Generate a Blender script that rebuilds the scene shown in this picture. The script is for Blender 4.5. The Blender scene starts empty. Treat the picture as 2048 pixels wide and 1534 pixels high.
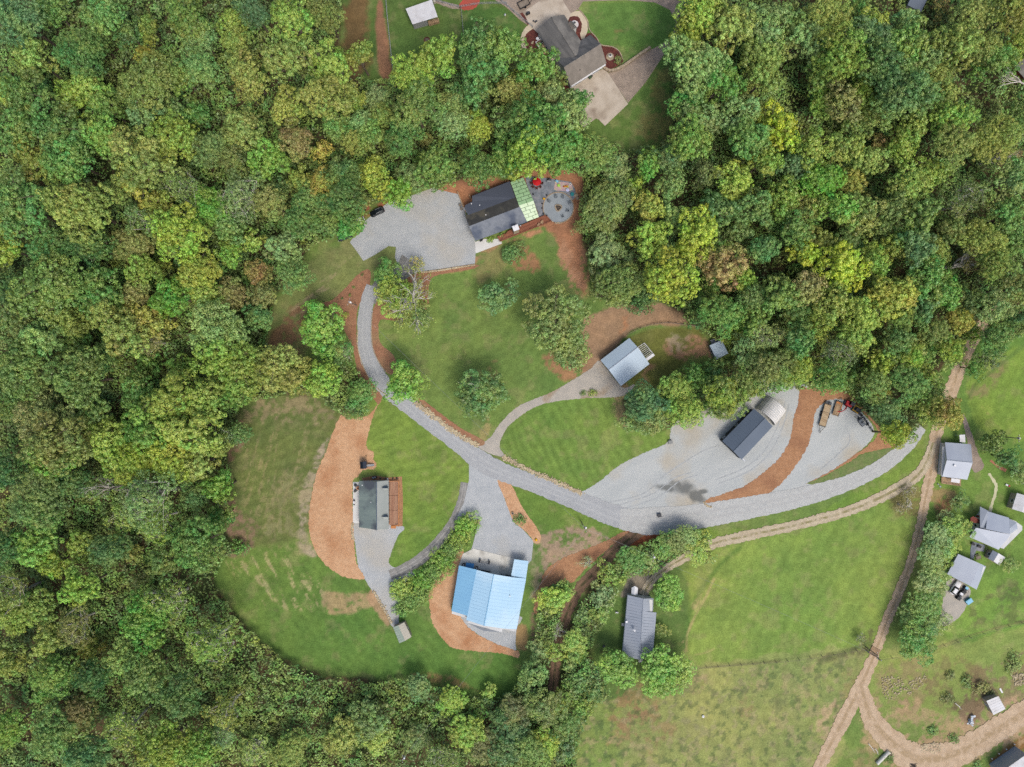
import bpy, math, random
import numpy as np
from mathutils import Vector, Matrix
R = math.radians
random.seed(7); rng = np.random.default_rng(7)
scene = bpy.context.scene; COL = scene.collection

# ---------------------------------------------------------------- camera (drone looking straight down)
H = 213.33; S = 6.4                      # camera height in metres, photo pixels per metre on the ground
cam = bpy.data.objects.new('camera', bpy.data.cameras.new('camera')); COL.objects.link(cam)
cam.location = (0, 0, H); cam.data.sensor_width = 36; cam.data.lens = 24
cam.data.clip_start = 1; cam.data.clip_end = 3000
scene.camera = cam
# ---------------------------------------------------------------- sky and sun (soft, hazy daylight from the south-south-east)
W = bpy.data.worlds.new('World'); scene.world = W; W.use_nodes = True
nt = W.node_tree; nt.nodes.clear()
wo = nt.nodes.new('ShaderNodeOutputWorld'); bg = nt.nodes.new('ShaderNodeBackground')
sky = nt.nodes.new('ShaderNodeTexSky'); sky.sky_type = 'NISHITA'; sky.sun_disc = False
sky.sun_elevation = R(58); sky.sun_rotation = R(150); sky.air_density = 1.0; sky.dust_density = 4.0; sky.ozone_density = 1.0
bg.inputs[1].default_value = 0.132
nt.links.new(sky.outputs[0], bg.inputs[0]); nt.links.new(bg.outputs[0], wo.inputs[0])
sl = bpy.data.lights.new('sun', 'SUN'); sl.energy = 1.4; sl.angle = R(20); sl.color = (1.0, 0.965, 0.925)
so = bpy.data.objects.new('sun', sl); COL.objects.link(so); so.rotation_euler = (R(32), 0, R(30)); so.location = (60, -90, 150)
scene.view_settings.view_transform = 'Standard'; scene.view_settings.look = 'None'
scene.view_settings.gamma = 1; scene.view_settings.exposure = 0.52
scene.cycles.max_bounces = 6; scene.cycles.diffuse_bounces = 3; scene.cycles.glossy_bounces = 2
scene.cycles.transmission_bounces = 2; scene.cycles.transparent_max_bounces = 4
scene.cycles.caustics_reflective = False; scene.cycles.caustics_refractive = False
scene.cycles.use_denoising = False

def P(px, py, z=0.0):
    """a point of the place seen at photo pixel (px,py) if it lies z metres above the ground"""
    f = (H - z) / H / S
    return ((px - 1024) * f, (767 - py) * f, z)
def lin(c):
    c = np.asarray(c, float) / 255.0
    return np.where(c <= 0.04045, c / 12.92, ((c + 0.055) / 1.055) ** 2.4)
K = 0.70                                  # seen brightness -> surface colour
def srgb(*c): return tuple(float(v) for v in lin(c) * K)

# ---------------------------------------------------------------- names, labels
def tag(o, label=None, cat=None, group=None, kind=None):
    if label: o['label'] = label
    if cat: o['category'] = cat
    if group: o['group'] = group
    if kind: o['kind'] = kind
    return o
def thing(name, label, cat, loc=(0, 0, 0), rz=0, group=None):
    o = bpy.data.objects.new(name, None); COL.objects.link(o)
    o.location = loc; o.rotation_euler = (0, 0, rz); o.empty_display_size = .3
    return tag(o, label, cat, group)
def origin(o):
    v = Vector((0, 0, 0))
    while o is not None: v += o.location; o = o.parent
    return v
def copy_tree(o, parent=None):
    c = o.copy(); COL.objects.link(c); c.parent = parent
    for ch in list(o.children): copy_tree(ch, c)
    return c

class MB:
    """collects shapes and links them as ONE mesh object"""
    def __init__(s): s.v = []; s.f = []; s.mi = []
    def add(s, vs, fs, m=0):
        n = len(s.v); s.v += [tuple(v) for v in vs]
        s.f += [tuple(i + n for i in f) for f in fs]; s.mi += [m] * len(fs); return s
    def prism(s, pts, z0, z1, m=0):
        """pts: plan polygon; z0,z1 numbers or per-point lists"""
        n = len(pts); a = [z0] * n if np.isscalar(z0) else z0; b = [z1] * n if np.isscalar(z1) else z1
        area = sum(pts[i][0] * pts[(i + 1) % n][1] - pts[(i + 1) % n][0] * pts[i][1] for i in range(n))
        if area < 0: pts = pts[::-1]; a = list(a)[::-1]; b = list(b)[::-1]
        vs = [(p[0], p[1], a[i]) for i, p in enumerate(pts)] + [(p[0], p[1], b[i]) for i, p in enumerate(pts)]
        fs = [tuple(range(n - 1, -1, -1)), tuple(range(n, 2 * n))] + [(i, (i + 1) % n, n + (i + 1) % n, n + i) for i in range(n)]
        return s.add(vs, fs, m)
    def box(s, c, d, rz=0, m=0, tilt=0):
        """box centred at c with size d, turned rz about z (tilt: about its own y first)"""
        M = Matrix.Translation(Vector(c)) @ Matrix.Rotation(rz, 4, 'Z') @ Matrix.Rotation(tilt, 4, 'Y')
        x, y, z = d[0] / 2, d[1] / 2, d[2] / 2
        vs = [M @ Vector(p) for p in ((-x, -y, -z), (x, -y, -z), (x, y, -z), (-x, y, -z), (-x, -y, z), (x, -y, z), (x, y, z), (-x, y, z))]
        return s.add(vs, [(3, 2, 1, 0), (4, 5, 6, 7), (0, 1, 5, 4), (1, 2, 6, 5), (2, 3, 7, 6), (3, 0, 4, 7)], m)
    def tube(s, pts, rad, n=6, m=0, cap=True):
        pts = [Vector(p) for p in pts]; rr = [rad] * len(pts) if np.isscalar(rad) else rad
        rings = []; up = Vector((0.03, 0.02, 1))
        for i, p in enumerate(pts):
            d = (pts[min(i + 1, len(pts) - 1)] - pts[max(i - 1, 0)])
            if d.length < 1e-6: d = Vector((0, 0, 1))
            d.normalize(); a = d.cross(up)
            if a.length < 0.05: a = d.cross(Vector((1, 0, 0)))
            a.normalize(); b = d.cross(a)
            rings.append([p + (a * math.cos(2 * math.pi * k / n) + b * math.sin(2 * math.pi * k / n)) * rr[i] for k in range(n)])
        vs = [v for r in rings for v in r]; fs = []
        for i in range(len(pts) - 1):
            for k in range(n):
                fs.append((i * n + k, (i + 1) * n + k, (i + 1) * n + (k + 1) % n, i * n + (k + 1) % n))
        if cap: fs += [tuple(range(n)), tuple(range(len(vs) - 1, len(vs) - n - 1, -1))]
        return s.add(vs, fs, m)
    def disc(s, c, r, h, n=16, r2=None, m=0):
        r2 = r if r2 is None else r2
        return s.tube([(c[0], c[1], c[2]), (c[0], c[1], c[2] + h)], [r, r2], n, m)
    def dome(s, c, r, h, n=12, k=4, m=0, jag=0):
        vs = []; fs = []
        for i in range(k):
            a = math.pi / 2 * i / k
            for j in range(n):
                q = 1 + jag * (random.random() - .5)
                vs.append((c[0] + r * q * math.cos(a) * math.cos(2 * math.pi * j / n), c[1] + r * q * math.cos(a) * math.sin(2 * math.pi * j / n), c[2] + h * math.sin(a)))
        vs.append((c[0], c[1], c[2] + h))
        for i in range(k - 1):
            for j in range(n): fs.append((i * n + j, i * n + (j + 1) % n, (i + 1) * n + (j + 1) % n, (i + 1) * n + j))
        for j in range(n): fs.append(((k - 1) * n + j, (k - 1) * n + (j + 1) % n, k * n))
        fs.append(tuple(range(n - 1, -1, -1)))
        return s.add(vs, fs, m)
    def build(s, name, mats, parent=None, bevel=0, smooth=False):
        o0 = origin(parent) if parent else Vector((0, 0, 0))
        me = bpy.data.meshes.new(name)
        me.from_pydata([(v[0] - o0.x, v[1] - o0.y, v[2] - o0.z) for v in s.v], [], s.f)
        for mm in (mats if isinstance(mats, (list, tuple)) else [mats]): me.materials.append(mm)
        me.polygons.foreach_set('material_index', s.mi)
        if smooth: me.shade_smooth()
        o = bpy.data.objects.new(name, me); COL.objects.link(o); o.parent = parent
        if bevel:
            b = o.modifiers.new('bevel', 'BEVEL'); b.width = bevel; b.segments = 2; b.limit_method = 'ANGLE'
        return o

# ---------------------------------------------------------------- materials
def mat(name, c1, c2=None, scale=1.0, rough=.85, speck=0.0, sscale=3.0, metal=0.0, detail=4, stretch=None, bump=0.0, bscale=8.0, lo=.35, hi=.65, c3=None, scale3=.1, lo3=.5, hi3=.62, spec=.3):
    m = bpy.data.materials.new(name); m.use_nodes = True; t = m.node_tree; N = t.nodes; L = t.links
    b = N['Principled BSDF']; b.inputs['Roughness'].default_value = rough; b.inputs['Metallic'].default_value = metal
    b.inputs['Specular IOR Level'].default_value = spec
    def rgb(c):
        n = N.new('ShaderNodeRGB'); n.outputs[0].default_value = (*c, 1); return n.outputs[0]
    tc = N.new('ShaderNodeTexCoord'); co = tc.outputs['Object']
    def noise(sc, det=3, st=None):
        n = N.new('ShaderNodeTexNoise'); n.inputs['Scale'].default_value = sc; n.inputs['Detail'].default_value = det
        src = co
        if st:
            mp = N.new('ShaderNodeMapping'); mp.inputs['Scale'].default_value = st[:3]; mp.inputs['Rotation'].default_value = (0, 0, st[3] if len(st) > 3 else 0)
            # rotate first, then scale
            mr = N.new('ShaderNodeMapping'); mr.inputs['Rotation'].default_value = (0, 0, st[3] if len(st) > 3 else 0); mp.inputs['Rotation'].default_value = (0, 0, 0)
            L.new(co, mr.inputs[0]); L.new(mr.outputs[0], mp.inputs[0]); src = mp.outputs[0]
        L.new(src, n.inputs['Vector']); return n.outputs['Fac']
    def rng_(x, a, z):
        n = N.new('ShaderNodeMapRange'); n.inputs[1].default_value = a; n.inputs[2].default_value = z; L.new(x, n.inputs[0]); return n.outputs[0]
    def mix(f, a, c):
        n = N.new('ShaderNodeMix'); n.data_type = 'RGBA'; L.new(f, n.inputs['Factor']); L.new(a, n.inputs['A']); L.new(c, n.inputs['B']); return n.outputs['Result']
    col = rgb(c1)
    if c2: col = mix(rng_(noise(scale, detail, stretch), lo, hi), col, rgb(c2))
    if c3: col = mix(rng_(noise(scale3, 4), lo3, hi3), col, rgb(c3))
    if speck:
        v = N.new('ShaderNodeMix'); v.data_type = 'RGBA'; v.blend_type = 'MULTIPLY'; v.inputs['Factor'].default_value = 1
        mr = N.new('ShaderNodeMapRange'); mr.inputs[1].default_value = .3; mr.inputs[2].default_value = .7; mr.inputs[3].default_value = 1 - speck; mr.inputs[4].default_value = 1 + speck
        L.new(noise(sscale, 2), mr.inputs[0]); L.new(col, v.inputs['A']); L.new(mr.outputs[0], v.inputs['B']); col = v.outputs['Result']
    L.new(col, b.inputs['Base Color'])
    if bump:
        bp = N.new('ShaderNodeBump'); bp.inputs['Strength'].default_value = bump; bp.inputs['Distance'].default_value = .15
        L.new(noise(bscale, 2), bp.inputs['Height']); L.new(bp.outputs[0], b.inputs['Normal'])
    m['io'] = 1
    return m

M = {}
M['gravel'] = mat('gravel', srgb(177, 181, 181), srgb(187, 190, 189), .35, .95, .10, 3.2, bump=.5, bscale=6, c3=srgb(185, 180, 167), scale3=.06, lo3=.5, hi3=.7)
M['gravel_far'] = mat('gravel_light', srgb(183, 187, 184), srgb(193, 196, 192), .12, .95, .06, 3.0, bump=.4, bscale=6, c3=srgb(186, 178, 160), scale3=.05, lo3=.52, hi3=.66, stretch=(.5, 2.2, 1, R(-32)))
M['gravel_drive'] = mat('gravel_drive', srgb(190, 182, 168), srgb(176, 170, 158), .4, .95, .07, 3.0, bump=.4, bscale=6, c3=srgb(166, 148, 124), scale3=.12, lo3=.56, hi3=.68)
M['gravel_taupe'] = mat('gravel_taupe', srgb(172, 155, 138), srgb(150, 135, 120), .5, .95, .12, 3.0, bump=.4)
M['mulch_tan'] = mat('mulch_tan', srgb(214, 172, 132), srgb(202, 158, 118), .8, .95, .13, 2.6, bump=.7, bscale=4, c3=srgb(184, 132, 92), scale3=.13, lo3=.46, hi3=.7)
M['mulch_orange'] = mat('mulch_orange', srgb(184, 139, 102), srgb(171, 126, 90), .8, .95, .14, 2.6, bump=.7, bscale=4, c3=srgb(156, 112, 82), scale3=.12, lo3=.5, hi3=.72)
M['mulch_red'] = mat('mulch_red', srgb(170, 125, 95), srgb(156, 112, 84), .6, .95, .16, 2.4, bump=.7, bscale=4, c3=srgb(160, 128, 94), scale3=.12)
M['mulch_maroon'] = mat('mulch_maroon', srgb(112, 62, 52), srgb(92, 50, 44), .8, .95, .15, 3, bump=.5)
M['carpet_red'] = mat('rubber_mulch_red', srgb(190, 84, 70), srgb(170, 90, 72), .6, .95, .12, 3)
M['concrete'] = mat('concrete', srgb(206, 193, 174), srgb(190, 176, 156), .35, .9, .05, 3, c3=srgb(158, 142, 124), scale3=.22, lo3=.54, hi3=.72)
M['concrete_grey'] = mat('concrete_grey', srgb(226, 223, 211), srgb(212, 209, 196), .4, .9, .05, 3, c3=srgb(184, 180, 168), scale3=.2, lo3=.55, hi3=.7)
M['concrete_white'] = mat('concrete_white', srgb(228, 227, 220), srgb(216, 215, 208), .4, .9, .03, 3)
M['stone_patio'] = mat('stone_patio', srgb(116, 124, 132), srgb(140, 146, 153), .8, .85, .12, 2.2, detail=6, c3=srgb(152, 152, 158), scale3=.4)
M['patio_blue'] = mat('fine_slate_gravel', srgb(148, 157, 162), srgb(158, 166, 170), .5, .95, .05, 3)
M['stone_beige'] = mat('stone_beige', srgb(190, 172, 144), srgb(158, 142, 120), 1.2, .9, .1, 4)
M['rock'] = mat('rock', srgb(214, 198, 162), srgb(180, 162, 130), .7, .9, .1, 4, bump=.5)
M['slate'] = mat('slate_metal_roof', srgb(80, 94, 110), srgb(86, 100, 116), .2, .5, 0, 3, spec=.3)
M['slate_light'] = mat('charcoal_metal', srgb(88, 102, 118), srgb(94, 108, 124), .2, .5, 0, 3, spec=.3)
M['membrane'] = mat('charcoal_membrane', srgb(80, 86, 98), srgb(84, 90, 102), .3, .7, .02, 3)
M['shingle_dark'] = mat('dark_shingle', srgb(66, 66, 64), srgb(80, 80, 76), .5, .95, .12, 2.5, c3=srgb(96, 92, 80), scale3=.25)
M['shingle_blue'] = mat('blue_grey_shingle', srgb(118, 124, 132), srgb(130, 135, 142), .8, .95, .12, 2.6, c3=srgb(90, 98, 112), scale3=.16, lo3=.5, hi3=.6)
M['shingle_grey'] = mat('weathered_shingle', srgb(146, 142, 134), srgb(128, 124, 118), .5, .95, .10, 3, stretch=(1, 1, 1), c3=srgb(104, 102, 98), scale3=.16, lo3=.45, hi3=.62)
M['shingle_stain'] = mat('stained_shingle', srgb(126, 124, 120), srgb(92, 92, 92), .3, .95, .10, 3, stretch=(2.2, .25, 1, R(-35)), c3=srgb(80, 80, 80), scale3=.12)
M['shingle_taupe'] = mat('taupe_shingle', srgb(144, 136, 126), srgb(130, 123, 114), .6, .95, .12, 3.2)
M['metal_grey'] = mat('grey_metal_roof', srgb(156, 164, 174), srgb(164, 171, 180), .25, .5, .02, 2, spec=.3)
M['metal_pale'] = mat('pale_metal_roof', srgb(168, 176, 188), srgb(180, 188, 198), .2, .45, .02, 2, spec=.5)
M['metal_ice'] = mat('ice_blue_metal_roof', srgb(182, 200, 212), srgb(188, 206, 218), .2, .5, .02, 2, spec=.3)
M['metal_blue'] = mat('sky_blue_metal_roof', srgb(170, 210, 234), srgb(176, 214, 236), .15, .5, .02, 2, spec=.3, c3=srgb(188, 220, 238), scale3=.08)
M['metal_blue_shade_trim'] = mat('shaded_blue_roof_and_trim', srgb(130, 184, 218), srgb(136, 190, 222), .2, .5, .02, 2, spec=.3)  # roof blue with the west slope's shade in the colour; also on trim
M['metal_white'] = mat('white_metal_roof', srgb(224, 224, 224), srgb(208, 206, 204), .5, .5, .03, 2, c3=srgb(196, 178, 160), scale3=.4, lo3=.6, hi3=.75)
M['metal_rib'] = mat('galvanised_roof', srgb(224, 222, 216), srgb(208, 206, 200), .5, .45, .04, 2, spec=.5)
M['metal_old'] = mat('weathered_teal_roof', srgb(122, 136, 132), srgb(136, 150, 142), .3, .6, .04, 2, stretch=(.4, 3, 1), c3=srgb(84, 90, 96), scale3=.14, lo3=.46, hi3=.6)
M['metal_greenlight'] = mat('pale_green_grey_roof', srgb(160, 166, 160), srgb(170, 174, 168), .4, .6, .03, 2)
M['metal_moss'] = mat('mossy_green_roof', srgb(148, 164, 150), srgb(164, 176, 160), .6, .6, .05, 3)
M['metal_cream'] = mat('cream_metal_roof', srgb(190, 184, 166), srgb(180, 174, 158), .6, .6, .04, 3)
M['panel_green_shaded'] = mat('shaded_green_sheathing', srgb(166, 206, 152), srgb(178, 216, 164), .6, .7, .02, 2)  # sheathing green darkened for the shaded rear slope
M['panel_green_lit'] = mat('lit_green_sheathing', srgb(210, 230, 190), srgb(220, 238, 204), .6, .7, .02, 2)  # same sheathing, colour lightened for the sunlit front slope
M['seam'] = mat('dark_green_tape', srgb(66, 88, 58))
M['siding_white'] = mat('white_siding', srgb(222, 222, 218), srgb(210, 210, 206), .5)
M['siding_grey'] = mat('grey_siding', srgb(150, 152, 150), srgb(140, 142, 140), .5)
M['siding_dark'] = mat('charcoal_siding', srgb(56, 60, 64))
M['siding_tan'] = mat('tan_siding', srgb(180, 166, 144))
M['siding_brown'] = mat('log_siding', srgb(120, 84, 58), srgb(104, 72, 50), .6)
M['brick'] = mat('red_brick', srgb(138, 72, 58), srgb(120, 62, 52), 2)
M['wood_red'] = mat('redwood_boards', srgb(160, 104, 78), srgb(140, 88, 66), .5, .8, .06, 2, stretch=(.3, 4, 1, R(-22)))
M['wood_deck'] = mat('weathered_deck_boards', srgb(160, 116, 92), srgb(182, 142, 114), .5, .8, .06, 2, stretch=(5, .3, 1))
M['wood_new'] = mat('new_lumber', srgb(212, 142, 84), srgb(196, 128, 74), .8, .8)
M['wood_plank'] = mat('trailer_planks', srgb(196, 174, 140), srgb(172, 146, 112), .6, .85, .08, 2, stretch=(4, .4, 1, R(15)))
M['wood_grey'] = mat('grey_wood', srgb(146, 134, 118), srgb(128, 116, 102), 1)
M['wood_tan'] = mat('tan_timber', srgb(190, 160, 124), srgb(172, 144, 112), 1)
M['bark'] = mat('bark', srgb(128, 116, 102), srgb(98, 86, 74), .8, .95, .1, 3)
M['bark_pale'] = mat('dead_wood', srgb(226, 220, 208), srgb(186, 178, 166), .8, .95, .1, 3)
M['black'] = mat('black_metal', srgb(34, 36, 38), srgb(44, 46, 48), 2, .5)
M['dark'] = mat('dark_grey_plastic', srgb(58, 62, 68), srgb(70, 72, 76), 2, .6)
M['chair'] = mat('slate_plastic', srgb(112, 120, 126), srgb(122, 130, 136), 2, .6)
M['tyre'] = mat('tyre_rubber', srgb(30, 30, 31))
M['paint_black'] = mat('black_car_paint', srgb(22, 28, 32), None, 1, .2, spec=.6)
M['paint_white'] = mat('white_car_paint', srgb(232, 232, 232), None, 1, .3, spec=.5)
M['paint_navy'] = mat('navy_car_paint', srgb(30, 36, 48), None, 1, .25, spec=.6)
M['glass'] = mat('dark_glass', srgb(28, 36, 42), None, 1, .12, spec=.8)
M['lamp'] = mat('lamp_lens', srgb(226, 228, 230), None, 1, .2)
M['lamp_red'] = mat('tail_lens', srgb(150, 24, 22), None, 1, .2)
M['white'] = mat('white_plastic', srgb(236, 236, 236), None, 1, .5)
M['metal'] = mat('galvanised_steel', srgb(150, 154, 156), srgb(170, 172, 174), 2, .4)
M['red'] = mat('red_fabric', srgb(206, 26, 34), srgb(186, 20, 28), .8, .8)
M['red_paint'] = mat('red_machine_paint', srgb(196, 46, 52), srgb(170, 36, 44), 1, .5)
M['yellow'] = mat('yellow_machine_paint', srgb(222, 178, 70), srgb(198, 150, 50), 1, .5)
M['yellow_bright'] = mat('yellow_plastic', srgb(240, 190, 30), None, 1, .5)
M['orange'] = mat('orange_plastic', srgb(238, 160, 50), None, 1, .5)
M['lime'] = mat('lime_plastic', srgb(170, 222, 90), None, 1, .5)
M['sky'] = mat('light_blue_plastic', srgb(140, 200, 226), None, 1, .5)
M['teal'] = mat('teal_plastic', srgb(30, 124, 134), srgb(50, 150, 150), 1, .5)
M['lilac'] = mat('pale_lilac_plastic', srgb(200, 206, 240), None, 1, .5)
M['blue_tarp'] = mat('blue_tarp', srgb(84, 160, 216), srgb(70, 144, 204), 2, .6)
M['pink'] = mat('pale_pink_fabric', srgb(240, 200, 206), srgb(232, 180, 190), 1, .8)
M['soil_red'] = mat('red_soil', srgb(178, 116, 84), srgb(158, 100, 72), .6, .95, .12, 2)
M['terracotta'] = mat('terracotta', srgb(186, 128, 98), srgb(170, 116, 90), .6, .95)
M['path_beige'] = mat('beige_path', srgb(214, 198, 170), srgb(202, 186, 158), .5, .95, .05, 3)
M['path_cream'] = mat('cream_path', srgb(212, 208, 170), srgb(200, 196, 158), .5, .95, .05, 3)
M['foil'] = mat('silver_sheeting', srgb(190, 200, 210), srgb(120, 130, 140), 1.5, .35, .1, 4, lo=.45, hi=.55)
M['rug'] = mat('patterned_rug', srgb(206, 170, 160), srgb(180, 160, 176), 2, .9, .1, 4, c3=srgb(196, 190, 150), scale3=1.2)
M['ash'] = mat('ash', srgb(88, 76, 70), srgb(60, 54, 50), 2)
M['white_gravel'] = mat('white_gravel', srgb(226, 220, 216), srgb(206, 198, 196), 2)
# ================================================================= SETTING: ground
# ---- plain value noise in numpy (for where grass, soil and litter lie)
def vnoise(x, y, sc, seed=0, octs=3):
    out = np.zeros_like(x); amp = 1; tot = 0
    for o in range(octs):
        g = np.random.default_rng(seed * 31 + o).random((256, 256))
        u = x * sc + 500.3 + 17 * o; v = y * sc + 431.7 + 31 * o
        i = np.floor(u).astype(int); j = np.floor(v).astype(int); fx = u - i; fy = v - j
        fx = fx * fx * (3 - 2 * fx); fy = fy * fy * (3 - 2 * fy); i &= 255; j &= 255; i1 = (i + 1) & 255; j1 = (j + 1) & 255
        out += amp * ((g[i, j] * (1 - fx) + g[i1, j] * fx) * (1 - fy) + (g[i, j1] * (1 - fx) + g[i1, j1] * fx) * fy)
        tot += amp; amp *= .55; sc *= 2.1
    return out / tot
def smooth_poly(pts, step=4.0):
    """Catmull-Rom through closed px points"""
    n = len(pts); out = []
    for i in range(n):
        p0, p1, p2, p3 = (np.array(pts[(i + k) % n], float) for k in (-1, 0, 1, 2))
        m = max(1, int(np.hypot(*(p2 - p1)) / step))
        for t in np.linspace(0, 1, m, endpoint=False):
            out.append(.5 * ((2 * p1) + (p2 - p0) * t + (2 * p0 - 5 * p1 + 4 * p2 - p3) * t * t + (3 * p1 - p0 - 3 * p2 + p3) * t ** 3))
    return np.array(out)
def smooth_line(pts, step=4.0):
    n = len(pts); out = []
    for i in range(n - 1):
        p0, p1, p2, p3 = (np.array(pts[min(max(i + k, 0), n - 1)], float) for k in (-1, 0, 1, 2))
        m = max(1, int(np.hypot(*(p2 - p1)) / step))
        for t in np.linspace(0, 1, m, endpoint=False):
            out.append(.5 * ((2 * p1) + (p2 - p0) * t + (2 * p0 - 5 * p1 + 4 * p2 - p3) * t * t + (3 * p1 - p0 - 3 * p2 + p3) * t ** 3))
    out.append(np.array(pts[-1], float)); return np.array(out)
def sdist(px, py, poly):
    """signed distance in px to polygon (positive inside)"""
    poly = np.asarray(poly, float); n = len(poly); d = np.full(px.shape, 1e18); ins = np.zeros(px.shape, bool)
    for i in range(n):
        a = poly[i]; b = poly[(i + 1) % n]; e = b - a; L2 = e @ e + 1e-12
        t = np.clip(((px - a[0]) * e[0] + (py - a[1]) * e[1]) / L2, 0, 1)
        d = np.minimum(d, (px - a[0] - t * e[0]) ** 2 + (py - a[1] - t * e[1]) ** 2)
        c = (a[1] > py) != (b[1] > py)
        with np.errstate(divide='ignore', invalid='ignore'): xi = e[0] * (py - a[1]) / (e[1] if e[1] != 0 else 1e-9) + a[0]
        ins ^= c & (px < xi)
    d = np.sqrt(d); return np.where(ins, d, -d)
def ldist(px, py, line):
    d = np.full(px.shape, 1e18); line = np.asarray(line, float)
    for a, b in zip(line[:-1], line[1:]):
        e = b - a; t = np.clip(((px - a[0]) * e[0] + (py - a[1]) * e[1]) / (e @ e + 1e-12), 0, 1)
        d = np.minimum(d, (px - a[0] - t * e[0]) ** 2 + (py - a[1] - t * e[1]) ** 2)
    return np.sqrt(d)

FOREST = [
    [(-260, -260), (690, -260), (684, 40), (676, 90), (690, 150), (760, 168), (830, 160), (930, 130), (1010, 112), (1060, 150), (1110, 180), (1150, 215), (1160, 265), (1180, 300), (1205, 320),
     (1165, 345), (1100, 325), (1000, 345), (900, 365), (830, 375), (800, 395), (735, 402), (690, 440), (668, 470), (620, 490), (590, 545), (545, 600), (520, 690), (590, 730), (700, 735), (735, 775), (728, 820),
     (690, 825), (640, 790), (560, 790), (490, 800), (470, 850), (480, 880), (450, 900), (455, 960), (440, 1030), (470, 1100), (425, 1125), (435, 1180), (480, 1240), (560, 1315), (650, 1352), (780, 1362), (880, 1372),
     (960, 1405), (1020, 1395), (1060, 1340), (1075, 1290), (1085, 1180), (1130, 1160), (1140, 1190), (1112, 1260), (1105, 1340), (1120, 1340), (1135, 1250), (1170, 1180), (1215, 1130), (1270, 1100), (1330, 1070), (1410, 1070), (1420, 1110), (1340, 1130), (1270, 1140), (1230, 1160),
     (1215, 1200), (1200, 1230), (1180, 1300), (1190, 1350), (1215, 1380), (1180, 1400), (1150, 1460), (1145, 1534), (1140, 1790), (-260, 1790)],
    [(1360, -260), (1365, 30), (1360, 100), (1345, 150), (1350, 250), (1310, 300), (1250, 310), (1225, 290), (1185, 300), (1170, 350), (1165, 400), (1160, 460), (1185, 540), (1190, 590), (1250, 610), (1310, 600), (1360, 625),
     (1385, 650), (1420, 670), (1460, 690), (1470, 720), (1430, 745), (1360, 745), (1300, 790), (1245, 800), (1262, 850), (1320, 862), (1400, 828), (1470, 812), (1520, 782), (1600, 768), (1690, 780), (1730, 820), (1765, 865), (1790, 880),
     (1850, 850), (1868, 800), (1880, 740), (1915, 690), (1945, 670), (2000, 690), (2048, 655), (2300, 600), (2300, -260)],
]
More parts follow.
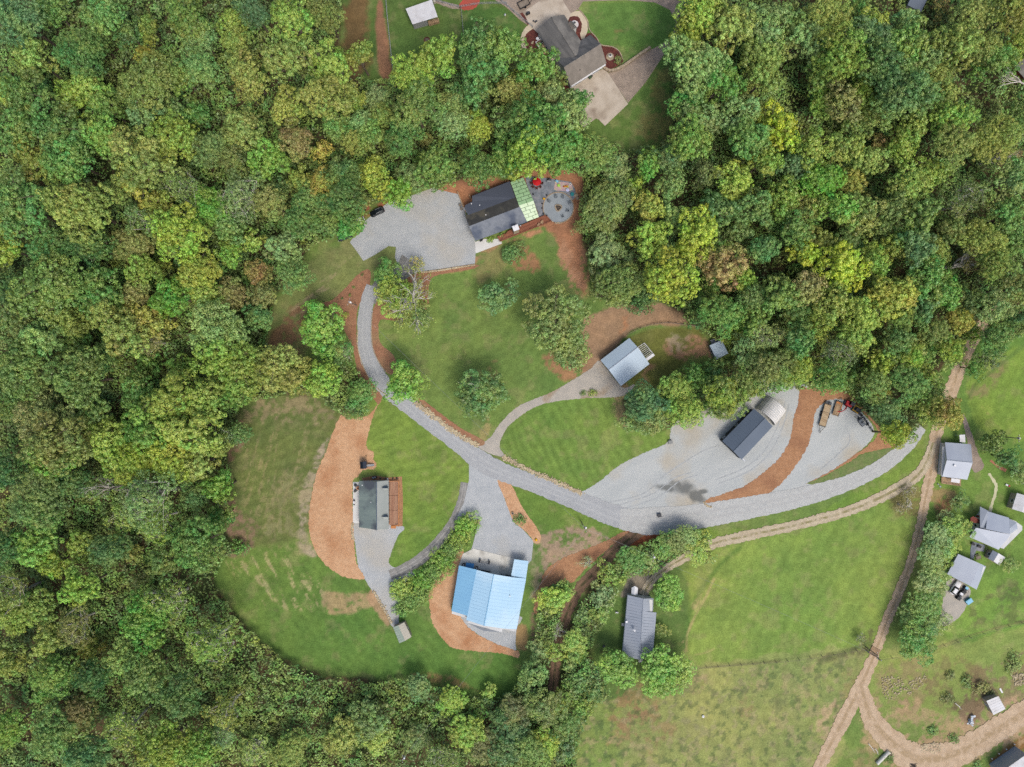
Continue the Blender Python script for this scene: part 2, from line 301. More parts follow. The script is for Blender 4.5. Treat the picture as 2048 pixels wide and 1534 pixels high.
# colour patches that lie in the ground: (px polygon, seen colour, edge softness px, raggedness px, strength)
PATCH = [
    ([(-260, -260), (2300, -260), (2300, 1790), (-260, 1790)], (114, 134, 78), 5, 0, 1),
    # lawns, each with its own green
    ([(700, -200), (1040, -200), (1060, 60), (1030, 110), (900, 150), (770, 160), (700, 120)], (92, 112, 64), 8, 6, .9),
    ([(930, 20), (1010, 20), (1040, 60), (1020, 110), (935, 90)], (76, 112, 60), 10, 8, .7),
    ([(1160, 15), (1350, 10), (1350, 75), (1320, 105), (1250, 150), (1200, 120), (1180, 80)], (98, 128, 70), 5, 2, 1),
    ([(1170, 250), (1260, 200), (1345, 90), (1370, 180), (1340, 260), (1290, 320), (1170, 320)], (92, 118, 66), 8, 6, .9),
    ([(520, 690), (560, 600), (640, 500), (720, 480), (790, 500), (740, 560), (650, 610), (600, 720)], (124, 130, 88), 10, 10, .9),
    ([(745, 800), (860, 860), (935, 930), (925, 1010), (850, 1110), (780, 1135), (800, 1040), (740, 950)], (116, 140, 72), 5, 0, 1),
    ([(1000, 900), (1040, 830), (1130, 798), (1250, 790), (1340, 880), (1240, 930), (1165, 985), (1010, 910)], (114, 138, 74), 5, 0, 1),
    ([(1025, 965), (1170, 985), (1270, 1060), (1170, 1100), (1080, 1060)], (110, 134, 70), 6, 4, 1),
    ([(430, 1120), (620, 1090), (800, 1180), (1030, 1300), (1010, 1390), (800, 1362), (560, 1310), (440, 1190)], (100, 127, 68), 8, 6, 1),
    ([(480, 810), (690, 800), (660, 900), (620, 1060), (480, 1090), (450, 1000)], (104, 116, 72), 8, 6, 1),
    ([(1230, 1060), (1600, 1040), (1850, 870), (1880, 880), (1830, 1000), (1400, 1100), (1290, 1110)], (116, 140, 72), 5, 3, 1),
    ([(1350, 1160), (1440, 1100), (1640, 1050), (1820, 970), (1850, 1000), (1810, 1150), (1740, 1290), (1600, 1320), (1370, 1335)], (127, 148, 81), 6, 6, 1),
    ([(1150, 1400), (1370, 1335), (1730, 1300), (1690, 1430), (1620, 1560), (1140, 1560)], (142, 149, 98), 6, 8, 1),
    ([(1150, 1390), (1260, 1360), (1240, 1450), (1230, 1560), (1140, 1560)], (136, 148, 88), 14, 8, .8),
    ([(1870, 700), (1960, 680), (2300, 640), (2300, 1240), (1880, 1260)], (110, 138, 74), 6, 6, 1),
    ([(1935, 760), (2060, 690), (2300, 680), (2300, 880), (1990, 870)], (128, 150, 76), 6, 5, 1),
    ([(1960, 1160), (2300, 1100), (2300, 1250), (1900, 1270)], (116, 146, 76), 10, 5, 1),
    ([(1720, 1320), (1860, 1290), (2300, 1240), (2300, 1420), (2048, 1450), (1900, 1500), (1760, 1460)], (132, 148, 88), 6, 10, 1),
    ([(1215, 1140), (1360, 1130), (1360, 1340), (1200, 1400), (1190, 1300)], (96, 120, 70), 8, 4, 1),
    # bare, brown and dry places
    ([(690, 0), (730, 0), (735, 150), (690, 150)], (124, 92, 66), 14, 12, .8),
    ([(757, 0), (764, 0), (772, 60), (784, 150), (760, 150), (750, 60)], (152, 112, 86), 4, 3, .95),
    ([(1320, 150), (1345, 130), (1345, 240), (1290, 300), (1280, 260)], (128, 116, 74), 16, 14, .6),
    ([(1228, 58), (1250, 58), (1250, 66), (1228, 66)], (150, 124, 84), 6, 4, .8),
    ([(540, 690), (565, 640), (600, 610), (610, 640), (590, 730), (550, 730)], (134, 104, 80), 10, 8, .9),
    ([(500, 800), (680, 795), (660, 850), (560, 850), (490, 830)], (156, 138, 108), 16, 14, .65),
    ([(470, 800), (490, 870), (482, 900), (462, 930), (468, 1000), (490, 1060), (480, 1110), (440, 1080), (450, 900)], (138, 112, 88), 6, 5, .9),
    ([(440, 1020), (490, 1030), (520, 1060), (490, 1110), (440, 1100)], (142, 118, 96), 8, 8, .8),
    ([(668, 870), (640, 930), (622, 1000), (612, 1080), (630, 1110), (600, 1090), (600, 1000), (635, 900)], (176, 160, 134), 6, 7, .9),
    ([(560, 960), (622, 930), (610, 1090), (560, 1080), (520, 1100)], (150, 142, 104), 14, 14, .55),
    ([(640, 1185), (690, 1190), (740, 1180), (760, 1200), (700, 1225), (650, 1220)], (164, 144, 106), 7, 7, .9),
    ([(745, 1175), (785, 1250), (775, 1255), (735, 1195)], (176, 146, 112), 3, 4, .9),
    ([(820, 1350), (900, 1352), (960, 1385), (930, 1375), (860, 1362)], (150, 122, 86), 6, 6, .7),
    ([(1085, 330), (1150, 330), (1172, 420), (1165, 470), (1180, 560), (1155, 575), (1120, 520), (1095, 460), (1000, 490), (960, 500), (952, 530), (860, 548), (840, 540), (950, 515), (1000, 490), (1060, 470), (1100, 455), (1150, 420)], (180, 134, 102), 6, 5, .95),
    ([(870, 400), (930, 345), (1010, 360), (1050, 335), (1150, 330), (1175, 420), (1160, 520), (1175, 600), (1150, 560), (1120, 500), (1090, 455), (960, 410), (930, 420)], (172, 124, 92), 5, 5, 1),
    ([(1030, 500), (1055, 495), (1080, 540), (1060, 550), (1025, 530)], (166, 122, 90), 8, 7, .9),
    ([(955, 500), (1010, 500), (1000, 540), (960, 560)], (148, 132, 92), 12, 10, .6),
    ([(1120, 480), (1150, 530), (1175, 600), (1130, 560)], (176, 136, 106), 12, 10, .8),
    ([(700, 400), (780, 380), (800, 400), (740, 430), (700, 440)], (160, 104, 76), 8, 6, 1),
    ([(1165, 650), (1200, 620), (1290, 600), (1385, 625), (1385, 652), (1300, 650), (1255, 672), (1200, 735), (1160, 745)], (166, 136, 106), 5, 5, 1),
    ([(1100, 705), (1160, 700), (1180, 735), (1130, 760), (1085, 725)], (160, 120, 90), 8, 6, .9),
    ([(1240, 640), (1256, 625), (1256, 665), (1240, 665)], (190, 130, 88), 8, 8, .6),
    ([(1255, 675), (1390, 655), (1400, 690), (1330, 760), (1270, 780)], (112, 114, 66), 6, 3, 1),
    ([(1330, 690), (1370, 670), (1425, 690), (1440, 720), (1390, 715), (1350, 720)], (168, 130, 102), 8, 8, .9),
    ([(1340, 675), (1375, 665), (1370, 700), (1345, 700)], (168, 158, 128), 10, 10, .7),
    ([(1200, 735), (1215, 735), (1290, 775), (1290, 750), (1310, 730), (1300, 725), (1240, 790), (1200, 760)], (160, 126, 98), 8, 6, .8),
    ([(1225, 800), (1250, 800), (1262, 860), (1235, 840)], (150, 128, 98), 8, 8, .8),
    ([(975, 730), (995, 715), (1000, 745), (985, 765)], (148, 124, 88), 8, 7, .6),
    ([(963, 835), (975, 835), (975, 875), (962, 875)], (160, 146, 100), 6, 6, .8),
    ([(1085, 1065), (1180, 1060), (1235, 1078), (1180, 1110), (1110, 1140), (1085, 1190), (1070, 1190), (1075, 1110)], (164, 142, 118), 6, 9, .95),
    ([(1065, 1100), (1082, 1090), (1085, 1140), (1075, 1200), (1062, 1200)], (150, 146, 108), 6, 8, .7),
    ([(1062, 1210), (1085, 1180), (1088, 1280), (1066, 1290)], (134, 108, 88), 6, 5, .9),
    ([(1030, 1255), (1050, 1250), (1052, 1300), (1032, 1300)], (160, 126, 92), 5, 6, .8),
    ([(1270, 1130), (1380, 1105), (1390, 1115), (1320, 1150), (1300, 1180), (1270, 1190), (1245, 1190), (1260, 1150)], (146, 134, 120), 5, 5, .9),
    ([(1250, 1060), (1330, 1055), (1380, 1062), (1300, 1090), (1270, 1100)], (140, 84, 58), 5, 4, 1),
    ([(1240, 1370), (1310, 1370), (1330, 1390), (1270, 1440), (1230, 1440)], (152, 122, 88), 18, 18, .6),
    ([(1380, 1345), (1410, 1350), (1400, 1385), (1375, 1380)], (164, 146, 104), 10, 10, .8),
    ([(1250, 1420), (1340, 1440), (1330, 1490), (1240, 1480)], (150, 116, 92), 26, 30, .55),
    ([(1480, 1390), (1520, 1380), (1505, 1430), (1480, 1430)], (150, 118, 92), 16, 18, .5),
    ([(1930, 780), (1960, 760), (1990, 740), (2010, 720), (2000, 760), (1970, 790), (1940, 800)], (148, 132, 96), 8, 8, .7),
    ([(1868, 985), (1905, 985), (1900, 1020), (1880, 1035), (1865, 1010)], (164, 138, 100), 8, 8, .8),
    ([(1870, 1010), (1895, 1000), (1892, 1050), (1880, 1050)], (158, 116, 84), 6, 5, .8),
    ([(1790, 990), (1835, 970), (1850, 1000), (1830, 1030), (1790, 1030)], (130, 100, 80), 8, 8, .6),
    ([(1965, 1080), (2010, 1080), (2020, 1100), (1990, 1100)], (100, 120, 64), 8, 6, .5),
    ([(1760, 1340), (1860, 1330), (1850, 1400), (1780, 1420), (1750, 1390)], (150, 136, 96), 12, 14, .8),
    ([(1940, 1350), (2048, 1300), (2100, 1300), (2090, 1400), (2010, 1430), (1960, 1390)], (134, 118, 92), 14, 14, .8),
    ([(1930, 1410), (2048, 1400), (2090, 1420), (2030, 1480), (1940, 1480)], (178, 152, 122), 8, 8, .9),
    ([(1640, 1420), (1680, 1390), (1695, 1400), (1660, 1470), (1640, 1500)], (186, 160, 126), 8, 8, .8),
    ([(1780, 1480), (1900, 1470), (1900, 1510), (1800, 1510)], (160, 136, 104), 8, 10, .8),
    ([(1980, 1520), (2048, 1470), (2200, 1400), (2200, 1440), (2048, 1500), (1990, 1550)], (150, 110, 70), 6, 4, .9),
    ([(1720, 1500), (1740, 1480), (1760, 1520), (1740, 1560), (1700, 1560)], (168, 140, 106), 8, 8, .5),
    ([(1700, 1300), (1745, 1250), (1750, 1280), (1735, 1310), (1640, 1320)], (104, 96, 72), 8, 8, .7),
    ([(1740, 1420), (1800, 1400), (1900, 1440), (2048, 1400), (2120, 1380), (2120, 1450), (2000, 1500), (1900, 1534), (1780, 1534), (1740, 1480)], (176, 150, 116), 16, 22, .75),
    ([(1860, 1330), (1930, 1320), (1980, 1380), (1920, 1420), (1860, 1400)], (128, 118, 80), 12, 14, .7),
    ([(1900, 1370), (1960, 1360), (2000, 1400), (1960, 1440), (1910, 1420)], (112, 96, 76), 14, 14, .7),
    ([(1690, 1340), (1715, 1340), (1700, 1400), (1670, 1420)], (150, 128, 90), 12, 12, .5),
]
GX0, GX1, GY0, GY1, GS = -196.0, 196.0, -154.0, 154.0, 0.42
xs = np.arange(GX0, GX1 + GS, GS); ys = np.arange(GY0, GY1 + GS, GS)
X, Y = np.meshgrid(xs, ys); PX = 1024 + X * S; PY = 767 - Y * S
def build_ground():
    col = np.zeros(X.shape + (3,)); n1 = vnoise(X, Y, .22, 3, 5) - .5; n2 = vnoise(X, Y, .9, 4, 3) - .5; n3 = vnoise(X, Y, .045, 5, 3) - .5
    for k, (poly, c, soft, rag, st) in enumerate(PATCH):
        poly = smooth_poly(poly, 12); x0, y0 = poly.min(0) - 30; x1, y1 = poly.max(0) + 30
        if k == 0: poly = np.array(PATCH[0][0])
        jx = np.nonzero((xs * S + 1024 > x0) & (xs * S + 1024 < x1))[0]; jy = np.nonzero((767 - ys * S > y0) & (767 - ys * S < y1))[0]
        if len(jx) == 0 or len(jy) == 0: continue
        sl_ = (slice(jy[0], jy[-1] + 1), slice(jx[0], jx[-1] + 1))
        d = sdist(PX[sl_], PY[sl_], poly); a = np.clip(.5 + (d + (n1[sl_] * 3.2 + n2[sl_] * 1.2) * rag) / soft, 0, 1) * st
        if k > 20 and soft >= 6 and rag >= 5: a *= np.clip((n2[sl_] * 1.3 + n1[sl_]) * 4 + .95, .12, 1)
        if rag > 12: a *= np.clip((n1[sl_] + n2[sl_] * .6) * 5 + .6, 0, 1)
        if c[1] > c[0]: c = (c[0] * 1.03, c[1] * 1.045, c[2] * .93)
        cc = lin(c) * K; col[sl_] = col[sl_] * (1 - a[..., None]) + cc * a[..., None]
    # mower stripes in the kept lawns
    for poly, ang, w, st in ((PATCH[6][0], 66, 9, .055), (PATCH[7][0], -24, 9, .07), (PATCH[12][0], 24, 10, .03), (PATCH[9][0], -38, 10, .035), (PATCH[16][0], 30, 9, .03), ([(760, 620), (1000, 560), (1180, 600), (1080, 760), (960, 860), (850, 790)], 60, 9, .035), (PATCH[10][0], 72, 9, .05)):
        d = sdist(PX, PY, poly); a = np.clip(d / 10, 0, 1)
        q = (PX * math.cos(R(ang)) + PY * math.sin(R(ang))) + n3 * 60
        col *= (1 + a * st * 1.35 * np.sin(q / w * math.pi))[..., None]
    # dry straw streaks
    for poly, ang, c, st in (([(440, 1120), (560, 1100), (660, 1160), (640, 1230), (520, 1220)], 62, (172, 164, 116), 1.0), ([(480, 850), (640, 850), (610, 960), (560, 1100), (480, 1080)], -75, (150, 142, 98), .7), ([(560, 640), (640, 540), (720, 500), (700, 560), (600, 640)], -35, (166, 152, 118), .8), ([(1350, 1280), (1380, 1200), (1420, 1140), (1425, 1160), (1375, 1270), (1370, 1320), (1420, 1330), (1390, 1345)], -62, (190, 172, 118), 1.3), ([(1960, 790), (2010, 850), (2048, 880), (2020, 880), (1960, 830)], 45, (170, 160, 100), .8)):
        d = sdist(PX, PY, poly); ca, sa = math.cos(R(ang)), math.sin(R(ang))
        u = X * ca - Y * sa; v = X * sa + Y * ca
        s_ = vnoise(u * .16, v * 1.1, 1, 11, 3); a = np.clip(d / 12, 0, 1) * np.clip((s_ - .54) * 9, 0, 1) * np.clip(n2 * 5 + .8, 0, 1) * st
        a = np.clip(a, 0, .85); col = col * (1 - a[..., None]) + lin(c) * K * a[..., None]
    # mottling of the rough pasture
    d = sdist(PX, PY, PATCH[13][0]); m_ = np.clip(d / 20, 0, 1)
    q = vnoise(X, Y, .5, 21, 4); a = m_ * np.clip((q - .56) * 7, 0, .6); col = col * (1 - a[..., None]) + lin((164, 152, 112)) * K * a[..., None]
    q = vnoise(X, Y, .6, 22, 4); a = m_ * np.clip((q - .57) * 8, 0, .6); col = col * (1 - a[..., None]) + lin((88, 106, 66)) * K * a[..., None]
    d = sdist(PX, PY, PATCH[17][0]); m_ = np.clip(d / 20, 0, 1); q = vnoise(X, Y, .4, 23, 4)
    a = m_ * np.clip((q - .55) * 8, 0, .7); col = col * (1 - a[..., None]) + lin((104, 112, 70)) * K * a[..., None]
    # darker and paler bands in the grass and a line across the hay field
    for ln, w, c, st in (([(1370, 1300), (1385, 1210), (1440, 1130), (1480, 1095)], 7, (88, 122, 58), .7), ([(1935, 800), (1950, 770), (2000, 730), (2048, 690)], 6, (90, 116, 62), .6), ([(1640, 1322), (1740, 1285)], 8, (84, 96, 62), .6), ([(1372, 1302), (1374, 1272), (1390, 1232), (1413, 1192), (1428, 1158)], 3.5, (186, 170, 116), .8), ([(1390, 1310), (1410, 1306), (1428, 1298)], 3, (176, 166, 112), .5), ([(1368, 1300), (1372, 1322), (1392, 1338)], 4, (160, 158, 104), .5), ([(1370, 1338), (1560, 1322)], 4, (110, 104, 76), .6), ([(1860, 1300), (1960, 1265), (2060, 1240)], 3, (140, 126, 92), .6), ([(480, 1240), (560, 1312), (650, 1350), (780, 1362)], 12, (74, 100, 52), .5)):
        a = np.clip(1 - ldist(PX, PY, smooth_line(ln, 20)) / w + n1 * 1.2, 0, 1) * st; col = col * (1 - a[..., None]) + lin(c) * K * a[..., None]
    # drier, yellower and lusher, bluer-green areas in all grass
    dry = np.clip((vnoise(X, Y, .03, 41, 5) - .5) * 3.2, -1, 1); grass = np.clip((col[..., 1] - col[..., 0] * 1.02) * 60, 0, 1)
    col *= 1 + (grass * dry)[..., None] * np.array([.24, .10, .12]); d2 = np.clip((vnoise(X, Y, .3, 43, 4) - .56) * 8, 0, 1) * grass
    col = col * (1 - .28 * d2[..., None]) + .28 * d2[..., None] * lin((158, 150, 104)) * K
    # forest floor: leaf litter and low green
    fa = np.zeros(X.shape)
    for f in FOREST:
        fa = np.maximum(fa, np.clip(.5 + (sdist(PX, PY, f) + n1 * 10) / 8, 0, 1))
    lit = np.where((n2 + n1 > .02)[..., None], lin((96, 84, 60)), lin((66, 76, 44))) * K
    col = col * (1 - fa[..., None]) + lit * fa[..., None]
    col *= (1 + .42 * n1 + .26 * n2 + .16 * n3)[..., None] * (1 + .12 * np.stack([n1, -n2 * .3, -n1], -1))
    col = np.clip(col, .004, .9)
    ny, nx = X.shape; z = np.zeros(X.shape)
    # gentle skirt: the sheet goes on to the horizon outside the detailed part
    co = np.stack([X, Y, z], -1).reshape(-1, 3).astype(np.float32)
    idx = np.arange(ny * nx).reshape(ny, nx); q = np.stack([idx[:-1, :-1], idx[:-1, 1:], idx[1:, 1:], idx[1:, :-1]], -1).reshape(-1, 4)
    big = 2500.0; nv = len(co)
    rim = [(X[0, 0], Y[0, 0]), (X[0, -1], Y[0, 0]), (X[0, -1], Y[-1, 0]), (X[0, 0], Y[-1, 0])]; out = [(-big, -big), (big, -big), (big, big), (-big, big)]
    ex = np.array([(p[0], p[1], 0) for p in rim + out], np.float32); co = np.concatenate([co, ex])
    q = np.concatenate([q, np.array([(nv + i + 4, nv + (i + 1) % 4 + 4, nv + (i + 1) % 4, nv + i) for i in range(4)])])
    me = bpy.data.meshes.new('ground'); me.vertices.add(len(co)); me.vertices.foreach_set('co', co.ravel())
    me.loops.add(q.size); me.loops.foreach_set('vertex_index', q.ravel().astype(np.int32))
    me.polygons.add(len(q)); me.polygons.foreach_set('loop_start', (np.arange(len(q)) * 4).astype(np.int32)); me.polygons.foreach_set('loop_total', np.full(len(q), 4, np.int32))
    me.update(calc_edges=True)
    at = me.color_attributes.new('soil', 'FLOAT_COLOR', 'POINT')
    rgba = np.ones((len(co), 4), np.float32); rgba[:nv, :3] = col.reshape(-1, 3); rgba[nv:, :3] = (.05, .075, .03)
    at.data.foreach_set('color', rgba.ravel())
    m = bpy.data.materials.new('ground'); m.use_nodes = True; N = m.node_tree.nodes; L = m.node_tree.links; b = N['Principled BSDF']
    b.inputs['Roughness'].default_value = .95; b.inputs['Specular IOR Level'].default_value = .1
    a = N.new('ShaderNodeAttribute'); a.attribute_name = 'soil'; tc = N.new('ShaderNodeTexCoord')
    def nz(sc, lo, hi, det=2):
        n = N.new('ShaderNodeTexNoise'); n.inputs['Scale'].default_value = sc; n.inputs['Detail'].default_value = det; L.new(tc.outputs['Object'], n.inputs['Vector'])
        r = N.new('ShaderNodeMapRange'); r.inputs[1].default_value = .3; r.inputs[2].default_value = .7; r.inputs[3].default_value = lo; r.inputs[4].default_value = hi; L.new(n.outputs['Fac'], r.inputs[0]); return r.outputs[0], n
    f1, _ = nz(2.6, .76, 1.24); f2, nn = nz(.5, .86, 1.14, 5)
    mu = N.new('ShaderNodeMath'); mu.operation = 'MULTIPLY'; L.new(f1, mu.inputs[0]); L.new(f2, mu.inputs[1])
    mx = N.new('ShaderNodeMix'); mx.data_type = 'RGBA'; mx.blend_type = 'MULTIPLY'; mx.inputs['Factor'].default_value = 1
    L.new(a.outputs['Color'], mx.inputs['A']); L.new(mu.outputs[0], mx.inputs['B']); L.new(mx.outputs['Result'], b.inputs['Base Color'])
    bp = N.new('ShaderNodeBump'); bp.inputs['Strength'].default_value = .5; bp.inputs['Distance'].default_value = .2; L.new(nn.outputs['Fac'], bp.inputs['Height']); L.new(bp.outputs[0], b.inputs['Normal'])
    me.materials.append(m); o = bpy.data.objects.new('ground', me); COL.objects.link(o); o['kind'] = 'structure'
build_ground()

# ================================================================= sheets on the ground
def sheet(name, pts, m, z, sm=True, jag=.12, thick=0.0):
    poly = smooth_poly(pts, 3.0) if sm else np.array(pts, float)
    if jag and sm:
        r_ = np.random.default_rng(len(pts) * 7 + int(pts[0][0])); d = np.roll(poly, -1, 0) - np.roll(poly, 1, 0)
        nrm = np.stack([d[:, 1], -d[:, 0]], 1) / (np.linalg.norm(d, axis=1)[:, None] + 1e-6); poly = poly + nrm * (r_.random(len(poly))[:, None] - .5) * jag * 2 * S
    w = [((p[0] - 1024) / S, (767 - p[1]) / S) for p in poly]
    area = sum(w[i][0] * w[(i + 1) % len(w)][1] - w[(i + 1) % len(w)][0] * w[i][1] for i in range(len(w)))
    if area < 0: w = w[::-1]
    mb = MB()
    if thick: mb.prism(w, 0.0, z)
    else: mb.add([(p[0], p[1], z) for p in w], [tuple(range(len(w)))])
    o = mb.build(name, m); o['kind'] = 'structure'; return o
def ribbon_mat(name, edge, mid, c2, tracks=True, rough=.95):
    m = mat(name, edge, c2, .5, rough, .12, 3, bump=.4)
    N = m.node_tree.nodes; L = m.node_tree.links; b = N['Principled BSDF']; src = b.inputs['Base Color'].links[0].from_socket
    a = N.new('ShaderNodeAttribute'); a.attribute_name = 'across'
    r = N.new('ShaderNodeValToRGB'); e = r.color_ramp.elements
    if tracks: stops = [(0, .25), (.2, 0), (.34, .0), (.43, 1), (.57, 1), (.66, 0), (.8, 0), (1, .25)]
    else: stops = [(0, 0), (.28, .1), (.36, 1), (.44, .2), (.56, .2), (.64, 1), (.72, .1), (1, 0)]
    e[0].position = stops[0][0]; e[0].color = (stops[0][1],) * 3 + (1,); e[1].position = 1; e[1].color = (stops[-1][1],) * 3 + (1,)
    for p, v in stops[1:-1]:
        x = e.new(p); x.color = (v, v, v, 1)
    L.new(a.outputs['Fac'], r.inputs[0])
    tc = N.new('ShaderNodeTexCoord'); n = N.new('ShaderNodeTexNoise'); n.inputs['Scale'].default_value = .6; n.inputs['Detail'].default_value = 4; L.new(tc.outputs['Object'], n.inputs['Vector'])
    q = N.new('ShaderNodeMapRange'); q.inputs[1].default_value = .35; q.inputs[2].default_value = .55; L.new(n.outputs['Fac'], q.inputs[0])
    mu = N.new('ShaderNodeMath'); mu.operation = 'MULTIPLY'; L.new(r.outputs[0], mu.inputs[0]); L.new(q.outputs[0], mu.inputs[1])
    mx = N.new('ShaderNodeMix'); mx.data_type = 'RGBA'; L.new(mu.outputs[0], mx.inputs['Factor']); L.new(src, mx.inputs['A'])
    c = N.new('ShaderNodeRGB'); c.outputs[0].default_value = (*mid, 1); L.new(c.outputs[0], mx.inputs['B']); L.new(mx.outputs['Result'], b.inputs['Base Color'])
    return m
TRACKS = []
def ribbon(name, pts, widths, m, z, jag=.12):
    TRACKS.append(pts)
    """pts px, widths px (same length)"""
    a = smooth_line([(p[0], p[1]) for p in pts], 4); n = len(a)
    t0 = np.concatenate([[0], np.cumsum([np.hypot(*(np.array(pts[i + 1]) - np.array(pts[i]))) for i in range(len(pts) - 1)])])
    t1 = np.concatenate([[0], np.cumsum(np.linalg.norm(np.diff(a, axis=0), axis=1))]); w = np.interp(t1 / t1[-1], t0 / t0[-1], widths)
    d = np.gradient(a, axis=0); d /= np.linalg.norm(d, axis=1)[:, None] + 1e-9; nr = np.stack([-d[:, 1], d[:, 0]], 1); q = 9
    r_ = np.random.default_rng(int(pts[0][0])); vs = []; ac = []
    for i in range(n):
        for k in range(q):
            f = k / (q - 1); j = (r_.random() - .5) * 2 * jag * S if k in (0, q - 1) else 0
            p = a[i] + nr[i] * ((f - .5) * w[i] + j); vs.append(((p[0] - 1024) / S, (767 - p[1]) / S, z)); ac.append(f)
    fs = [(i * q + k, i * q + k + 1, (i + 1) * q + k + 1, (i + 1) * q + k) for i in range(n - 1) for k in range(q - 1)]
    mb = MB(); mb.add(vs, fs); o = mb.build(name, m); at = o.data.attributes.new('across', 'FLOAT', 'POINT'); at.data.foreach_set('value', ac)
    o.data.flip_normals(); o['kind'] = 'structure'; return o

M['road'] = ribbon_mat('worn_asphalt', srgb(177, 179, 178), srgb(186, 188, 186), srgb(170, 172, 172), False)
M['road_light'] = ribbon_mat('gravel_road', srgb(194, 195, 190), srgb(182, 182, 178), srgb(186, 187, 182), False)
M['dirt'] = ribbon_mat('dirt_road', srgb(208, 184, 154), srgb(176, 152, 118), srgb(190, 165, 134), True)
M['track_grassy'] = ribbon_mat('two_track', srgb(204, 190, 162), srgb(150, 142, 100), srgb(188, 172, 144), True)
M['track_brown'] = ribbon_mat('brown_two_track', srgb(140, 112, 88), srgb(84, 78, 52), srgb(120, 96, 76), True)
M['drive_worn'] = ribbon_mat('worn_drive', srgb(150, 148, 142), srgb(176, 174, 168), srgb(136, 134, 128), False)

# the big gravel yard and the equipment lot, then mulch on it
sheet('gravel_yard', [(1160, 992), (1172, 980), (1200, 962), (1240, 930), (1290, 905), (1335, 884), (1350, 845), (1420, 815), (1500, 770), (1550, 758), (1612, 770), (1625, 792), (1650, 793), (1690, 793), (1722, 823), (1744, 850), (1748, 868), (1734, 889), (1694, 921), (1655, 946), (1630, 962), (1650, 975), (1560, 1010), (1400, 1045), (1290, 1060), (1220, 1035)], M['gravel_far'], .02)
sheet('gravel_lot', [(704, 478), (724, 463), (730, 442), (777, 404), (821, 392), (865, 376), (897, 384), (916, 388), (930, 425), (950, 482), (953, 489), (951, 507), (950, 527), (900, 535), (842, 543), (815, 548), (798, 535), (790, 515), (792, 494), (777, 492), (754, 507), (727, 522), (711, 499), (700, 485)], M['gravel'], .02, sm=False)
sheet('gravel_pad', [(706, 1046), (804, 1051), (795, 1073), (787, 1093), (778, 1120), (779, 1128), (792, 1136), (811, 1134), (830, 1150), (814, 1160), (800, 1200), (797, 1246), (785, 1254), (769, 1221), (752, 1194), (738, 1172), (721, 1144), (715, 1124), (710, 1085)], M['gravel'], .02)
sheet('gravel_forecourt', [(938, 928), (965, 915), (1000, 955), (1010, 1000), (1020, 1025), (1030, 1047), (1045, 1058), (1067, 1082), (1063, 1120), (1055, 1130), (930, 1130), (945, 1092), (958, 1040), (925, 1045), (912, 1037), (928, 1005), (938, 960)], M['gravel'], .04, sm=False)
sheet('gravel_apron', [(915, 1222), (934, 1252), (961, 1272), (994, 1288), (1024, 1299), (1032, 1301), (1031, 1280), (1034, 1256), (1036, 1230)], M['gravel'], .04)
sheet('barn_driveway', [(956, 891), (980, 875), (1006, 840), (1041, 810), (1103, 784), (1150, 757), (1180, 738), (1197, 722), (1215, 740), (1245, 775), (1268, 768), (1266, 776), (1247, 791), (1218, 795), (1179, 796), (1118, 802), (1073, 813), (1030, 840), (1009, 863), (999, 890), (1003, 902), (1010, 915), (975, 905)], M['gravel_drive'], .03)
sheet('mulch_strip', [(757, 808), (748, 828), (737, 866), (733, 895), (746, 902), (747, 918), (753, 929), (747, 938), (726, 940), (716, 953), (706, 964), (706, 1046), (709, 1085), (713, 1124), (729, 1157), (697, 1156), (674, 1146), (644, 1122), (625, 1089), (617, 1046), (622, 997), (633, 948), (652, 903), (666, 864), (682, 832), (700, 838), (735, 830)], M['mulch_tan'], .06, jag=.2)
sheet('mulch_bed', [(724, 956), (750, 951), (775, 955), (804, 953), (806, 1000), (805, 1052), (797, 1053), (780, 1050), (730, 975)], M['mulch_orange'], .05, sm=False)
sheet('mulch_bank', [(928, 1098), (922, 1125), (915, 1160), (903, 1220), (920, 1232), (934, 1252), (961, 1272), (994, 1288), (1024, 1299), (1038, 1303), (1036, 1315), (1000, 1306), (950, 1302), (910, 1297), (887, 1280), (867, 1250), (861, 1225), (858, 1188), (866, 1162), (889, 1137), (906, 1121), (920, 1100)], M['mulch_tan'], .06, jag=.2)
sheet('mulch_bed', [(995, 962), (1010, 958), (1026, 975), (1040, 1005), (1055, 1030), (1070, 1050), (1081, 1070), (1080, 1085), (1070, 1087), (1062, 1075), (1045, 1057), (1030, 1046), (1019, 1024), (1006, 988)], M['mulch_tan'], .07)
sheet('mulch_bank', [(1260, 1068), (1248, 1063), (1216, 1079), (1177, 1096), (1133, 1113), (1096, 1136), (1083, 1158), (1072, 1195), (1067, 1222), (1076, 1225), (1089, 1182), (1113, 1167), (1145, 1164), (1167, 1142), (1206, 1106), (1231, 1084), (1248, 1072)], M['mulch_orange'], .05, jag=.2)
sheet('mulch_bed', [(736, 538), (742, 549), (736, 579), (716, 617), (713, 661), (715, 696), (727, 734), (743, 761), (764, 788), (757, 808), (742, 790), (718, 755), (706, 700), (686, 655), (668, 622), (642, 606), (660, 602), (683, 584), (707, 558), (724, 543)], M['mulch_red'], .05)
sheet('mulch_bed', [(825, 548), (871, 543), (949, 529), (950, 537), (871, 552), (857, 579), (853, 617), (800, 640), (762, 640), (757, 661), (762, 687), (786, 710), (794, 740), (778, 748), (757, 722), (746, 696), (742, 661), (746, 622), (757, 600), (800, 560)], M['mulch_red'], .04)
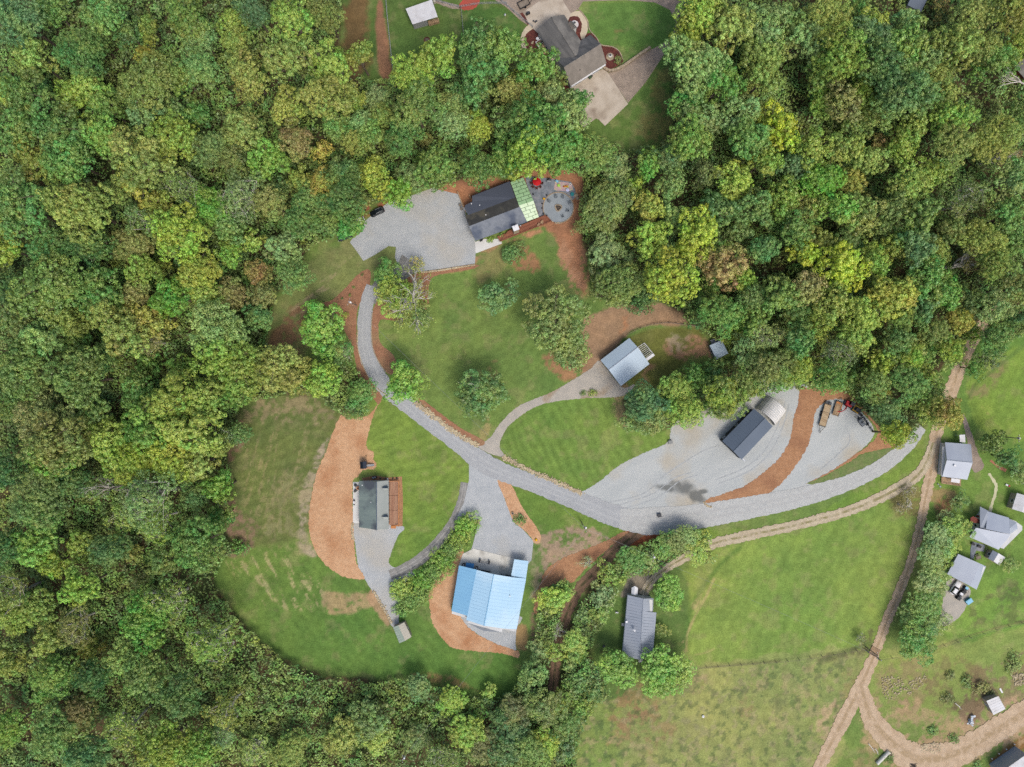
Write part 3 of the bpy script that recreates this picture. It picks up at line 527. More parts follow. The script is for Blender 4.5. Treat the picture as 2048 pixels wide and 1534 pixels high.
sheet('mulch_island', [(1600, 775), (1613, 775), (1650, 778), (1693, 784), (1722, 810), (1745, 840), (1765, 860), (1790, 890), (1776, 897), (1728, 906), (1705, 920), (1655, 948), (1612, 968), (1655, 945), (1693, 921), (1736, 891), (1755, 870), (1754, 857), (1740, 840), (1724, 822), (1705, 808), (1682, 798), (1653, 802), (1637, 814), (1629, 830), (1625, 856), (1618, 884), (1604, 912), (1583, 943), (1560, 969), (1531, 990), (1494, 1006), (1435, 1016), (1410, 1012), (1413, 999), (1458, 984), (1494, 969), (1527, 945), (1555, 920), (1572, 896), (1582, 870), (1588, 833), (1597, 800)], M['mulch_orange'], .05, jag=.2)
sheet('grass_verge', [(1614, 967), (1655, 949), (1705, 921), (1730, 907), (1782, 896), (1760, 916), (1706, 946), (1650, 966)], mat('verge_grass', srgb(108, 130, 70), srgb(126, 134, 84), .5, .95, .2, 2.4), .06)
sheet('mulch_strip', [(836, 800), (842, 797), (883, 828), (925, 858), (968, 882), (958, 892), (921, 872), (880, 842)], M['mulch_red'], .05)
# roads
ribbon('road', [(745, 572), (733, 610), (729, 660), (731, 697), (744, 733), (768, 770), (803, 800), (848, 836), (892, 868), (930, 898), (968, 926), (1010, 946), (1080, 972), (1150, 1000), (1230, 1032), (1300, 1052)], [24, 27, 29, 31, 33, 34, 34, 32, 32, 34, 40, 36, 34, 38, 44, 40], M['road'], .08, .2)
ribbon('driveway', [(822, 522), (806, 542), (782, 556), (760, 570), (746, 590), (740, 604)], [44, 34, 26, 24, 24, 24], M['drive_worn'], .078)
ribbon('road', [(1240, 1038), (1300, 1042), (1380, 1035), (1460, 1022), (1560, 1003), (1640, 984), (1710, 960), (1770, 928), (1815, 890), (1845, 855)], [40, 56, 50, 46, 42, 36, 30, 29, 26, 18], M['road_light'], .09, .15)
ribbon('driveway', [(930, 965), (922, 1010), (902, 1052), (870, 1092), (836, 1122), (800, 1142), (780, 1150)], [16, 20, 20, 22, 22, 22, 20], M['drive_worn'], .03)
ribbon('dirt_road', [(2010, 600), (1972, 640), (1940, 692), (1918, 740), (1900, 785), (1880, 840), (1868, 890), (1862, 940), (1850, 1000), (1838, 1060), (1822, 1120), (1800, 1180), (1772, 1245), (1748, 1310), (1722, 1370), (1690, 1432), (1655, 1500), (1630, 1550), (1560, 1680)], [20, 22, 24, 24, 30, 26, 24, 24, 20, 18, 18, 19, 20, 20, 28, 30, 26, 24, 22], M['dirt'], .10, .3)
ribbon('dirt_track', [(1866, 885), (1840, 945), (1780, 985), (1700, 1020), (1600, 1048), (1500, 1070), (1430, 1086), (1390, 1104), (1340, 1132), (1305, 1160), (1285, 1190)], [16, 22, 22, 20, 20, 21, 20, 18, 16, 15, 18], M['track_grassy'], .11, .25)
ribbon('dirt_track', [(1290, 1052), (1262, 1075), (1225, 1105), (1195, 1140), (1160, 1175), (1136, 1220), (1120, 1270), (1112, 1320), (1106, 1380), (1100, 1440)], [26, 24, 22, 22, 22, 22, 22, 20, 18, 16], M['track_brown'], .07, .3)
ribbon('dirt_track', [(1722, 1368), (1732, 1410), (1752, 1450), (1790, 1490), (1830, 1516), (1880, 1516), (1930, 1498), (1990, 1462), (2048, 1426), (2130, 1380), (2290, 1300)], [24, 34, 42, 48, 60, 60, 52, 50, 50, 46, 40], M['dirt'], .12, .45)
sheet('gravel_turnout', [(1924, 832), (1932, 836), (1945, 872), (1956, 905), (1968, 934), (1946, 942), (1936, 890)], M['gravel_taupe'], .03)
sheet('gravel_pad', [(1896, 1160), (1918, 1160), (1940, 1178), (1938, 1195), (1930, 1218), (1912, 1240), (1890, 1252), (1880, 1240), (1886, 1200)], M['gravel_drive'], .03)
# top house surrounds
sheet('gravel_drive', [(1141, 27), (1156, 19), (1166, 3), (1250, 0), (1310, 5), (1340, 20), (1352, 45), (1346, 68), (1325, 88), (1300, 100), (1240, 132), (1217, 146), (1208, 135), (1218, 150), (1256, 206), (1291, 165), (1330, 106), (1350, 82), (1372, 60), (1384, 20), (1390, -40), (1100, -60), (1110, -10)], M['gravel_taupe'], .02, sm=False)
sheet('gravel_parking', [(985, -40), (990, 0), (1012, 14), (1040, 40), (1064, 56), (1066, 40), (1046, 24), (1095, -8), (1110, -40)], M['gravel_taupe'], .02, sm=False)
sheet('mulch_bed', [(1060, 54), (1046, 72), (1044, 90), (1054, 104), (1070, 115), (1100, 130), (1130, 178), (1146, 190), (1150, 172), (1110, 105), (1075, 52)], M['mulch_maroon'], .04)
sheet('mulch_bed', [(1040, 27), (1045, 25), (1065, 53), (1058, 54)], M['mulch_maroon'], .04, sm=False)
sheet('mulch_bed', [(1136, 34), (1150, 30), (1164, 40), (1166, 56), (1162, 70), (1180, 66), (1192, 74), (1199, 88), (1220, 92), (1236, 101), (1246, 118), (1244, 126), (1228, 136), (1212, 136), (1195, 100), (1160, 80), (1140, 50)], M['mulch_maroon'], .04)
sheet('garden_path', [(1141, 27), (1158, 22), (1170, 34), (1176, 52), (1171, 72), (1165, 80), (1160, 70), (1164, 52), (1158, 36), (1148, 32), (1138, 34)], M['path_beige'], .06)
sheet('garden_path', [(1060, 48), (1066, 56), (1054, 66), (1048, 82), (1056, 104), (1050, 106), (1041, 84), (1046, 62)], M['path_beige'], .06)
sheet('concrete_patio', [(1046, 24), (1095, -8), (1120, -8), (1142, 28), (1136, 42), (1120, 50), (1085, 72), (1075, 66), (1060, 52)], M['concrete'], .10, sm=False, thick=1)
sheet('concrete_drive', [(1150, 168), (1207, 137), (1218, 149), (1256, 208), (1210, 252), (1197, 239), (1192, 237), (1165, 256), (1150, 220), (1144, 176)], M['concrete'], .10, sm=False, thick=1)
sheet('playground_mulch', [(918, 12), (930, -4), (955, -8), (958, 6), (946, 18), (926, 20)], M['carpet_red'], .03)
sheet('gravel_path', [(868, -2), (890, 4), (915, 10), (918, 18), (900, 16), (868, 4)], M['gravel_taupe'], .03)
# cabin surrounds
sheet('stone_patio', [(1050, 352), (1075, 354), (1098, 357), (1142, 364), (1150, 378), (1152, 392), (1146, 400), (1090, 433), (1078, 436), (1060, 400)], M['stone_patio'], .10, sm=False, thick=1)
sheet('concrete_patio', [(950, 484), (968, 478), (1000, 478), (1004, 487), (951, 507)], M['concrete_white'], .11, sm=False, thick=1)
sheet('concrete_patio', [(706, 964), (722, 964), (722, 1046), (706, 1046)], M['concrete_white'], .10, sm=False, thick=1)
sheet('concrete_patio', [(947, 1097), (1030, 1117), (1026, 1160), (916, 1135), (926, 1107)], M['concrete_grey'], .12, sm=False, thick=1)
sheet('garden_path', [(1976, 948), (1980, 946), (1987, 956), (1995, 970), (1993, 990), (1987, 1005), (1983, 1024), (1977, 1022), (1982, 1004), (1987, 988), (1989, 972), (1983, 960)], M['path_cream'], .04)
sheet('flower_border', [(1979, 922), (1983, 920), (1997, 930), (2014, 940), (2011, 944), (1993, 934)], M['terracotta'], .04)
# a damp dark stain in the yard gravel: part of that material, with a ragged soft edge
def stain(m, spots):
    N = m.node_tree.nodes; L = m.node_tree.links; b = N['Principled BSDF']; src = b.inputs['Base Color'].links[0].from_socket
    tc = N.new('ShaderNodeTexCoord'); nz = N.new('ShaderNodeTexNoise'); nz.inputs['Scale'].default_value = .35; nz.inputs['Detail'].default_value = 6; L.new(tc.outputs['Object'], nz.inputs['Vector']); tot = None
    for px, py, rx, ry, ang in spots:
        x, y, _ = P(px, py); mp = N.new('ShaderNodeMapping'); mp.vector_type = 'TEXTURE'; mp.inputs['Location'].default_value = (x, y, 0); mp.inputs['Rotation'].default_value = (0, 0, R(ang)); mp.inputs['Scale'].default_value = (rx / S, ry / S, 1)
        L.new(tc.outputs['Object'], mp.inputs[0]); ln = N.new('ShaderNodeVectorMath'); ln.operation = 'LENGTH'; L.new(mp.outputs[0], ln.inputs[0])
        mr = N.new('ShaderNodeMapRange'); mr.inputs[1].default_value = 0; mr.inputs[2].default_value = 1.5; mr.inputs[3].default_value = 1; mr.inputs[4].default_value = 0; L.new(ln.outputs['Value'], mr.inputs[0])
        if tot is None: tot = mr.outputs[0]
        else: mx_ = N.new('ShaderNodeMath'); mx_.operation = 'MAXIMUM'; L.new(tot, mx_.inputs[0]); L.new(mr.outputs[0], mx_.inputs[1]); tot = mx_.outputs[0]
    ad = N.new('ShaderNodeMath'); ad.operation = 'ADD'; L.new(tot, ad.inputs[0]); L.new(nz.outputs['Fac'], ad.inputs[1])
    r = N.new('ShaderNodeMapRange'); r.inputs[1].default_value = .76; r.inputs[2].default_value = 1.2; r.inputs[4].default_value = .8; L.new(ad.outputs[0], r.inputs[0])
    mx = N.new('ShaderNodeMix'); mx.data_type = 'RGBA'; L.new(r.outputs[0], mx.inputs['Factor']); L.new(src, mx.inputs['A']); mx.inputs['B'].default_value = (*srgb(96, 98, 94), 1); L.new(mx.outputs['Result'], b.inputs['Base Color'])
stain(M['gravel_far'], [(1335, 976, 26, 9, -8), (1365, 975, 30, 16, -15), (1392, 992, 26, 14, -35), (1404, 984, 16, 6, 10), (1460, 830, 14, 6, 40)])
M['wheel_mark'] = mat('pressed_gravel', srgb(168, 172, 171), srgb(184, 187, 186), 1.2, .95, .08, 3)
for k_, pts_ in enumerate(([(1236, 1010), (1270, 1000), (1310, 985), (1350, 955), (1385, 945)], [(1244, 1018), (1280, 1008), (1320, 992), (1360, 962), (1395, 950)], [(1180, 1000), (1230, 1002), (1290, 985), (1330, 950), (1400, 905), (1440, 890)], [(1430, 960), (1490, 935), (1530, 900), (1556, 850), (1570, 805)], [(1438, 967), (1498, 942), (1540, 905), (1566, 852), (1578, 808)], [(1640, 940), (1680, 905), (1700, 880), (1690, 850)])):
    ribbon('wheel_track', pts_, [1.9] * len(pts_), M['wheel_mark'], .026 + .002 * k_, .08)
# ================================================================= BUILDINGS
V2 = lambda p: np.array(p[:2], float)
def slope_slab(mb, quad, th=.14, m=0):
    """quad of 3D corners (ccw from above) -> slab"""
    q = [Vector(p) for p in quad]; n = len(q)
    if sum(q[i].x * q[(i + 1) % n].y - q[(i + 1) % n].x * q[i].y for i in range(n)) < 0: q = q[::-1]
    vs = [tuple(p) for p in q] + [(p.x, p.y, p.z - th) for p in q]
    mb.add(vs, [tuple(range(n)), tuple(range(2 * n - 1, n - 1, -1))] + [(i, n + i, n + (i + 1) % n, (i + 1) % n) for i in range(n)], m)
def ribs(mb, quad, spacing, w=.06, h=.03, m=0):
    """raised seams running from edge q0-q1 (eave) to edge q3-q2 (ridge)"""
    a, b, c, d = [Vector(p) for p in quad]; L = (b - a).length; k = max(2, int(L / spacing))
    for i in range(1, k):
        t = i / k; p = a.lerp(b, t); q = d.lerp(c, t); s = (b - a).normalized() * w / 2; up = Vector((0, 0, h)); dn = Vector((0, 0, -.01))
        vs = [p - s + dn, p + s + dn, q + s + dn, q - s + dn, p - s + up, p + s + up, q + s + up, q - s + up]
        mb.add(vs, [(4, 5, 6, 7), (0, 1, 5, 4), (1, 2, 6, 5), (2, 3, 7, 6), (3, 0, 4, 7)], m)
def walls_of(root, foot, z1, wm, ztops=None, name='wall'):
    mb = MB(); mb.prism(foot, 0.0, z1 if ztops is None else ztops); return mb.build(name, wm, root)
def opening(root, a, b, t, w, z0, h, name='window', fm=None, pm=None):
    """a frame with a pane or leaf on the outside of wall a->b (outside on the right of a->b)"""
    a = V2(a); b = V2(b); d = b - a; L = np.linalg.norm(d); d /= L; n = np.array([d[1], -d[0]]); c = a + d * L * t; rz = math.atan2(d[1], d[0])
    mb = MB(); p = c + n * .03; f = .09
    for s in (-1, 1): mb.box((p[0] + d[0] * s * (w / 2 - f / 2), p[1] + d[1] * s * (w / 2 - f / 2), z0 + h / 2), (f, .1, h), rz)
    for zz in (z0 + f / 2, z0 + h - f / 2): mb.box((p[0], p[1], zz), (w - 2 * f, .1, f), rz)
    fr = mb.build(name, fm or M['white'], root)
    q = c + n * .01; mb = MB(); mb.box((q[0], q[1], z0 + h / 2), (w - 2 * f, .06, h - 2 * f), rz); mb.build('pane' if name == 'window' else 'door_leaf', pm or M['glass'], fr)
def inset(quad, d):
    """inset a convex plan quad by d metres"""
    q = [V2(p) for p in quad]; c = sum(q) / 4; out = []
    for i in range(4):
        e1 = q[(i + 1) % 4] - q[i]; e0 = q[i - 1] - q[i]; e1 /= np.linalg.norm(e1); e0 /= np.linalg.norm(e0); out.append(tuple(q[i] + (e1 + e0) * d))
    return out
def house(name, label, cat, px, ze, zr, roofs, wm, rf=.5, rib=0, ze2=None, over=.35, group=None, cap=None, nwin=(3, 3), doors=(), win_z=1.0, thick=.14, gable_m=None):
    """px: four eave corners A,B,C,D seen in the photo at eave height; ridge parallel to A-B, at fraction rf from A-B side towards D-C"""
    ze2 = ze if ze2 is None else ze2
    A, B = P(*px[0], ze), P(*px[1], ze); C, D = P(*px[2], ze2), P(*px[3], ze2)
    A, B, C, D = [Vector(p) for p in (A, B, C, D)]
    G0 = A.lerp(D, rf); G1 = B.lerp(C, rf); G0.z = G1.z = zr
    c = (A + B + C + D) / 4; root = thing(name, label, cat, (c.x, c.y, 0), 0, group)
    rm = roofs if isinstance(roofs, (list, tuple)) else (roofs, roofs)
    for k, quad in enumerate(((A, B, G1, G0), (C, D, G0, G1))):
        mb = MB(); slope_slab(mb, quad, thick)
        if rib: ribs(mb, quad, rib)
        mb.build('roof', rm[k], root)
    if cap:
        mb = MB(); e = (G1 - G0).normalized() * .05; mb.tube([G0 - e + Vector((0, 0, .02)), G1 + e + Vector((0, 0, .02))], .12, 6); mb.build('ridge_cap', cap, root)
    q = inset([A, B, C, D], over); f = lambda p: (p[0], p[1])
    # gabled wall body as one mesh: eave walls and gable ends up to the roof's underside
    def zroof(p):
        a = V2(A); dd = V2(D) - a; t = ((V2(p) - a) @ np.array([-(V2(B) - a)[1], (V2(B) - a)[0]])) / (dd @ np.array([-(V2(B) - a)[1], (V2(B) - a)[0]]))
        return (ze + (zr - ze) * t / rf if t < rf else ze2 + (zr - ze2) * (1 - t) / (1 - rf)) - thick - .04
    g0 = V2(q[0]) + (V2(q[3]) - V2(q[0])) * rf; g1 = V2(q[1]) + (V2(q[2]) - V2(q[1])) * rf
    pts = [f(q[0]), f(q[1]), f(g1), f(q[2]), f(q[3]), f(g0)]
    walls_of(root, pts, 0, gable_m or wm, [zroof(p) for p in pts])
    ccw = sum(q[i][0] * q[(i + 1) % 4][1] - q[(i + 1) % 4][0] * q[i][1] for i in range(4)) > 0
    e = [(q[0], q[1]), (q[1], q[2]), (q[2], q[3]), (q[3], q[0])]
    if not ccw: e = [(b, a) for a, b in e]
    for side, cnt in ((0, nwin[0]), (2, nwin[1])):
        for i in range(cnt):
            t = (i + .5) / cnt
            if (side, i) in doors: opening(root, *e[side], t, 1.0, .05, 2.05, 'door', M['white'], M['siding_dark'])
            else: opening(root, *e[side], t, 1.1, win_z, 1.15)
    return root, (A, B, C, D, G0, G1), e
def flat_roof(root, pts3, m, rib=0, name='roof', thick=.12):
    mb = MB(); slope_slab(mb, pts3, thick)
    if rib: ribs(mb, pts3, rib)
    return mb.build(name, m, root)
def pipe(root, x, y, z0, h=.5, r=.09, m=None, name='vent_pipe'):
    mb = MB(); mb.tube([(x, y, z0 - .1), (x, y, z0 + h)], r, 8); mb.tube([(x, y, z0 + h), (x, y, z0 + h + .06)], r * 1.6, 8); return mb.build(name, m or M['white'], root)
def rail(root, pts, h=.95, z=0, m=None, step=1.6, name='railing'):
    m = m or M['wood_new']; mb = MB()
    for a, b in zip(pts[:-1], pts[1:]):
        a = Vector((*a[:2], z)); b = Vector((*b[:2], z)); L = (b - a).length; rz = math.atan2(b.y - a.y, b.x - a.x); c = (a + b) / 2
        mb.box((c.x, c.y, z + h), (L, .12, .05), rz); mb.box((c.x, c.y, z + h * .5), (L, .04, .06), rz)
        k = max(1, int(L / step))
        for i in range(k + 1):
            p = a.lerp(b, i / k); mb.box((p.x, p.y, z + h / 2 - .01), (.1, .1, h), rz)
    return mb.build(name, m, root)
def boards(root, quad, z, m, n, name='deck_boards', th=.1, gap=.02):
    """separate boards laid along quad edge 0-1, n of them from 0-1 to 3-2"""
    a, b, c, d = [Vector((*p[:2], z)) for p in quad]; mb = MB()
    for i in range(n):
        t0 = i / n; t1 = (i + 1) / n - gap / max((d - a).length, .1)
        mb.prism([tuple(a.lerp(d, t0))[:2], tuple(b.lerp(c, t0))[:2], tuple(b.lerp(c, t1))[:2], tuple(a.lerp(d, t1))[:2]], z - th, z + .004 * (i % 3))
    return mb.build(name, m, root)
PP = lambda x, y, z=0: P(x, y, z)

# ---- grey shingle house with crossing gables (top)
r0 = thing('shingle_house', 'large grey shingle house with crossing gables and white garage front at top of photo', 'house', (*P(1140, 105)[:2], 0))
def gable_block(root, px, ze, zr, rf, rms, wm, rib=0, over=.3, thick=.14, wall=True):
    A, B, C, D = [Vector(P(*p, ze)) for p in px]; G0 = A.lerp(D, rf); G1 = B.lerp(C, rf); G0.z = G1.z = zr
    for k, quad in enumerate(((A, B, G1, G0), (C, D, G0, G1))):
        mb = MB(); slope_slab(mb, quad, thick)
        if rib: ribs(mb, quad, rib)
        mb.build('roof', rms[k], root)
    if wall:
        q = inset([A, B, C, D], over); g0 = V2(q[0]) + (V2(q[3]) - V2(q[0])) * rf; g1 = V2(q[1]) + (V2(q[2]) - V2(q[1])) * rf
        e = over / (np.linalg.norm(V2(A) - V2(D)) * rf) * (zr - ze); lo = ze - thick - .04 + e
        walls_of(root, [q[0], q[1], tuple(g1), q[2], q[3], tuple(g0)], 0, wm, [lo, lo, zr - thick - .04, lo, lo, zr - thick - .04])
    mb = MB(); mb.tube([G0 + Vector((0, 0, .02)), G1 + Vector((0, 0, .02))], .11, 6); mb.build('ridge_cap', M['shingle_grey'], root)
    return A, B, C, D, G0, G1
gable_block(r0, [(1074, 61), (1120, 136), (1177, 106), (1128, 29)], 3.2, 6.4, .5, (M['shingle_stain'], M['shingle_grey']), M['siding_white'])
A, B, C, D, G0, G1 = gable_block(r0, [(1140.8, 172), (1213, 126), (1181, 69), (1109, 115)], 3.2, 6.9, .46, (M['shingle_taupe'], M['shingle_stain']), M['siding_white'])
q = inset([A, B, C, D], .3)
for t in (.24, .5, .76): opening(r0, q[0], q[1], t, 2.5, .05, 2.2, 'garage_door', M['white'], M['siding_grey'])
mb = MB(); a_ = Vector((*q[0], 0)); b_ = Vector((*q[1], 0)); dd = (b_ - a_).normalized(); nn = Vector((dd.y, -dd.x, 0)); c_ = (a_ + b_) / 2 + nn * .3
mb.box((c_.x, c_.y, 2.66), ((b_ - a_).length, .6, .16), math.atan2(dd.y, dd.x)); mb.build('garage_trim', M['white'], r0)
gable_block(r0, [(1134, 49), (1143, 62), (1155, 57), (1146, 44)], 3.1, 4.6, .5, (M['shingle_taupe'], M['shingle_grey']), M['siding_white'], over=.2)
pipe(r0, *P(1160, 141, 4.6)[:2], 4.7, m=M['dark'])
for t in (.2, .5, .8): opening(r0, V2(P(1076, 64, 3.2)) + np.array([.3, -.3]), V2(P(1108, 114, 3.2)) + np.array([.3, .0]), t, 1.2, 1, 1.2)
# ---- cabin with the green sheathed roof
r1 = thing('cabin', 'long cabin with charcoal roof and unfinished pale green roof panels at its east end', 'house', (*P(990, 430)[:2], 0))
zr, ze = 6.0, 3.6
E1 = P(950.7, 482, ze); E2 = P(1055.4, 443.5, ze); R1 = P(938.3, 452.3, zr); R2 = P(1039.6, 413.6, zr)
flat_roof(r1, (E1, E2, R2, R1), M['shingle_blue'])
# rear slope near the ridge, then the low membrane roof of the rear wing
B1 = P(930, 431, 4.7); B2 = P(1030, 393, 4.7)
flat_roof(r1, (R1, R2, B2, B1), M['shingle_dark'])
W_ = [P(933, 425, 4.6), P(929.5, 411, 4.1), P(945, 403, 4.0), P(944, 392, 3.9), P(1019.3, 362.5, 3.4), P(1031, 396, 4.85), P(938, 432, 4.85)]
mb = MB(); slope_slab(mb, W_, .16); mb.build('membrane_roof', M['membrane'], r1)
g1_, g2_, g3_, g4_, g5_, g6_ = P(1021, 364, 3.6), P(1046.6, 354.8, 3.6), P(1067, 401.5, 5.9), P(1038, 411, 5.9), P(1077.6, 434, 3.9), P(1054, 442.8, 3.9)
for quad, m_ in (((g1_, g2_, g3_, g4_), M['panel_green_shaded']), ((g4_, g3_, g5_, g6_), M['panel_green_lit'])):
    a, b, c, d = [Vector(p) for p in quad]; mb = MB(); slope_slab(mb, quad, .1); ob = mb.build('sheathing_panels', m_, r1)
    mb = MB(); up = Vector((0, 0, .02)); rows = 5 if m_ is M['panel_green_lit'] else 7
    def strip(p, q_, w=.13):
        e_ = (q_ - p).normalized().cross(Vector((0, 0, 1))) * w / 2; mb.add([p - e_ + up, p + e_ + up, q_ + e_ + up, q_ - e_ + up], [(0, 1, 2, 3)])
    for i in range(1, rows):
        t = i / rows; strip(a.lerp(d, t), b.lerp(c, t))
    for i in range(rows):
        for s_ in ((.3, .82) if i % 2 else (.55,)):
            p = a.lerp(d, i / rows).lerp(b.lerp(c, i / rows), s_); q_ = a.lerp(d, (i + 1) / rows).lerp(b.lerp(c, (i + 1) / rows), s_); strip(p, q_)
    mb.build('seam_tape', M['seam'], ob)
mb = MB(); mb.prism([P(952, 478, 0)[:2], P(1076, 431, 0)[:2], P(1048, 362, 0)[:2], P(946, 396, 0)[:2], P(936, 428, 0)[:2]], 0, 3.2); mb.build('wall', M['siding_brown'], r1)
mb = MB()
for fr_, z_ in (((R1, E1, B1), .2),):
    a, b, c = [Vector(p) for p in fr_]; i_ = Vector((.25, .1, -.18)); mb.add([a + i_, b + i_, (b + i_) * 1 - Vector((0, 0, .6)), (c + i_) - Vector((0, 0, 1.4)), c + i_], [(0, 1, 2, 3, 4)])
mb.build('gable_end', M['siding_brown'], r1)
w0 = V2(P(952, 478)); w1 = V2(P(1076, 431))
for t in (.1, .25, .45, .8): opening(r1, w0, w1, t, 1.1, 1, 1.2)
opening(r1, w0, w1, .62, 1.0, .1, 2.05, 'door', M['white'], M['siding_dark'])
mb = MB(); cx, cy, _ = P(1031.5, 456, 5.6); mb.box((cx, cy, 2.9), (1.7, 1.5, 5.8), R(21)); ch = mb.build('chimney', M['stone_beige'], r1, bevel=.05)
mb = MB(); mb.box((cx, cy, 5.86), (1.85, 1.65, .12), R(21)); mb.disc((cx - .1, cy + .3, 5.9), .28, .35); mb.build('chimney_cap', M['white'], ch)
for x, y, z in ((993.8, 405, 3.7), (971.8, 430.3, 5.2), (943, 408, 3.9), (959.5, 411, 4.2), (1041, 452, 3.6)): pipe(r1, *P(x, y, z)[:2], z, .35, .1)
# timber deck along the south side of the cabin
r = thing('wooden_deck', 'long red-brown timber deck with railing along the south side of the cabin', 'deck', (*P(1050, 458)[:2], 0))
dq = [P(1000, 484), P(1103, 443.5), P(1090, 431), P(1016, 463)]
boards(r, [dq[0], dq[1], dq[2], dq[3]], .9, M['wood_red'], 16); boards(r, [P(1000, 484), P(1016, 478), P(1010, 468), P(994, 474)], .7, M['wood_red'], 5, 'steps')
rail(r, [P(1000, 484, .9), P(1103, 443.5, .9)], .95, .9, M['wood_red']); rail(r, [P(1103, 443.5, .9), P(1093, 433, .9)], .95, .9, M['wood_red'])
for i in range(9):
    p = Vector(dq[0]).lerp(Vector(dq[1]), i / 8); mb = MB(); mb.box((p.x, p.y + .1, .4), (.16, .16, .8)); mb.build('deck_post', M['wood_red'], r)

# ---- lower left house with two dormers
r2, g, e = house('dormer_house', 'small house with dark grey roof, two dormers and timber deck beside the tan mulch strip', 'house', [(718, 1054.5), (718, 961.5), (777, 960.7), (777, 1057.5)], 3.0, 5.6, (M['metal_old'], M['metal_greenlight']), M['siding_white'], rf=.655, cap=M['slate_light'], nwin=(4, 0))
for y in (976.5, 1034):
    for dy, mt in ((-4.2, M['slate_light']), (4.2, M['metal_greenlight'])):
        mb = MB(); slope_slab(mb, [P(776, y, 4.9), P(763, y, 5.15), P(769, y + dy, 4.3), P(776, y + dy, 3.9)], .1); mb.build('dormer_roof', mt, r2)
    x0, y0, _ = P(774.3, y, 4); mb = MB(); mb.prism([(x0 - 1.0, y0 - .6), (x0, y0 - .6), (x0, y0), (x0, y0 + .6), (x0 - 1.0, y0 + .6), (x0 - 1.0, y0)], 3.0, [3.9, 3.9, 4.62, 3.9, 3.9, 4.62]); dm = mb.build('dormer', M['siding_white'], r2)
    mb = MB(); mb.box((x0 + .02, y0, 3.9), (.06, .6, .6)); mb.build('dormer_window', M['glass'], dm)
pipe(r2, *P(725, 970, 3.3)[:2], 3.4, .3, .1); pipe(r2, *P(742, 1004, 4.6)[:2], 4.5, .4, .08)
r = thing('wooden_deck', 'timber deck with orange new railing on the east side of the dormer house', 'deck', (*P(788, 1005)[:2], 0))
for k in range(3):
    ya, yb = 961.5 + k * 29.6, 961.5 + (k + 1) * 29.6 - .6
    boards(r, [P(779, ya, .8), P(779, yb, .8), P(797, yb, .8), P(797, ya, .8)], .8, M['wood_deck'], 14)
rail(r, [P(779, 961.5, .8), P(798, 961.5, .8), P(798, 1050, .8), P(793, 1050, .8)], .95, .8, M['wood_new'], name='railing')
boards(r, [P(782, 1051, .4), P(792, 1051, .4), P(792, 1057, .3), P(782, 1057, .3)], .45, M['wood_new'], 4, 'steps')
# ---- the blue roofed workshop
r3 = thing('blue_workshop', 'wide workshop with four sky-blue metal roof panels and open concrete patio to the north', 'workshop', (*P(975, 1195)[:2], 0))
def quadP(l): return [P(x, y, z) for x, y, z in l]
flat_roof(r3, quadP([(903, 1222, 3.4), (918, 1131, 3.4), (953.5, 1139.5, 4.4), (934.5, 1231.5, 4.4)]), M['metal_blue_shade_trim'], 1.0)
flat_roof(r3, quadP([(932.5, 1240, 4.3), (952.5, 1139.5, 4.3), (987.6, 1148.7, 5.3), (968, 1251.5, 5.3)]), M['metal_blue'], 1.0)
flat_roof(r3, quadP([(968, 1251.5, 5.3), (987.6, 1148.7, 5.3), (1025, 1154.5, 4.5), (1005.3, 1256.8, 4.5)]), M['metal_blue'], 1.0)
flat_roof(r3, quadP([(1004.6, 1257, 4.25), (1024.4, 1154.5, 4.25), (1052.3, 1157, 3.4), (1033.5, 1258.5, 3.4)]), M['metal_blue'], 1.0)
flat_roof(r3, quadP([(1022, 1152.5, 3.7), (1028.6, 1118.5, 3.4), (1057, 1122.2, 3.0), (1052, 1157, 3.3)]), M['metal_blue'], 1.0)
mb = MB(); mb.tube([Vector(P(968, 1251.6, 5.32)), Vector(P(987.6, 1148.6, 5.32))], .13, 6); mb.build('ridge_cap', M['metal_blue_shade_trim'], r3)
mb = MB(); mb.prism([P(905, 1220.5)[:2], P(919.5, 1133)[:2], P(1050, 1158)[:2], P(1031, 1256)[:2], P(935, 1238)[:2], P(936, 1230)[:2]], 0, 3.1); mb.build('wall', M['siding_white'], r3)
mb = MB(); q_ = [P(937, 1237)[:2], P(955, 1141)[:2], P(987, 1149.5)[:2], P(1022, 1154)[:2], P(1004, 1255)[:2], P(968, 1250)[:2]]; mb.prism(q_, 3.1, [4.0, 4.0, 5.1, 4.2, 4.2, 5.1]); mb.build('gable_wall', M['siding_white'], r3)
for x, y in ((1030, 1121), (1055, 1124)): p = P(x, y); mb = MB(); mb.box((p[0], p[1], 1.45), (.2, .2, 2.9)); mb.build('annex_post', M['siding_white'], r3)
w0, w1 = V2(P(1050, 1158)), V2(P(919.5, 1133))
for t in (.3, .62): opening(r3, w0, w1, t, 3.0, .1, 2.7, 'roller_door', M['metal_blue_shade_trim'], M['siding_dark'])
opening(r3, w0, w1, .85, 1.0, .1, 2.1, 'door', M['white'], M['siding_dark'])
pipe(r3, *P(1020, 1192, 4.5)[:2], 4.4, .3, .12)
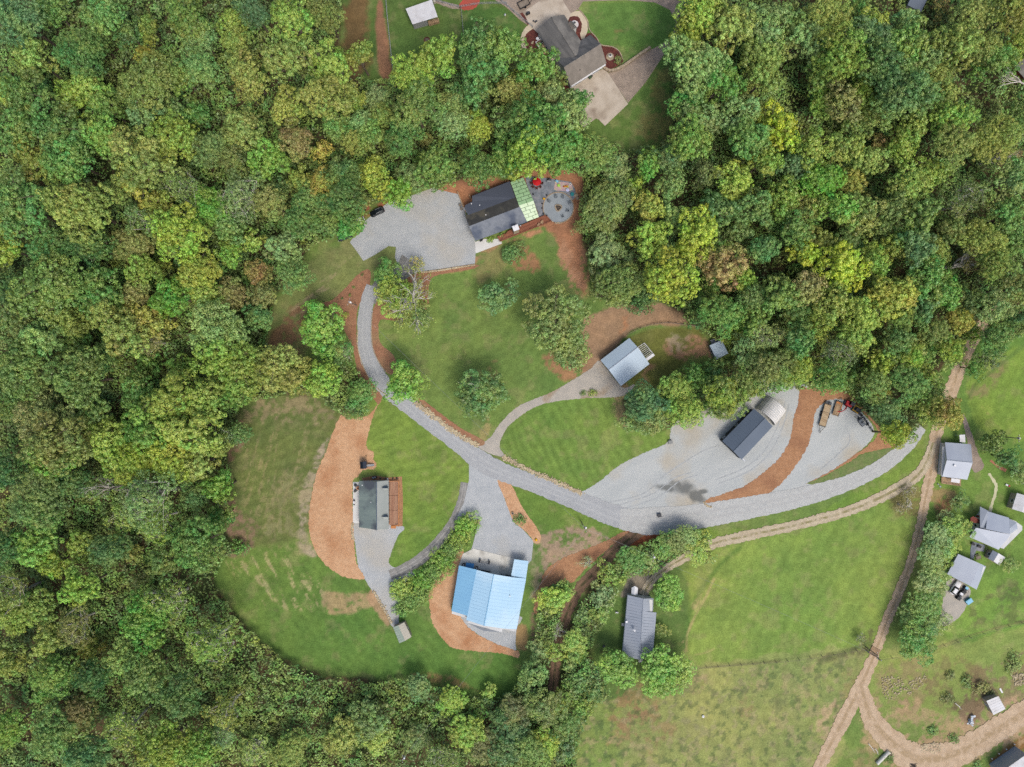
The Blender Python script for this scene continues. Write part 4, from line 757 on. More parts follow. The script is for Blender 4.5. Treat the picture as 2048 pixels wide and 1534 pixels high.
# ---- pale metal barn with pergola
r4, g, e = house('metal_barn', 'pale ice-blue metal roofed barn at the end of the curved gravel driveway', 'barn', [(1201, 720.4), (1258.5, 676), (1299, 728), (1241.7, 772.2)], 3.4, 5.0, M['metal_ice'], M['siding_grey'], rf=.37, rib=.9, cap=M['metal_pale'], nwin=(2, 2))
r = thing('pergola', 'white rafter pergola on the east end of the ice-blue barn', 'pergola', (*P(1292, 703)[:2], 0))
pa, pb, pc, pd = [Vector(P(x, y, 2.6)) for x, y in ((1276, 694), (1289, 686), (1309, 710.5), (1293, 722))]
mb = MB()
for a, b in ((pa, pb), (pb, pc), (pc, pd), (pa, pd)): mb.tube([a, b], .1, 4)
mb.build('beam', M['white'], r); mb = MB()
for i in range(1, 9):
    t = i / 9; mb.tube([pa.lerp(pd, t) + Vector((0, 0, .12)), pb.lerp(pc, t) + Vector((0, 0, .12))], .07, 4)
mb.build('rafter', M['white'], r)
for p in (pa, pb, pc, pd): MB().tube([(p.x, p.y, 0), (p.x, p.y, 2.5)], .08, 6).build('post', M['white'], r)
mb = MB(); slope_slab(mb, [pc.lerp(pb, .16) + Vector((0, 0, .3)), pc + Vector((0, 0, .3)), pd + Vector((0, 0, .3)), pd.lerp(pa, .16) + Vector((0, 0, .3))], .06); mb.build('canopy', M['white'], r)
# ---- little shed at the wood's edge
r5 = thing('garden_shed', 'small pale blue-grey single pitch shed at the wood edge east of the barn', 'shed', (*P(1438, 699)[:2], 0))
flat_roof(r5, quadP([(1432.6, 718.8, 2.6), (1419.3, 690.7, 2.6), (1443.7, 680.3, 3.0), (1456.4, 706.7, 3.0)]), M['metal_ice'], .8)
mb = MB(); q = inset([P(1432.6, 718.8, 2.6), P(1419.3, 690.7, 2.6), P(1443.7, 680.3, 3.0), P(1456.4, 706.7, 3)], .25); mb.prism(q, 0, 2.45); mb.build('wall', M['siding_grey'], r5)
opening(r5, q[1], q[0], .5, 1.6, .05, 1.9, 'door', M['white'], M['siding_dark'])
r = thing('utility_cart', 'flat grey cart carrying a red engine block behind the small wood-edge shed', 'cart', (*P(1430, 681)[:2], 0), R(22))
def rel(name, root, m, fn, bevel=0):
    """part in the root's own axes"""
    mb = MB(); fn(mb); me_o = mb.build(name, m, None, bevel); me_o.parent = root; return me_o
rel('cart_bed', r, M['metal'], lambda b: b.box((0, 0, .75), (3.2, 1.3, .1))); rel('side_rail', r, M['dark'], lambda b: (b.box((0, .66, .95), (3.2, .05, .3)), b.box((0, -.66, .95), (3.2, .05, .3))))
rel('engine', r, M['red_paint'], lambda b: (b.box((1.1, 0, 1.05), (.8, .9, .5)), b.box((.75, .1, 1.0), (.3, .5, .35)), b.disc((1.2, .2, 1.3), .12, .2)), .04)
for x in (-.9, .9):
    for y in (-.72, .72): rel('wheel', r, M['tyre'], lambda b: b.tube([(x, y - .08, .35), (x, y + .08, .35)], .35, 12))
# ---- dark metal building with a white arched carport
r6, g, e = house('dark_metal_garage', 'long charcoal metal garage standing in the big gravel yard', 'garage', [(1444.6, 882), (1508, 817.4), (1545.5, 852.6), (1483.3, 919.5)], 3.6, 4.5, (M['slate'], M['slate_light']), M['siding_dark'], rf=.53, rib=.9, cap=M['slate_light'], nwin=(1, 3), over=.2)
mb = MB(); p = P(1450.5, 875.5, 3); mb.box((p[0], p[1], 2.2), (1.1, .7, .7), R(45)); mb.build('wall_heater', M['metal'], r6, bevel=.05)
mb = MB(); p = Vector(P(1446, 884)); q_ = Vector(P(1483, 920)); mb.tube([p + Vector((0, 0, 3.3)), q_ + Vector((0, 0, 3.3))], .16, 6); mb.build('gutter', M['white'], r6)
r = thing('arched_carport', 'white ribbed arched carport attached to the end of the charcoal garage', 'carport', (*P(1535, 828)[:2], 0))
a0 = Vector(P(1511, 817)); b0 = Vector(P(1546, 850)); ax = (Vector(P(1559, 824)) - Vector(P(1541, 846))); ax.z = 0; dirw = b0 - a0; dirw.z = 0; Wd = dirw.length; dirw.normalize(); axn = ax.normalized(); Lc = 5.3
nrib = 9; prof = 14; vs = []; fs = []
for i in range(nrib * 2 + 1):
    t = i / (nrib * 2) * Lc; rr = .16 if i % 2 else 0
    for k in range(prof + 1):
        an = math.pi * k / prof; u = Wd / 2 * (1 - math.cos(an)) ; h = 4.3 * math.sin(an) ** .8 + .02
        p = a0 + dirw * u + axn * t; vs.append((p.x, p.y, h + rr))
for i in range(nrib * 2):
    for k in range(prof): fs.append((i * (prof + 1) + k, (i + 1) * (prof + 1) + k, (i + 1) * (prof + 1) + k + 1, i * (prof + 1) + k + 1))
mb = MB(); mb.add(vs, fs); ob = mb.build('arched_roof', M['metal_rib'], r); so_ = ob.modifiers.new('solid', 'SOLIDIFY'); so_.thickness = .04
mb = MB()
for t in (0.05, Lc - .05):
    pts = [a0 + dirw * (Wd / 2 * (1 - math.cos(math.pi * k / prof))) + axn * t + Vector((0, 0, 4.3 * math.sin(math.pi * k / prof) ** .8 - .08)) for k in range(prof + 1)]; mb.tube(pts, .08, 5)
mb.build('end_hoop', M['metal'], r)
# ---- shed by the hedge, white roofed yard shed, metal house, right hand houses
r7, g, e = house('garden_shed', 'small green and cream roofed shed at the foot of the gravel pad below the hedge', 'shed', [(786, 1254.3), (798.7, 1286.6), (823, 1273.8), (808.5, 1244.5)], 2.4, 3.0, (M['metal_moss'], M['metal_cream']), M['siding_tan'], rf=.5, rib=.7, nwin=(0, 1), over=.15)
r8 = thing('wood_shed', 'white metal roofed shed with a log store on the fenced lawn at the top', 'shed', (*P(845, 32)[:2], 0))
sq = quadP([(825, 48.6, 3.4), (811.3, 17.3, 3.4), (863.7, -1, 3.8), (875.2, 33.5, 3.8)]); flat_roof(r8, (sq[0], sq[1], sq[2], sq[3]), M['metal_white'], .9)
q = inset(sq, .2); mb = MB(); i0, i1, i2, i3 = [np.array(p) for p in q]; mid0 = i0 + (i3 - i0) * .58; mid1 = i1 + (i2 - i1) * .58
mb.prism([tuple(i0), tuple(mid0), tuple(mid1), tuple(i1)], 0, [3.1, 3.2, 3.2, 3.1]); mb.build('wall', M['siding_grey'], r8)
mb = MB(); mb.prism([tuple(mid0 + (mid1 - mid0) * .6), tuple(i3 + (i2 - i3) * .6), tuple(i2), tuple(mid1)], 0, 3.3); mb.build('back_wall', M['siding_tan'], r8)
mb = MB()
for p in (mid0 + (i3 - mid0) * .5, i3): mb.box((p[0], p[1], 1.6), (.15, .15, 3.2))
mb.build('post', M['wood_tan'], r8)
pile = thing('log_pile', 'stacked split firewood inside the open bay of the white roofed shed', 'firewood', (*P(868, 44)[:2], 0)); mb = MB(); d3 = (i3 - mid0) / np.linalg.norm(i3 - mid0); u3 = np.array([-d3[1], d3[0]])
for i in range(14):
    for k in range(5):
        c3 = mid0 + d3 * (.3 + i * .25) + u3 * 0.2
        mb.tube([(c3[0] - u3[0] * .5, c3[1] - u3[1] * .5, .12 + k * .24), (c3[0] + u3[0] * .6, c3[1] + u3[1] * .6, .12 + k * .24)], .11, 6)
mb.build('logs', M['wood_tan'], pile)
r9, g, e = house('metal_roof_house', 'long single-storey house with light grey metal roof between three round trees', 'house', [(1244.5, 1313), (1255.3, 1190), (1307, 1196.3), (1302, 1315)], 3.0, 4.9, M['metal_grey'], M['siding_white'], rf=.57, rib=.9, cap=M['metal_grey'], nwin=(5, 4), doors=((0, 2),))
flat_roof(r9, quadP([(1283, 1313, 4.95), (1283.5, 1223, 4.95), (1312.8, 1225, 3.1), (1305.5, 1314, 3.1)]), M['metal_grey'], .9, 'porch_roof')
pipe(r9, *P(1267.5, 1258.5, 4.6)[:2], 4.4, .5, .22); pipe(r9, *P(1253, 1243, 3.4)[:2], 3.2, .5, .22)
mb = MB(); p = P(1281, 1318); mb.box((p[0], p[1], .35), (1.3, 1.6, .7)); mb.build('steps', M['concrete_grey'], r9); mb = MB(); p = P(1246, 1248); mb.box((p[0], p[1], .3), (1.0, .8, .6)); mb.build('side_steps', M['concrete_grey'], r9)
r = thing('entry_canopy', 'bright white pointed carport canopy at the north end of the light grey metal house', 'canopy', (*P(1269, 1181)[:2], 0))
for sgn in (0, 1):
    a, b, c, d = quadP([(1262.5, 1190, 2.5), (1263.3, 1175.5, 2.5), (1269.5, 1172, 3.2), (1268.8, 1190.5, 3.2)]) if sgn == 0 else quadP([(1268.8, 1190.5, 3.2), (1269.5, 1172, 3.2), (1276, 1175.8, 2.5), (1275, 1191, 2.5)])
    mb = MB(); slope_slab(mb, (a, b, c, d), .08); mb.build('canopy', M['white'], r)
for x, y in ((1264, 1176), (1275, 1177)): p = P(x, y, 2.4); MB().tube([(p[0], p[1], 0), (p[0], p[1], 2.4)], .06, 6).build('post', M['white'], r)
r10, g, e = house('roadside_cottage', 'light grey metal roofed cottage beside the dirt road with a corrugated side porch', 'house', [(1890, 884.5), (1942, 888.5), (1934.5, 959.5), (1884.5, 953)][::-1], 3.0, 4.6, M['metal_pale'], M['siding_white'], rf=.5, nwin=(2, 2), cap=M['metal_grey'])
flat_roof(r10, quadP([(1885, 893.5, 2.7), (1892.5, 893, 3.1), (1889, 953, 3.1), (1882, 952.5, 2.7)]), M['metal_rib'], .35, 'porch_roof')
pipe(r10, *P(1908.5, 931, 4.4)[:2], 4.2, .5, .2)
r = thing('wooden_deck', 'small timber porch deck at the south end of the roadside cottage', 'deck', (*P(1899, 964)[:2], 0))
boards(r, [P(1881, 953), P(1881, 966), P(1919, 971), P(1920, 958)], .6, M['wood_tan'], 14); rail(r, [P(1881, 954, .6), P(1881, 966, .6), P(1919, 971, .6)], .9, .6, M['wood_tan'])
r = thing('porch_awning', 'white panel awning over the porch of the roadside cottage', 'awning', (*P(1911, 961)[:2], 0)); flat_roof(r, quadP([(1903, 956, 2.6), (1920, 959, 2.6), (1919, 966.5, 2.4), (1902, 964, 2.4)]), M['metal_white'], 0, 'panel')
for x, y in ((1903, 964), (1918, 966)): p = P(x, y, 2.4); MB().tube([(p[0], p[1], 0), (p[0], p[1], 2.35)], .05, 6).build('post', M['white'], r)
r = thing('side_canopy', 'white patio canopy behind the roadside cottage near the yellow tree', 'canopy', (*P(1925, 876)[:2], 0)); flat_roof(r, quadP([(1919, 870, 2.6), (1930, 869, 2.6), (1931, 885, 2.4), (1920, 884, 2.4)]), M['metal_white'], 0, 'panel')
for x, y in ((1920, 871), (1929, 870)): p = P(x, y, 2.4); MB().tube([(p[0], p[1], 0), (p[0], p[1], 2.35)], .05, 6).build('post', M['white'], r)
# house 2 with complex roof
r11 = thing('farmhouse', 'pale grey metal roofed farmhouse with many roof facets and a red-brown porch roof', 'house', (*P(1985, 1058)[:2], 0))
flat_roof(r11, quadP([(1972, 1058, 4.97), (1975.5, 1023, 3.6), (2018, 1035.5, 3.6), (2020, 1068.5, 4.97)]), M['metal_pale'], 0)
flat_roof(r11, quadP([(1939, 1074, 3.4), (1952, 1055.5, 5.0), (2022, 1069.5, 5.0), (1997, 1099.5, 3.4)]), M['metal_pale'], 0)
flat_roof(r11, quadP([(1960, 1013, 3.3), (1975.5, 1021, 4.2), (1973.5, 1059, 4.3), (1960, 1056, 4.3)]), M['metal_grey'], 0)
flat_roof(r11, quadP([(2012, 1068, 4.6), (2018, 1038, 3.6), (2034, 1045, 3.0), (2020, 1056, 4.4)]), M['metal_grey'], 0)
flat_roof(r11, quadP([(2014, 1067, 4.6), (2020, 1056, 4.4), (2034, 1045, 3.0), (2035.8, 1057.5, 3.0), (2021, 1068, 3.3)]), M['metal_pale'], 0)
flat_roof(r11, quadP([(1941, 1036, 2.9), (1946, 1032.5, 2.9), (1966, 1042, 3.3), (1964, 1048, 3.3), (1941.5, 1044, 2.9)]), M['brick'], 0, 'porch_roof')
mb = MB(); mb.prism([P(1942, 1074)[:2], P(1945, 1040)[:2], P(1962, 1018)[:2], P(2016, 1038)[:2], P(2030, 1048)[:2], P(2030, 1056)[:2], P(1993, 1093)[:2]], 0, 3.05); mb.build('wall', M['siding_white'], r11)
w0, w1 = V2(P(1945, 1040)), V2(P(1942, 1074))
for t in (.25, .55, .85): opening(r11, w0, w1, t, .9, 1, 1.2)
w0, w1 = V2(P(1962, 1018)), V2(P(1945, 1040)); opening(r11, w0, w1, .3, .9, 1, 1.2); opening(r11, w0, w1, .62, 1, .1, 2.1, 'door', M['white'], M['brick'])
r = thing('paved_terrace', 'small dark terrace with outdoor furniture between the farmhouse and the double garage', 'terrace', (*P(1956, 1093)[:2], 0)); mb = MB(); mb.prism([P(1941, 1096)[:2], P(1945, 1083)[:2], P(1970, 1090)[:2], P(1967, 1103)[:2], P(1952, 1101)[:2], P(1946, 1118)[:2], P(1940, 1116)[:2]], 0, .12); mb.build('slab', M['stone_patio'], r); rail(r, [P(1967, 1103), P(1970, 1090)], .9, .1, M['black'])
r12, g, e = house('double_garage', 'light grey metal roofed garage south of the farmhouse with cars in front', 'garage', [(1894.4, 1148.3), (1916.6, 1108), (1972, 1132.8), (1953.2, 1179.3)], 3.2, 4.4, M['metal_pale'], M['siding_white'], rf=.70, nwin=(2, 2))
q = inset([P(1894.4, 1148.3, 3.2), P(1916.6, 1108, 3.2), P(1972, 1132.8, 3.2), P(1953.2, 1179.3, 3.2)], .35)
for t in (.25, .7): opening(r12, q[0], q[3], t, 2.6, .05, 2.2, 'garage_door', M['white'], M['siding_grey'])
r13, g, e = house('garden_shed', 'small whitish roofed shed just south-east of the farmhouse', 'shed', [(1976.4, 1117), (1985.3, 1100.6), (2010.8, 1115), (1998.6, 1130.5)], 2.3, 3.2, (M['metal_grey'], M['metal_white']), M['siding_tan'], rf=.3, nwin=(1, 0), over=.15, rib=.6)
r14, g, e = house('white_outbuilding', 'white metal roofed outbuilding cut off by the right edge of the photo', 'shed', [(2024, 1018), (2034, 986), (2066, 996), (2056, 1028)], 2.8, 3.6, M['metal_white'], M['siding_tan'], rf=.5, nwin=(1, 1), rib=.8, over=.2)
r15, g, e = house('large_barn', 'large building with white roof and dark blue-grey wall cut off at the bottom right corner', 'barn', [(2000, 1546), (2054, 1508), (2140, 1640), (2080, 1680)], 5.0, 6.6, M['metal_white'], M['metal_grey'], rf=.5, rib=1.2, nwin=(0, 0), over=.1)
r16 = thing('pump_house', 'square white flat roofed hut beside the dirt road near the bottom right corner', 'hut', (*P(1992, 1411)[:2], 0))
sq = quadP([(1987, 1430, 2.4), (1973, 1402, 2.4), (1997, 1392, 2.6), (2011, 1418, 2.6)]); flat_roof(r16, sq, M['metal_white'], .7); q = inset(sq, .15); mb = MB(); mb.prism(q, 0, 2.3); mb.build('wall', M['siding_tan'], r16); opening(r16, q[1], q[0], .5, .9, .05, 1.9, 'door', M['white'], M['siding_grey'])
r17, g, e = house('brick_house', 'grey roofed red brick house half hidden by trees at the upper right edge', 'house', [(2028, 132), (2052, 160), (2090, 130), (2066, 100)], 4, 6.5, M['shingle_grey'], M['brick'], rf=.5, nwin=(3, 0))
r18, g, e = house('hidden_house', 'slate roofed house mostly hidden under trees at the top edge', 'house', [(1815, 10), (1842, 24), (1858, -22), (1831, -36)], 3.4, 5.0, M['slate_light'], M['siding_grey'], rf=.5, nwin=(1, 0))
# ================================================================= TREES AND UNDERGROWTH
def leaf_material(name='leaves', per_object=True, own=(.09, .13, .04)):
    m = bpy.data.materials.new(name); m.use_nodes = True; N = m.node_tree.nodes; L = m.node_tree.links; N.clear()
    out = N.new('ShaderNodeOutputMaterial'); df = N.new('ShaderNodeBsdfDiffuse'); tr = N.new('ShaderNodeBsdfTranslucent'); gl = N.new('ShaderNodeBsdfGlossy'); ms = N.new('ShaderNodeMixShader'); m2 = N.new('ShaderNodeMixShader')
    a = N.new('ShaderNodeAttribute'); a.attribute_name = 'tint'; b = N.new('ShaderNodeAttribute'); b.attribute_name = 'hue'
    if per_object == 'base': c = N.new('ShaderNodeAttribute'); c.attribute_name = 'base'; base = c.outputs['Color']
    elif per_object: c = N.new('ShaderNodeObjectInfo'); base = c.outputs['Color']
    else:
        tc = N.new('ShaderNodeTexCoord'); n = N.new('ShaderNodeTexNoise'); n.inputs['Scale'].default_value = .13; n.inputs['Detail'].default_value = 5; L.new(tc.outputs['Object'], n.inputs['Vector'])
        r = N.new('ShaderNodeValToRGB'); e = r.color_ramp.elements; e[0].position = .3; e[0].color = (*srgb2(84, 116, 66), 1); e[1].position = .72; e[1].color = (*srgb2(146, 158, 72), 1)
        for p, cc in ((.42, (104, 122, 70)), (.5, (98, 132, 66)), (.57, (124, 142, 74)), (.64, (122, 140, 78))): x = e.new(p); x.color = (*srgb2(*cc), 1)
        L.new(n.outputs['Fac'], r.inputs[0]); base = r.outputs[0]
    ge = N.new('ShaderNodeNewGeometry'); nw = N.new('ShaderNodeTexNoise'); nw.inputs['Scale'].default_value = .22; nw.inputs['Detail'].default_value = 5; L.new(ge.outputs['Position'], nw.inputs['Vector'])
    nr = N.new('ShaderNodeMapRange'); nr.inputs[1].default_value = .44; nr.inputs[2].default_value = .66; nr.inputs[4].default_value = .5; L.new(nw.outputs['Fac'], nr.inputs[0])
    mx = N.new('ShaderNodeMix'); mx.data_type = 'RGBA'; L.new(nr.outputs[0], mx.inputs['Factor']); L.new(base, mx.inputs['A']); mx.inputs['B'].default_value = (*srgb2(140, 158, 76), 1)
    hs = N.new('ShaderNodeHueSaturation'); L.new(mx.outputs['Result'], hs.inputs['Color']); hs.inputs['Saturation'].default_value = 1.0; L.new(b.outputs['Fac'], hs.inputs['Hue']); L.new(a.outputs['Fac'], hs.inputs['Value'])
    L.new(hs.outputs[0], df.inputs[0]); L.new(hs.outputs[0], tr.inputs[0]); gl.inputs['Roughness'].default_value = .45; gl.inputs['Color'].default_value = (.8, .85, .8, 1)
    ms.inputs[0].default_value = .15; L.new(df.outputs[0], ms.inputs[1]); L.new(tr.outputs[0], ms.inputs[2]); m2.inputs[0].default_value = .035; L.new(ms.outputs[0], m2.inputs[1]); L.new(gl.outputs[0], m2.inputs[2]); L.new(m2.outputs[0], out.inputs[0])
    return m
KL = 1.22
def srgb2(*c): return tuple(float(v) for v in lin(c) * KL)
M['leaf'] = leaf_material(); M['under'] = leaf_material('undergrowth_leaves', False)

def leaf_mesh(name, pos, nrm, size, tint, hue, m):
    """one small four-sided leaf spray per row"""
    n = len(pos); a = np.cross(nrm, rng.normal(size=(n, 3))); a /= np.linalg.norm(a, axis=1)[:, None] + 1e-9; b = np.cross(nrm, a)
    s = size[:, None]; fold = nrm * s * .18
    co = np.stack([pos - a * s, pos - b * s * .62 + fold, pos + a * s, pos + b * s * .62 + fold], 1).reshape(-1, 3).astype(np.float32)
    me = bpy.data.meshes.new(name); me.vertices.add(n * 4); me.vertices.foreach_set('co', co.ravel())
    me.loops.add(n * 4); me.loops.foreach_set('vertex_index', np.arange(n * 4, dtype=np.int32))
    me.polygons.add(n); me.polygons.foreach_set('loop_start', np.arange(0, n * 4, 4, dtype=np.int32)); me.polygons.foreach_set('loop_total', np.full(n, 4, np.int32))
    me.update(calc_edges=True)
    t = me.attributes.new('tint', 'FLOAT', 'FACE'); t.data.foreach_set('value', tint.astype(np.float32))
    h = me.attributes.new('hue', 'FLOAT', 'FACE'); h.data.foreach_set('value', hue.astype(np.float32))
    me.materials.append(m); return me
def unit(v): return v / (np.linalg.norm(v, axis=-1, keepdims=True) + 1e-9)
def sph(n, zmin=-.3):
    z = rng.uniform(zmin, 1, n); a = rng.uniform(0, 2 * math.pi, n); r = np.sqrt(1 - z * z); return np.stack([r * np.cos(a), r * np.sin(a), z], 1)
def spread(n, zmin, tries=10):
    """n well separated directions"""
    pts = [sph(1, zmin)[0]]
    for _ in range(n - 1):
        c = sph(tries, zmin); d = np.min(np.linalg.norm(c[:, None] - np.array(pts)[None], axis=2), axis=1); pts.append(c[np.argmax(d)])
    return np.array(pts)
# kind: (boughs, bough radius/R, bough distance, vertical/R, lobe radius m, leaf size m, leaves per m2 of lobe, lobe tint spread)
KIND = {
    'oak': dict(nb=12, rb=.36, db=.74, v=.80, rl=.80, ls=.25, dens=10, sp=.22, hu=.012),
    'round': dict(nb=22, rb=.30, db=.78, v=.74, rl=.72, ls=.22, dens=11, sp=.2, hu=.010),
    'tulip': dict(nb=10, rb=.36, db=.80, v=1.0, rl=.85, ls=.27, dens=9.5, sp=.24, hu=.014),
    'fine': dict(nb=12, rb=.38, db=.72, v=.85, rl=.72, ls=.18, dens=14, sp=.18, hu=.014),
    'sparse': dict(nb=11, rb=.33, db=.80, v=.9, rl=.62, ls=.2, dens=7, sp=.24, hu=.014),
    'shrub': dict(nb=8, rb=.5, db=.55, v=.75, rl=.55, ls=.17, dens=12, sp=.24, hu=.014),
}
def make_tree(kind, Rr, seed):
    """crown mesh and trunk mesh for a crown radius Rr (metres); base at z=0"""
    global rng; rng = np.random.default_rng(seed); k = KIND[kind]
    V = Rr * k['v']; shrub = kind == 'shrub'
    hc = V * .62 if shrub else Rr * 1.45 + 4.5 + V * .2            # height of crown centre
    hc = hc if Rr > 3.4 or shrub else Rr * 1.25 + 1.8
    nb = int(k['nb'] * (.8 if Rr < 4 else 1.15 if Rr > 6 else 1)); bd = spread(nb, -.15)
    am = 1 + .24 * np.sin(np.arctan2(bd[:, 1], bd[:, 0]) * rng.integers(2, 4) + rng.uniform(0, 6)) + rng.normal(0, .13, nb)
    bc = bd * np.array([Rr, Rr, V]) * (k['db'] * am)[:, None]
    br = Rr * k['rb'] * rng.uniform(.75, 1.2, nb)
    bc = np.concatenate([bc, [[0, 0, V * .25]]]); br = np.concatenate([br, [Rr * .5]]); btn = rng.normal(0, .10, nb + 1); bhu = rng.normal(0, .012, nb + 1)
    P_, N_, S_, T_, H_ = [], [], [], [], []; lob = []
    for i in range(nb + 1):
        nl = max(5, int(2.5 * (br[i] / k['rl']) ** 2)); ld = spread(nl, -.45, 5)
        lc = bc[i] + ld * np.array([1, 1, .85]) * br[i] * rng.uniform(.62, 1.25, (nl, 1)); rl = k['rl'] * rng.uniform(.5, 1.25, nl) * min(1, .55 + Rr / 9)
        for j in range(nl):
            lob.append(lc[j]); n = int(k['dens'] * 6.3 * rl[j] ** 2 * rng.uniform(.7, 1.2)) + 3
            d = sph(n, -.5); out = unit(lc[j] - bc[i] * .35)
            d = unit(d + out * .35); rr = rl[j] * rng.uniform(.55, 1.1, (n, 1)) ** .7
            p = lc[j] + d * rr * np.array([1.0, 1.0, .8]); P_.append(p); N_.append(unit(d + rng.normal(0, .30, (n, 3)) + np.array([0, 0, .15])))
            S_.append(k['ls'] * rng.uniform(.6, 1.35, n)); t = 1 + btn[i] + rng.normal(0, k['sp'] * .5)
            T_.append(t * rng.uniform(1 - k['sp'] * .7, 1 + k['sp'] * .7, n)); H_.append(.5 + bhu[i] + rng.normal(0, k['hu'] * .8) + rng.normal(0, k['hu'], n))
    p = np.concatenate(P_) + np.array([0, 0, hc]); crown = leaf_mesh('crown', p, np.concatenate(N_), np.concatenate(S_), np.clip(np.concatenate(T_), .35, 1.9), np.concatenate(H_), M['leaf'])
    mb = MB(); tr = .05 * Rr + .06
    if not shrub:
        j1 = rng.normal(0, .1, 2) * Rr; mb.tube([(0, 0, -.1), (j1[0] * .3, j1[1] * .3, hc * .35), (j1[0], j1[1], hc * .75), (0, 0, hc + V * .2)], [tr * 1.35, tr, tr * .8, tr * .35], 7)
    for i in range(nb):
        s0 = np.array([0, 0, (hc * (.45 + .4 * rng.random())) if not shrub else .1]); e0 = bc[i] + np.array([0, 0, hc]); mid = (s0 + e0) / 2 + np.array([0, 0, -.1 * Rr]) + rng.normal(0, .05, 3) * Rr
        mb.tube([tuple(s0), tuple(mid), tuple(e0)], [tr * .55, tr * .35, tr * .16], 5, cap=False)
        nn = 5 if kind in ('sparse', 'tulip') else 2
        for _ in range(nn):
            q = lob[int(rng.integers(len(lob)))] + np.array([0, 0, hc])
            best = min((lob[int(rng.integers(len(lob)))] + np.array([0, 0, hc]) for _ in range(6)), key=lambda w: np.linalg.norm(w - e0))
            o_ = 1.12 if kind == 'sparse' else .95; tip = e0 + (best - e0) * o_; mm = (e0 + tip) / 2 + rng.normal(0, .12, 3)
            mb.tube([tuple(e0), tuple(mm), tuple(tip)], [tr * .2, tr * .12, .02], 4, cap=False)
    tm = bpy.data.meshes.new('trunk'); tm.from_pydata(mb.v, [], mb.f); tm.materials.append(M['bark_pale'] if kind == 'sparse' else M['bark'])
    return crown, tm, hc + V * .15, Rr
def make_dead(Rr, seed, fan=0.0, leaves=0):
    """a bare tree: forked branches; fan leans them to +x"""
    r_ = np.random.default_rng(seed); mb = MB(); tips = []
    def grow(p, d, L, r, lev):
        q = p + d * L; m_ = (p + q) / 2 + r_.normal(0, .06, 3) * L; mb.tube([tuple(p), tuple(m_), tuple(q)], [r, r * .8, r * .55], 5 if lev < 2 else 4, cap=False)
        if lev >= 4: tips.append(q); return
        for _ in range(3 if lev < 3 else 2):
            grow(q if r_.random() < .6 else m_, unit(d + r_.normal(0, .48, 3) + np.array([fan * .25, 0, .10])), L * r_.uniform(.55, .8), r * .56, lev + 1)
    base = Rr * .75 + 2.5
    grow(np.array([0, 0, 0.]), unit(np.array([fan * .4, 0, 1.])), base, .085 * Rr + .12, 0)
    for _ in range(3): grow(np.array([fan * base * .2, 0, base * .75]), unit(np.array([fan, 0, .5]) + r_.normal(0, .6, 3)), Rr * .5, .03 * Rr + .04, 1)
    tm = bpy.data.meshes.new('trunk'); tm.from_pydata(mb.v, [], mb.f); tm.materials.append(M['bark_pale']); crown = None
    if leaves and tips:
        t = np.array(tips); idx = r_.integers(0, len(t), leaves); p = t[idx] + r_.normal(0, .45, (leaves, 3)); n = unit(r_.normal(size=(leaves, 3)) + [0, 0, .8])
        crown = leaf_mesh('crown', p, n, r_.uniform(.12, .26, leaves), r_.uniform(.6, 1.4, leaves), .5 + r_.normal(0, .015, leaves), M['leaf'])
    return crown, tm, base * 1.3, Rr
LIB = {}
def lib(kind, Rr):
    sizes = {'oak': (3, 4.6, 6.4, 8.4), 'round': (3, 4.6, 6.4), 'tulip': (3, 4.8, 6.8, 9), 'fine': (3, 4.8, 6.6, 8.6), 'sparse': (3.2, 5.2, 7.5), 'shrub': (1.6, 2.6, 3.8), 'dead': (4, 6), 'fan': (5.5,)}[kind]
    s = min(sizes, key=lambda v: abs(math.log(v / Rr)))
    nvar = {'oak': 3, 'tulip': 2, 'fine': 2}.get(kind, 2); v = random.randrange(nvar); key = (kind, s, v)
    if key not in LIB:
        sd = abs(hash((kind, int(s * 10), v).__repr__().__len__())) + int(s * 100) + v * 17 + sum(map(ord, kind))
        LIB[key] = make_dead(s, sd, 0, 900) if kind == 'dead' else make_dead(s, sd, 1.1, 1500) if kind == 'fan' else make_tree(kind, s, sd)
    return LIB[key]
PAL = {  # leaf colours as they look in daylight
    'g': (108, 144, 68), 'e': (88, 136, 60), 'd': (82, 120, 62), 'b': (88, 128, 80), 'y': (146, 170, 68), 'X': (188, 200, 56), 'Y': (160, 182, 62), 'z': (150, 158, 74), 'o': (116, 134, 70), 't': (148, 142, 80), 'w': (172, 166, 72),
    'p': (134, 160, 98), 'r': (146, 118, 72), 'k': (106, 112, 68), 'm': (122, 98, 68), 'G': (114, 162, 56), 'T': (156, 132, 94)}
MEAN_ = np.array((110, 134, 74.))
for q_ in PAL:
    f_ = .15 if q_ in 'XTw' else .30
    PAL[q_] = tuple(np.array(PAL[q_]) * (1 - f_) + MEAN_ * f_)
NAMES = {'T': 'brown', 'g': 'mid green', 'e': 'deep green', 'd': 'dark green', 'b': 'blue-green', 'y': 'yellow-green', 'X': 'bright yellow', 'Y': 'lime yellow', 'z': 'olive-yellow', 'o': 'olive green', 't': 'tan-brown', 'w': 'golden', 'p': 'pale grey-green', 'r': 'rust brown', 'k': 'dull brown-green', 'm': 'maroon', 'G': 'bright green'}
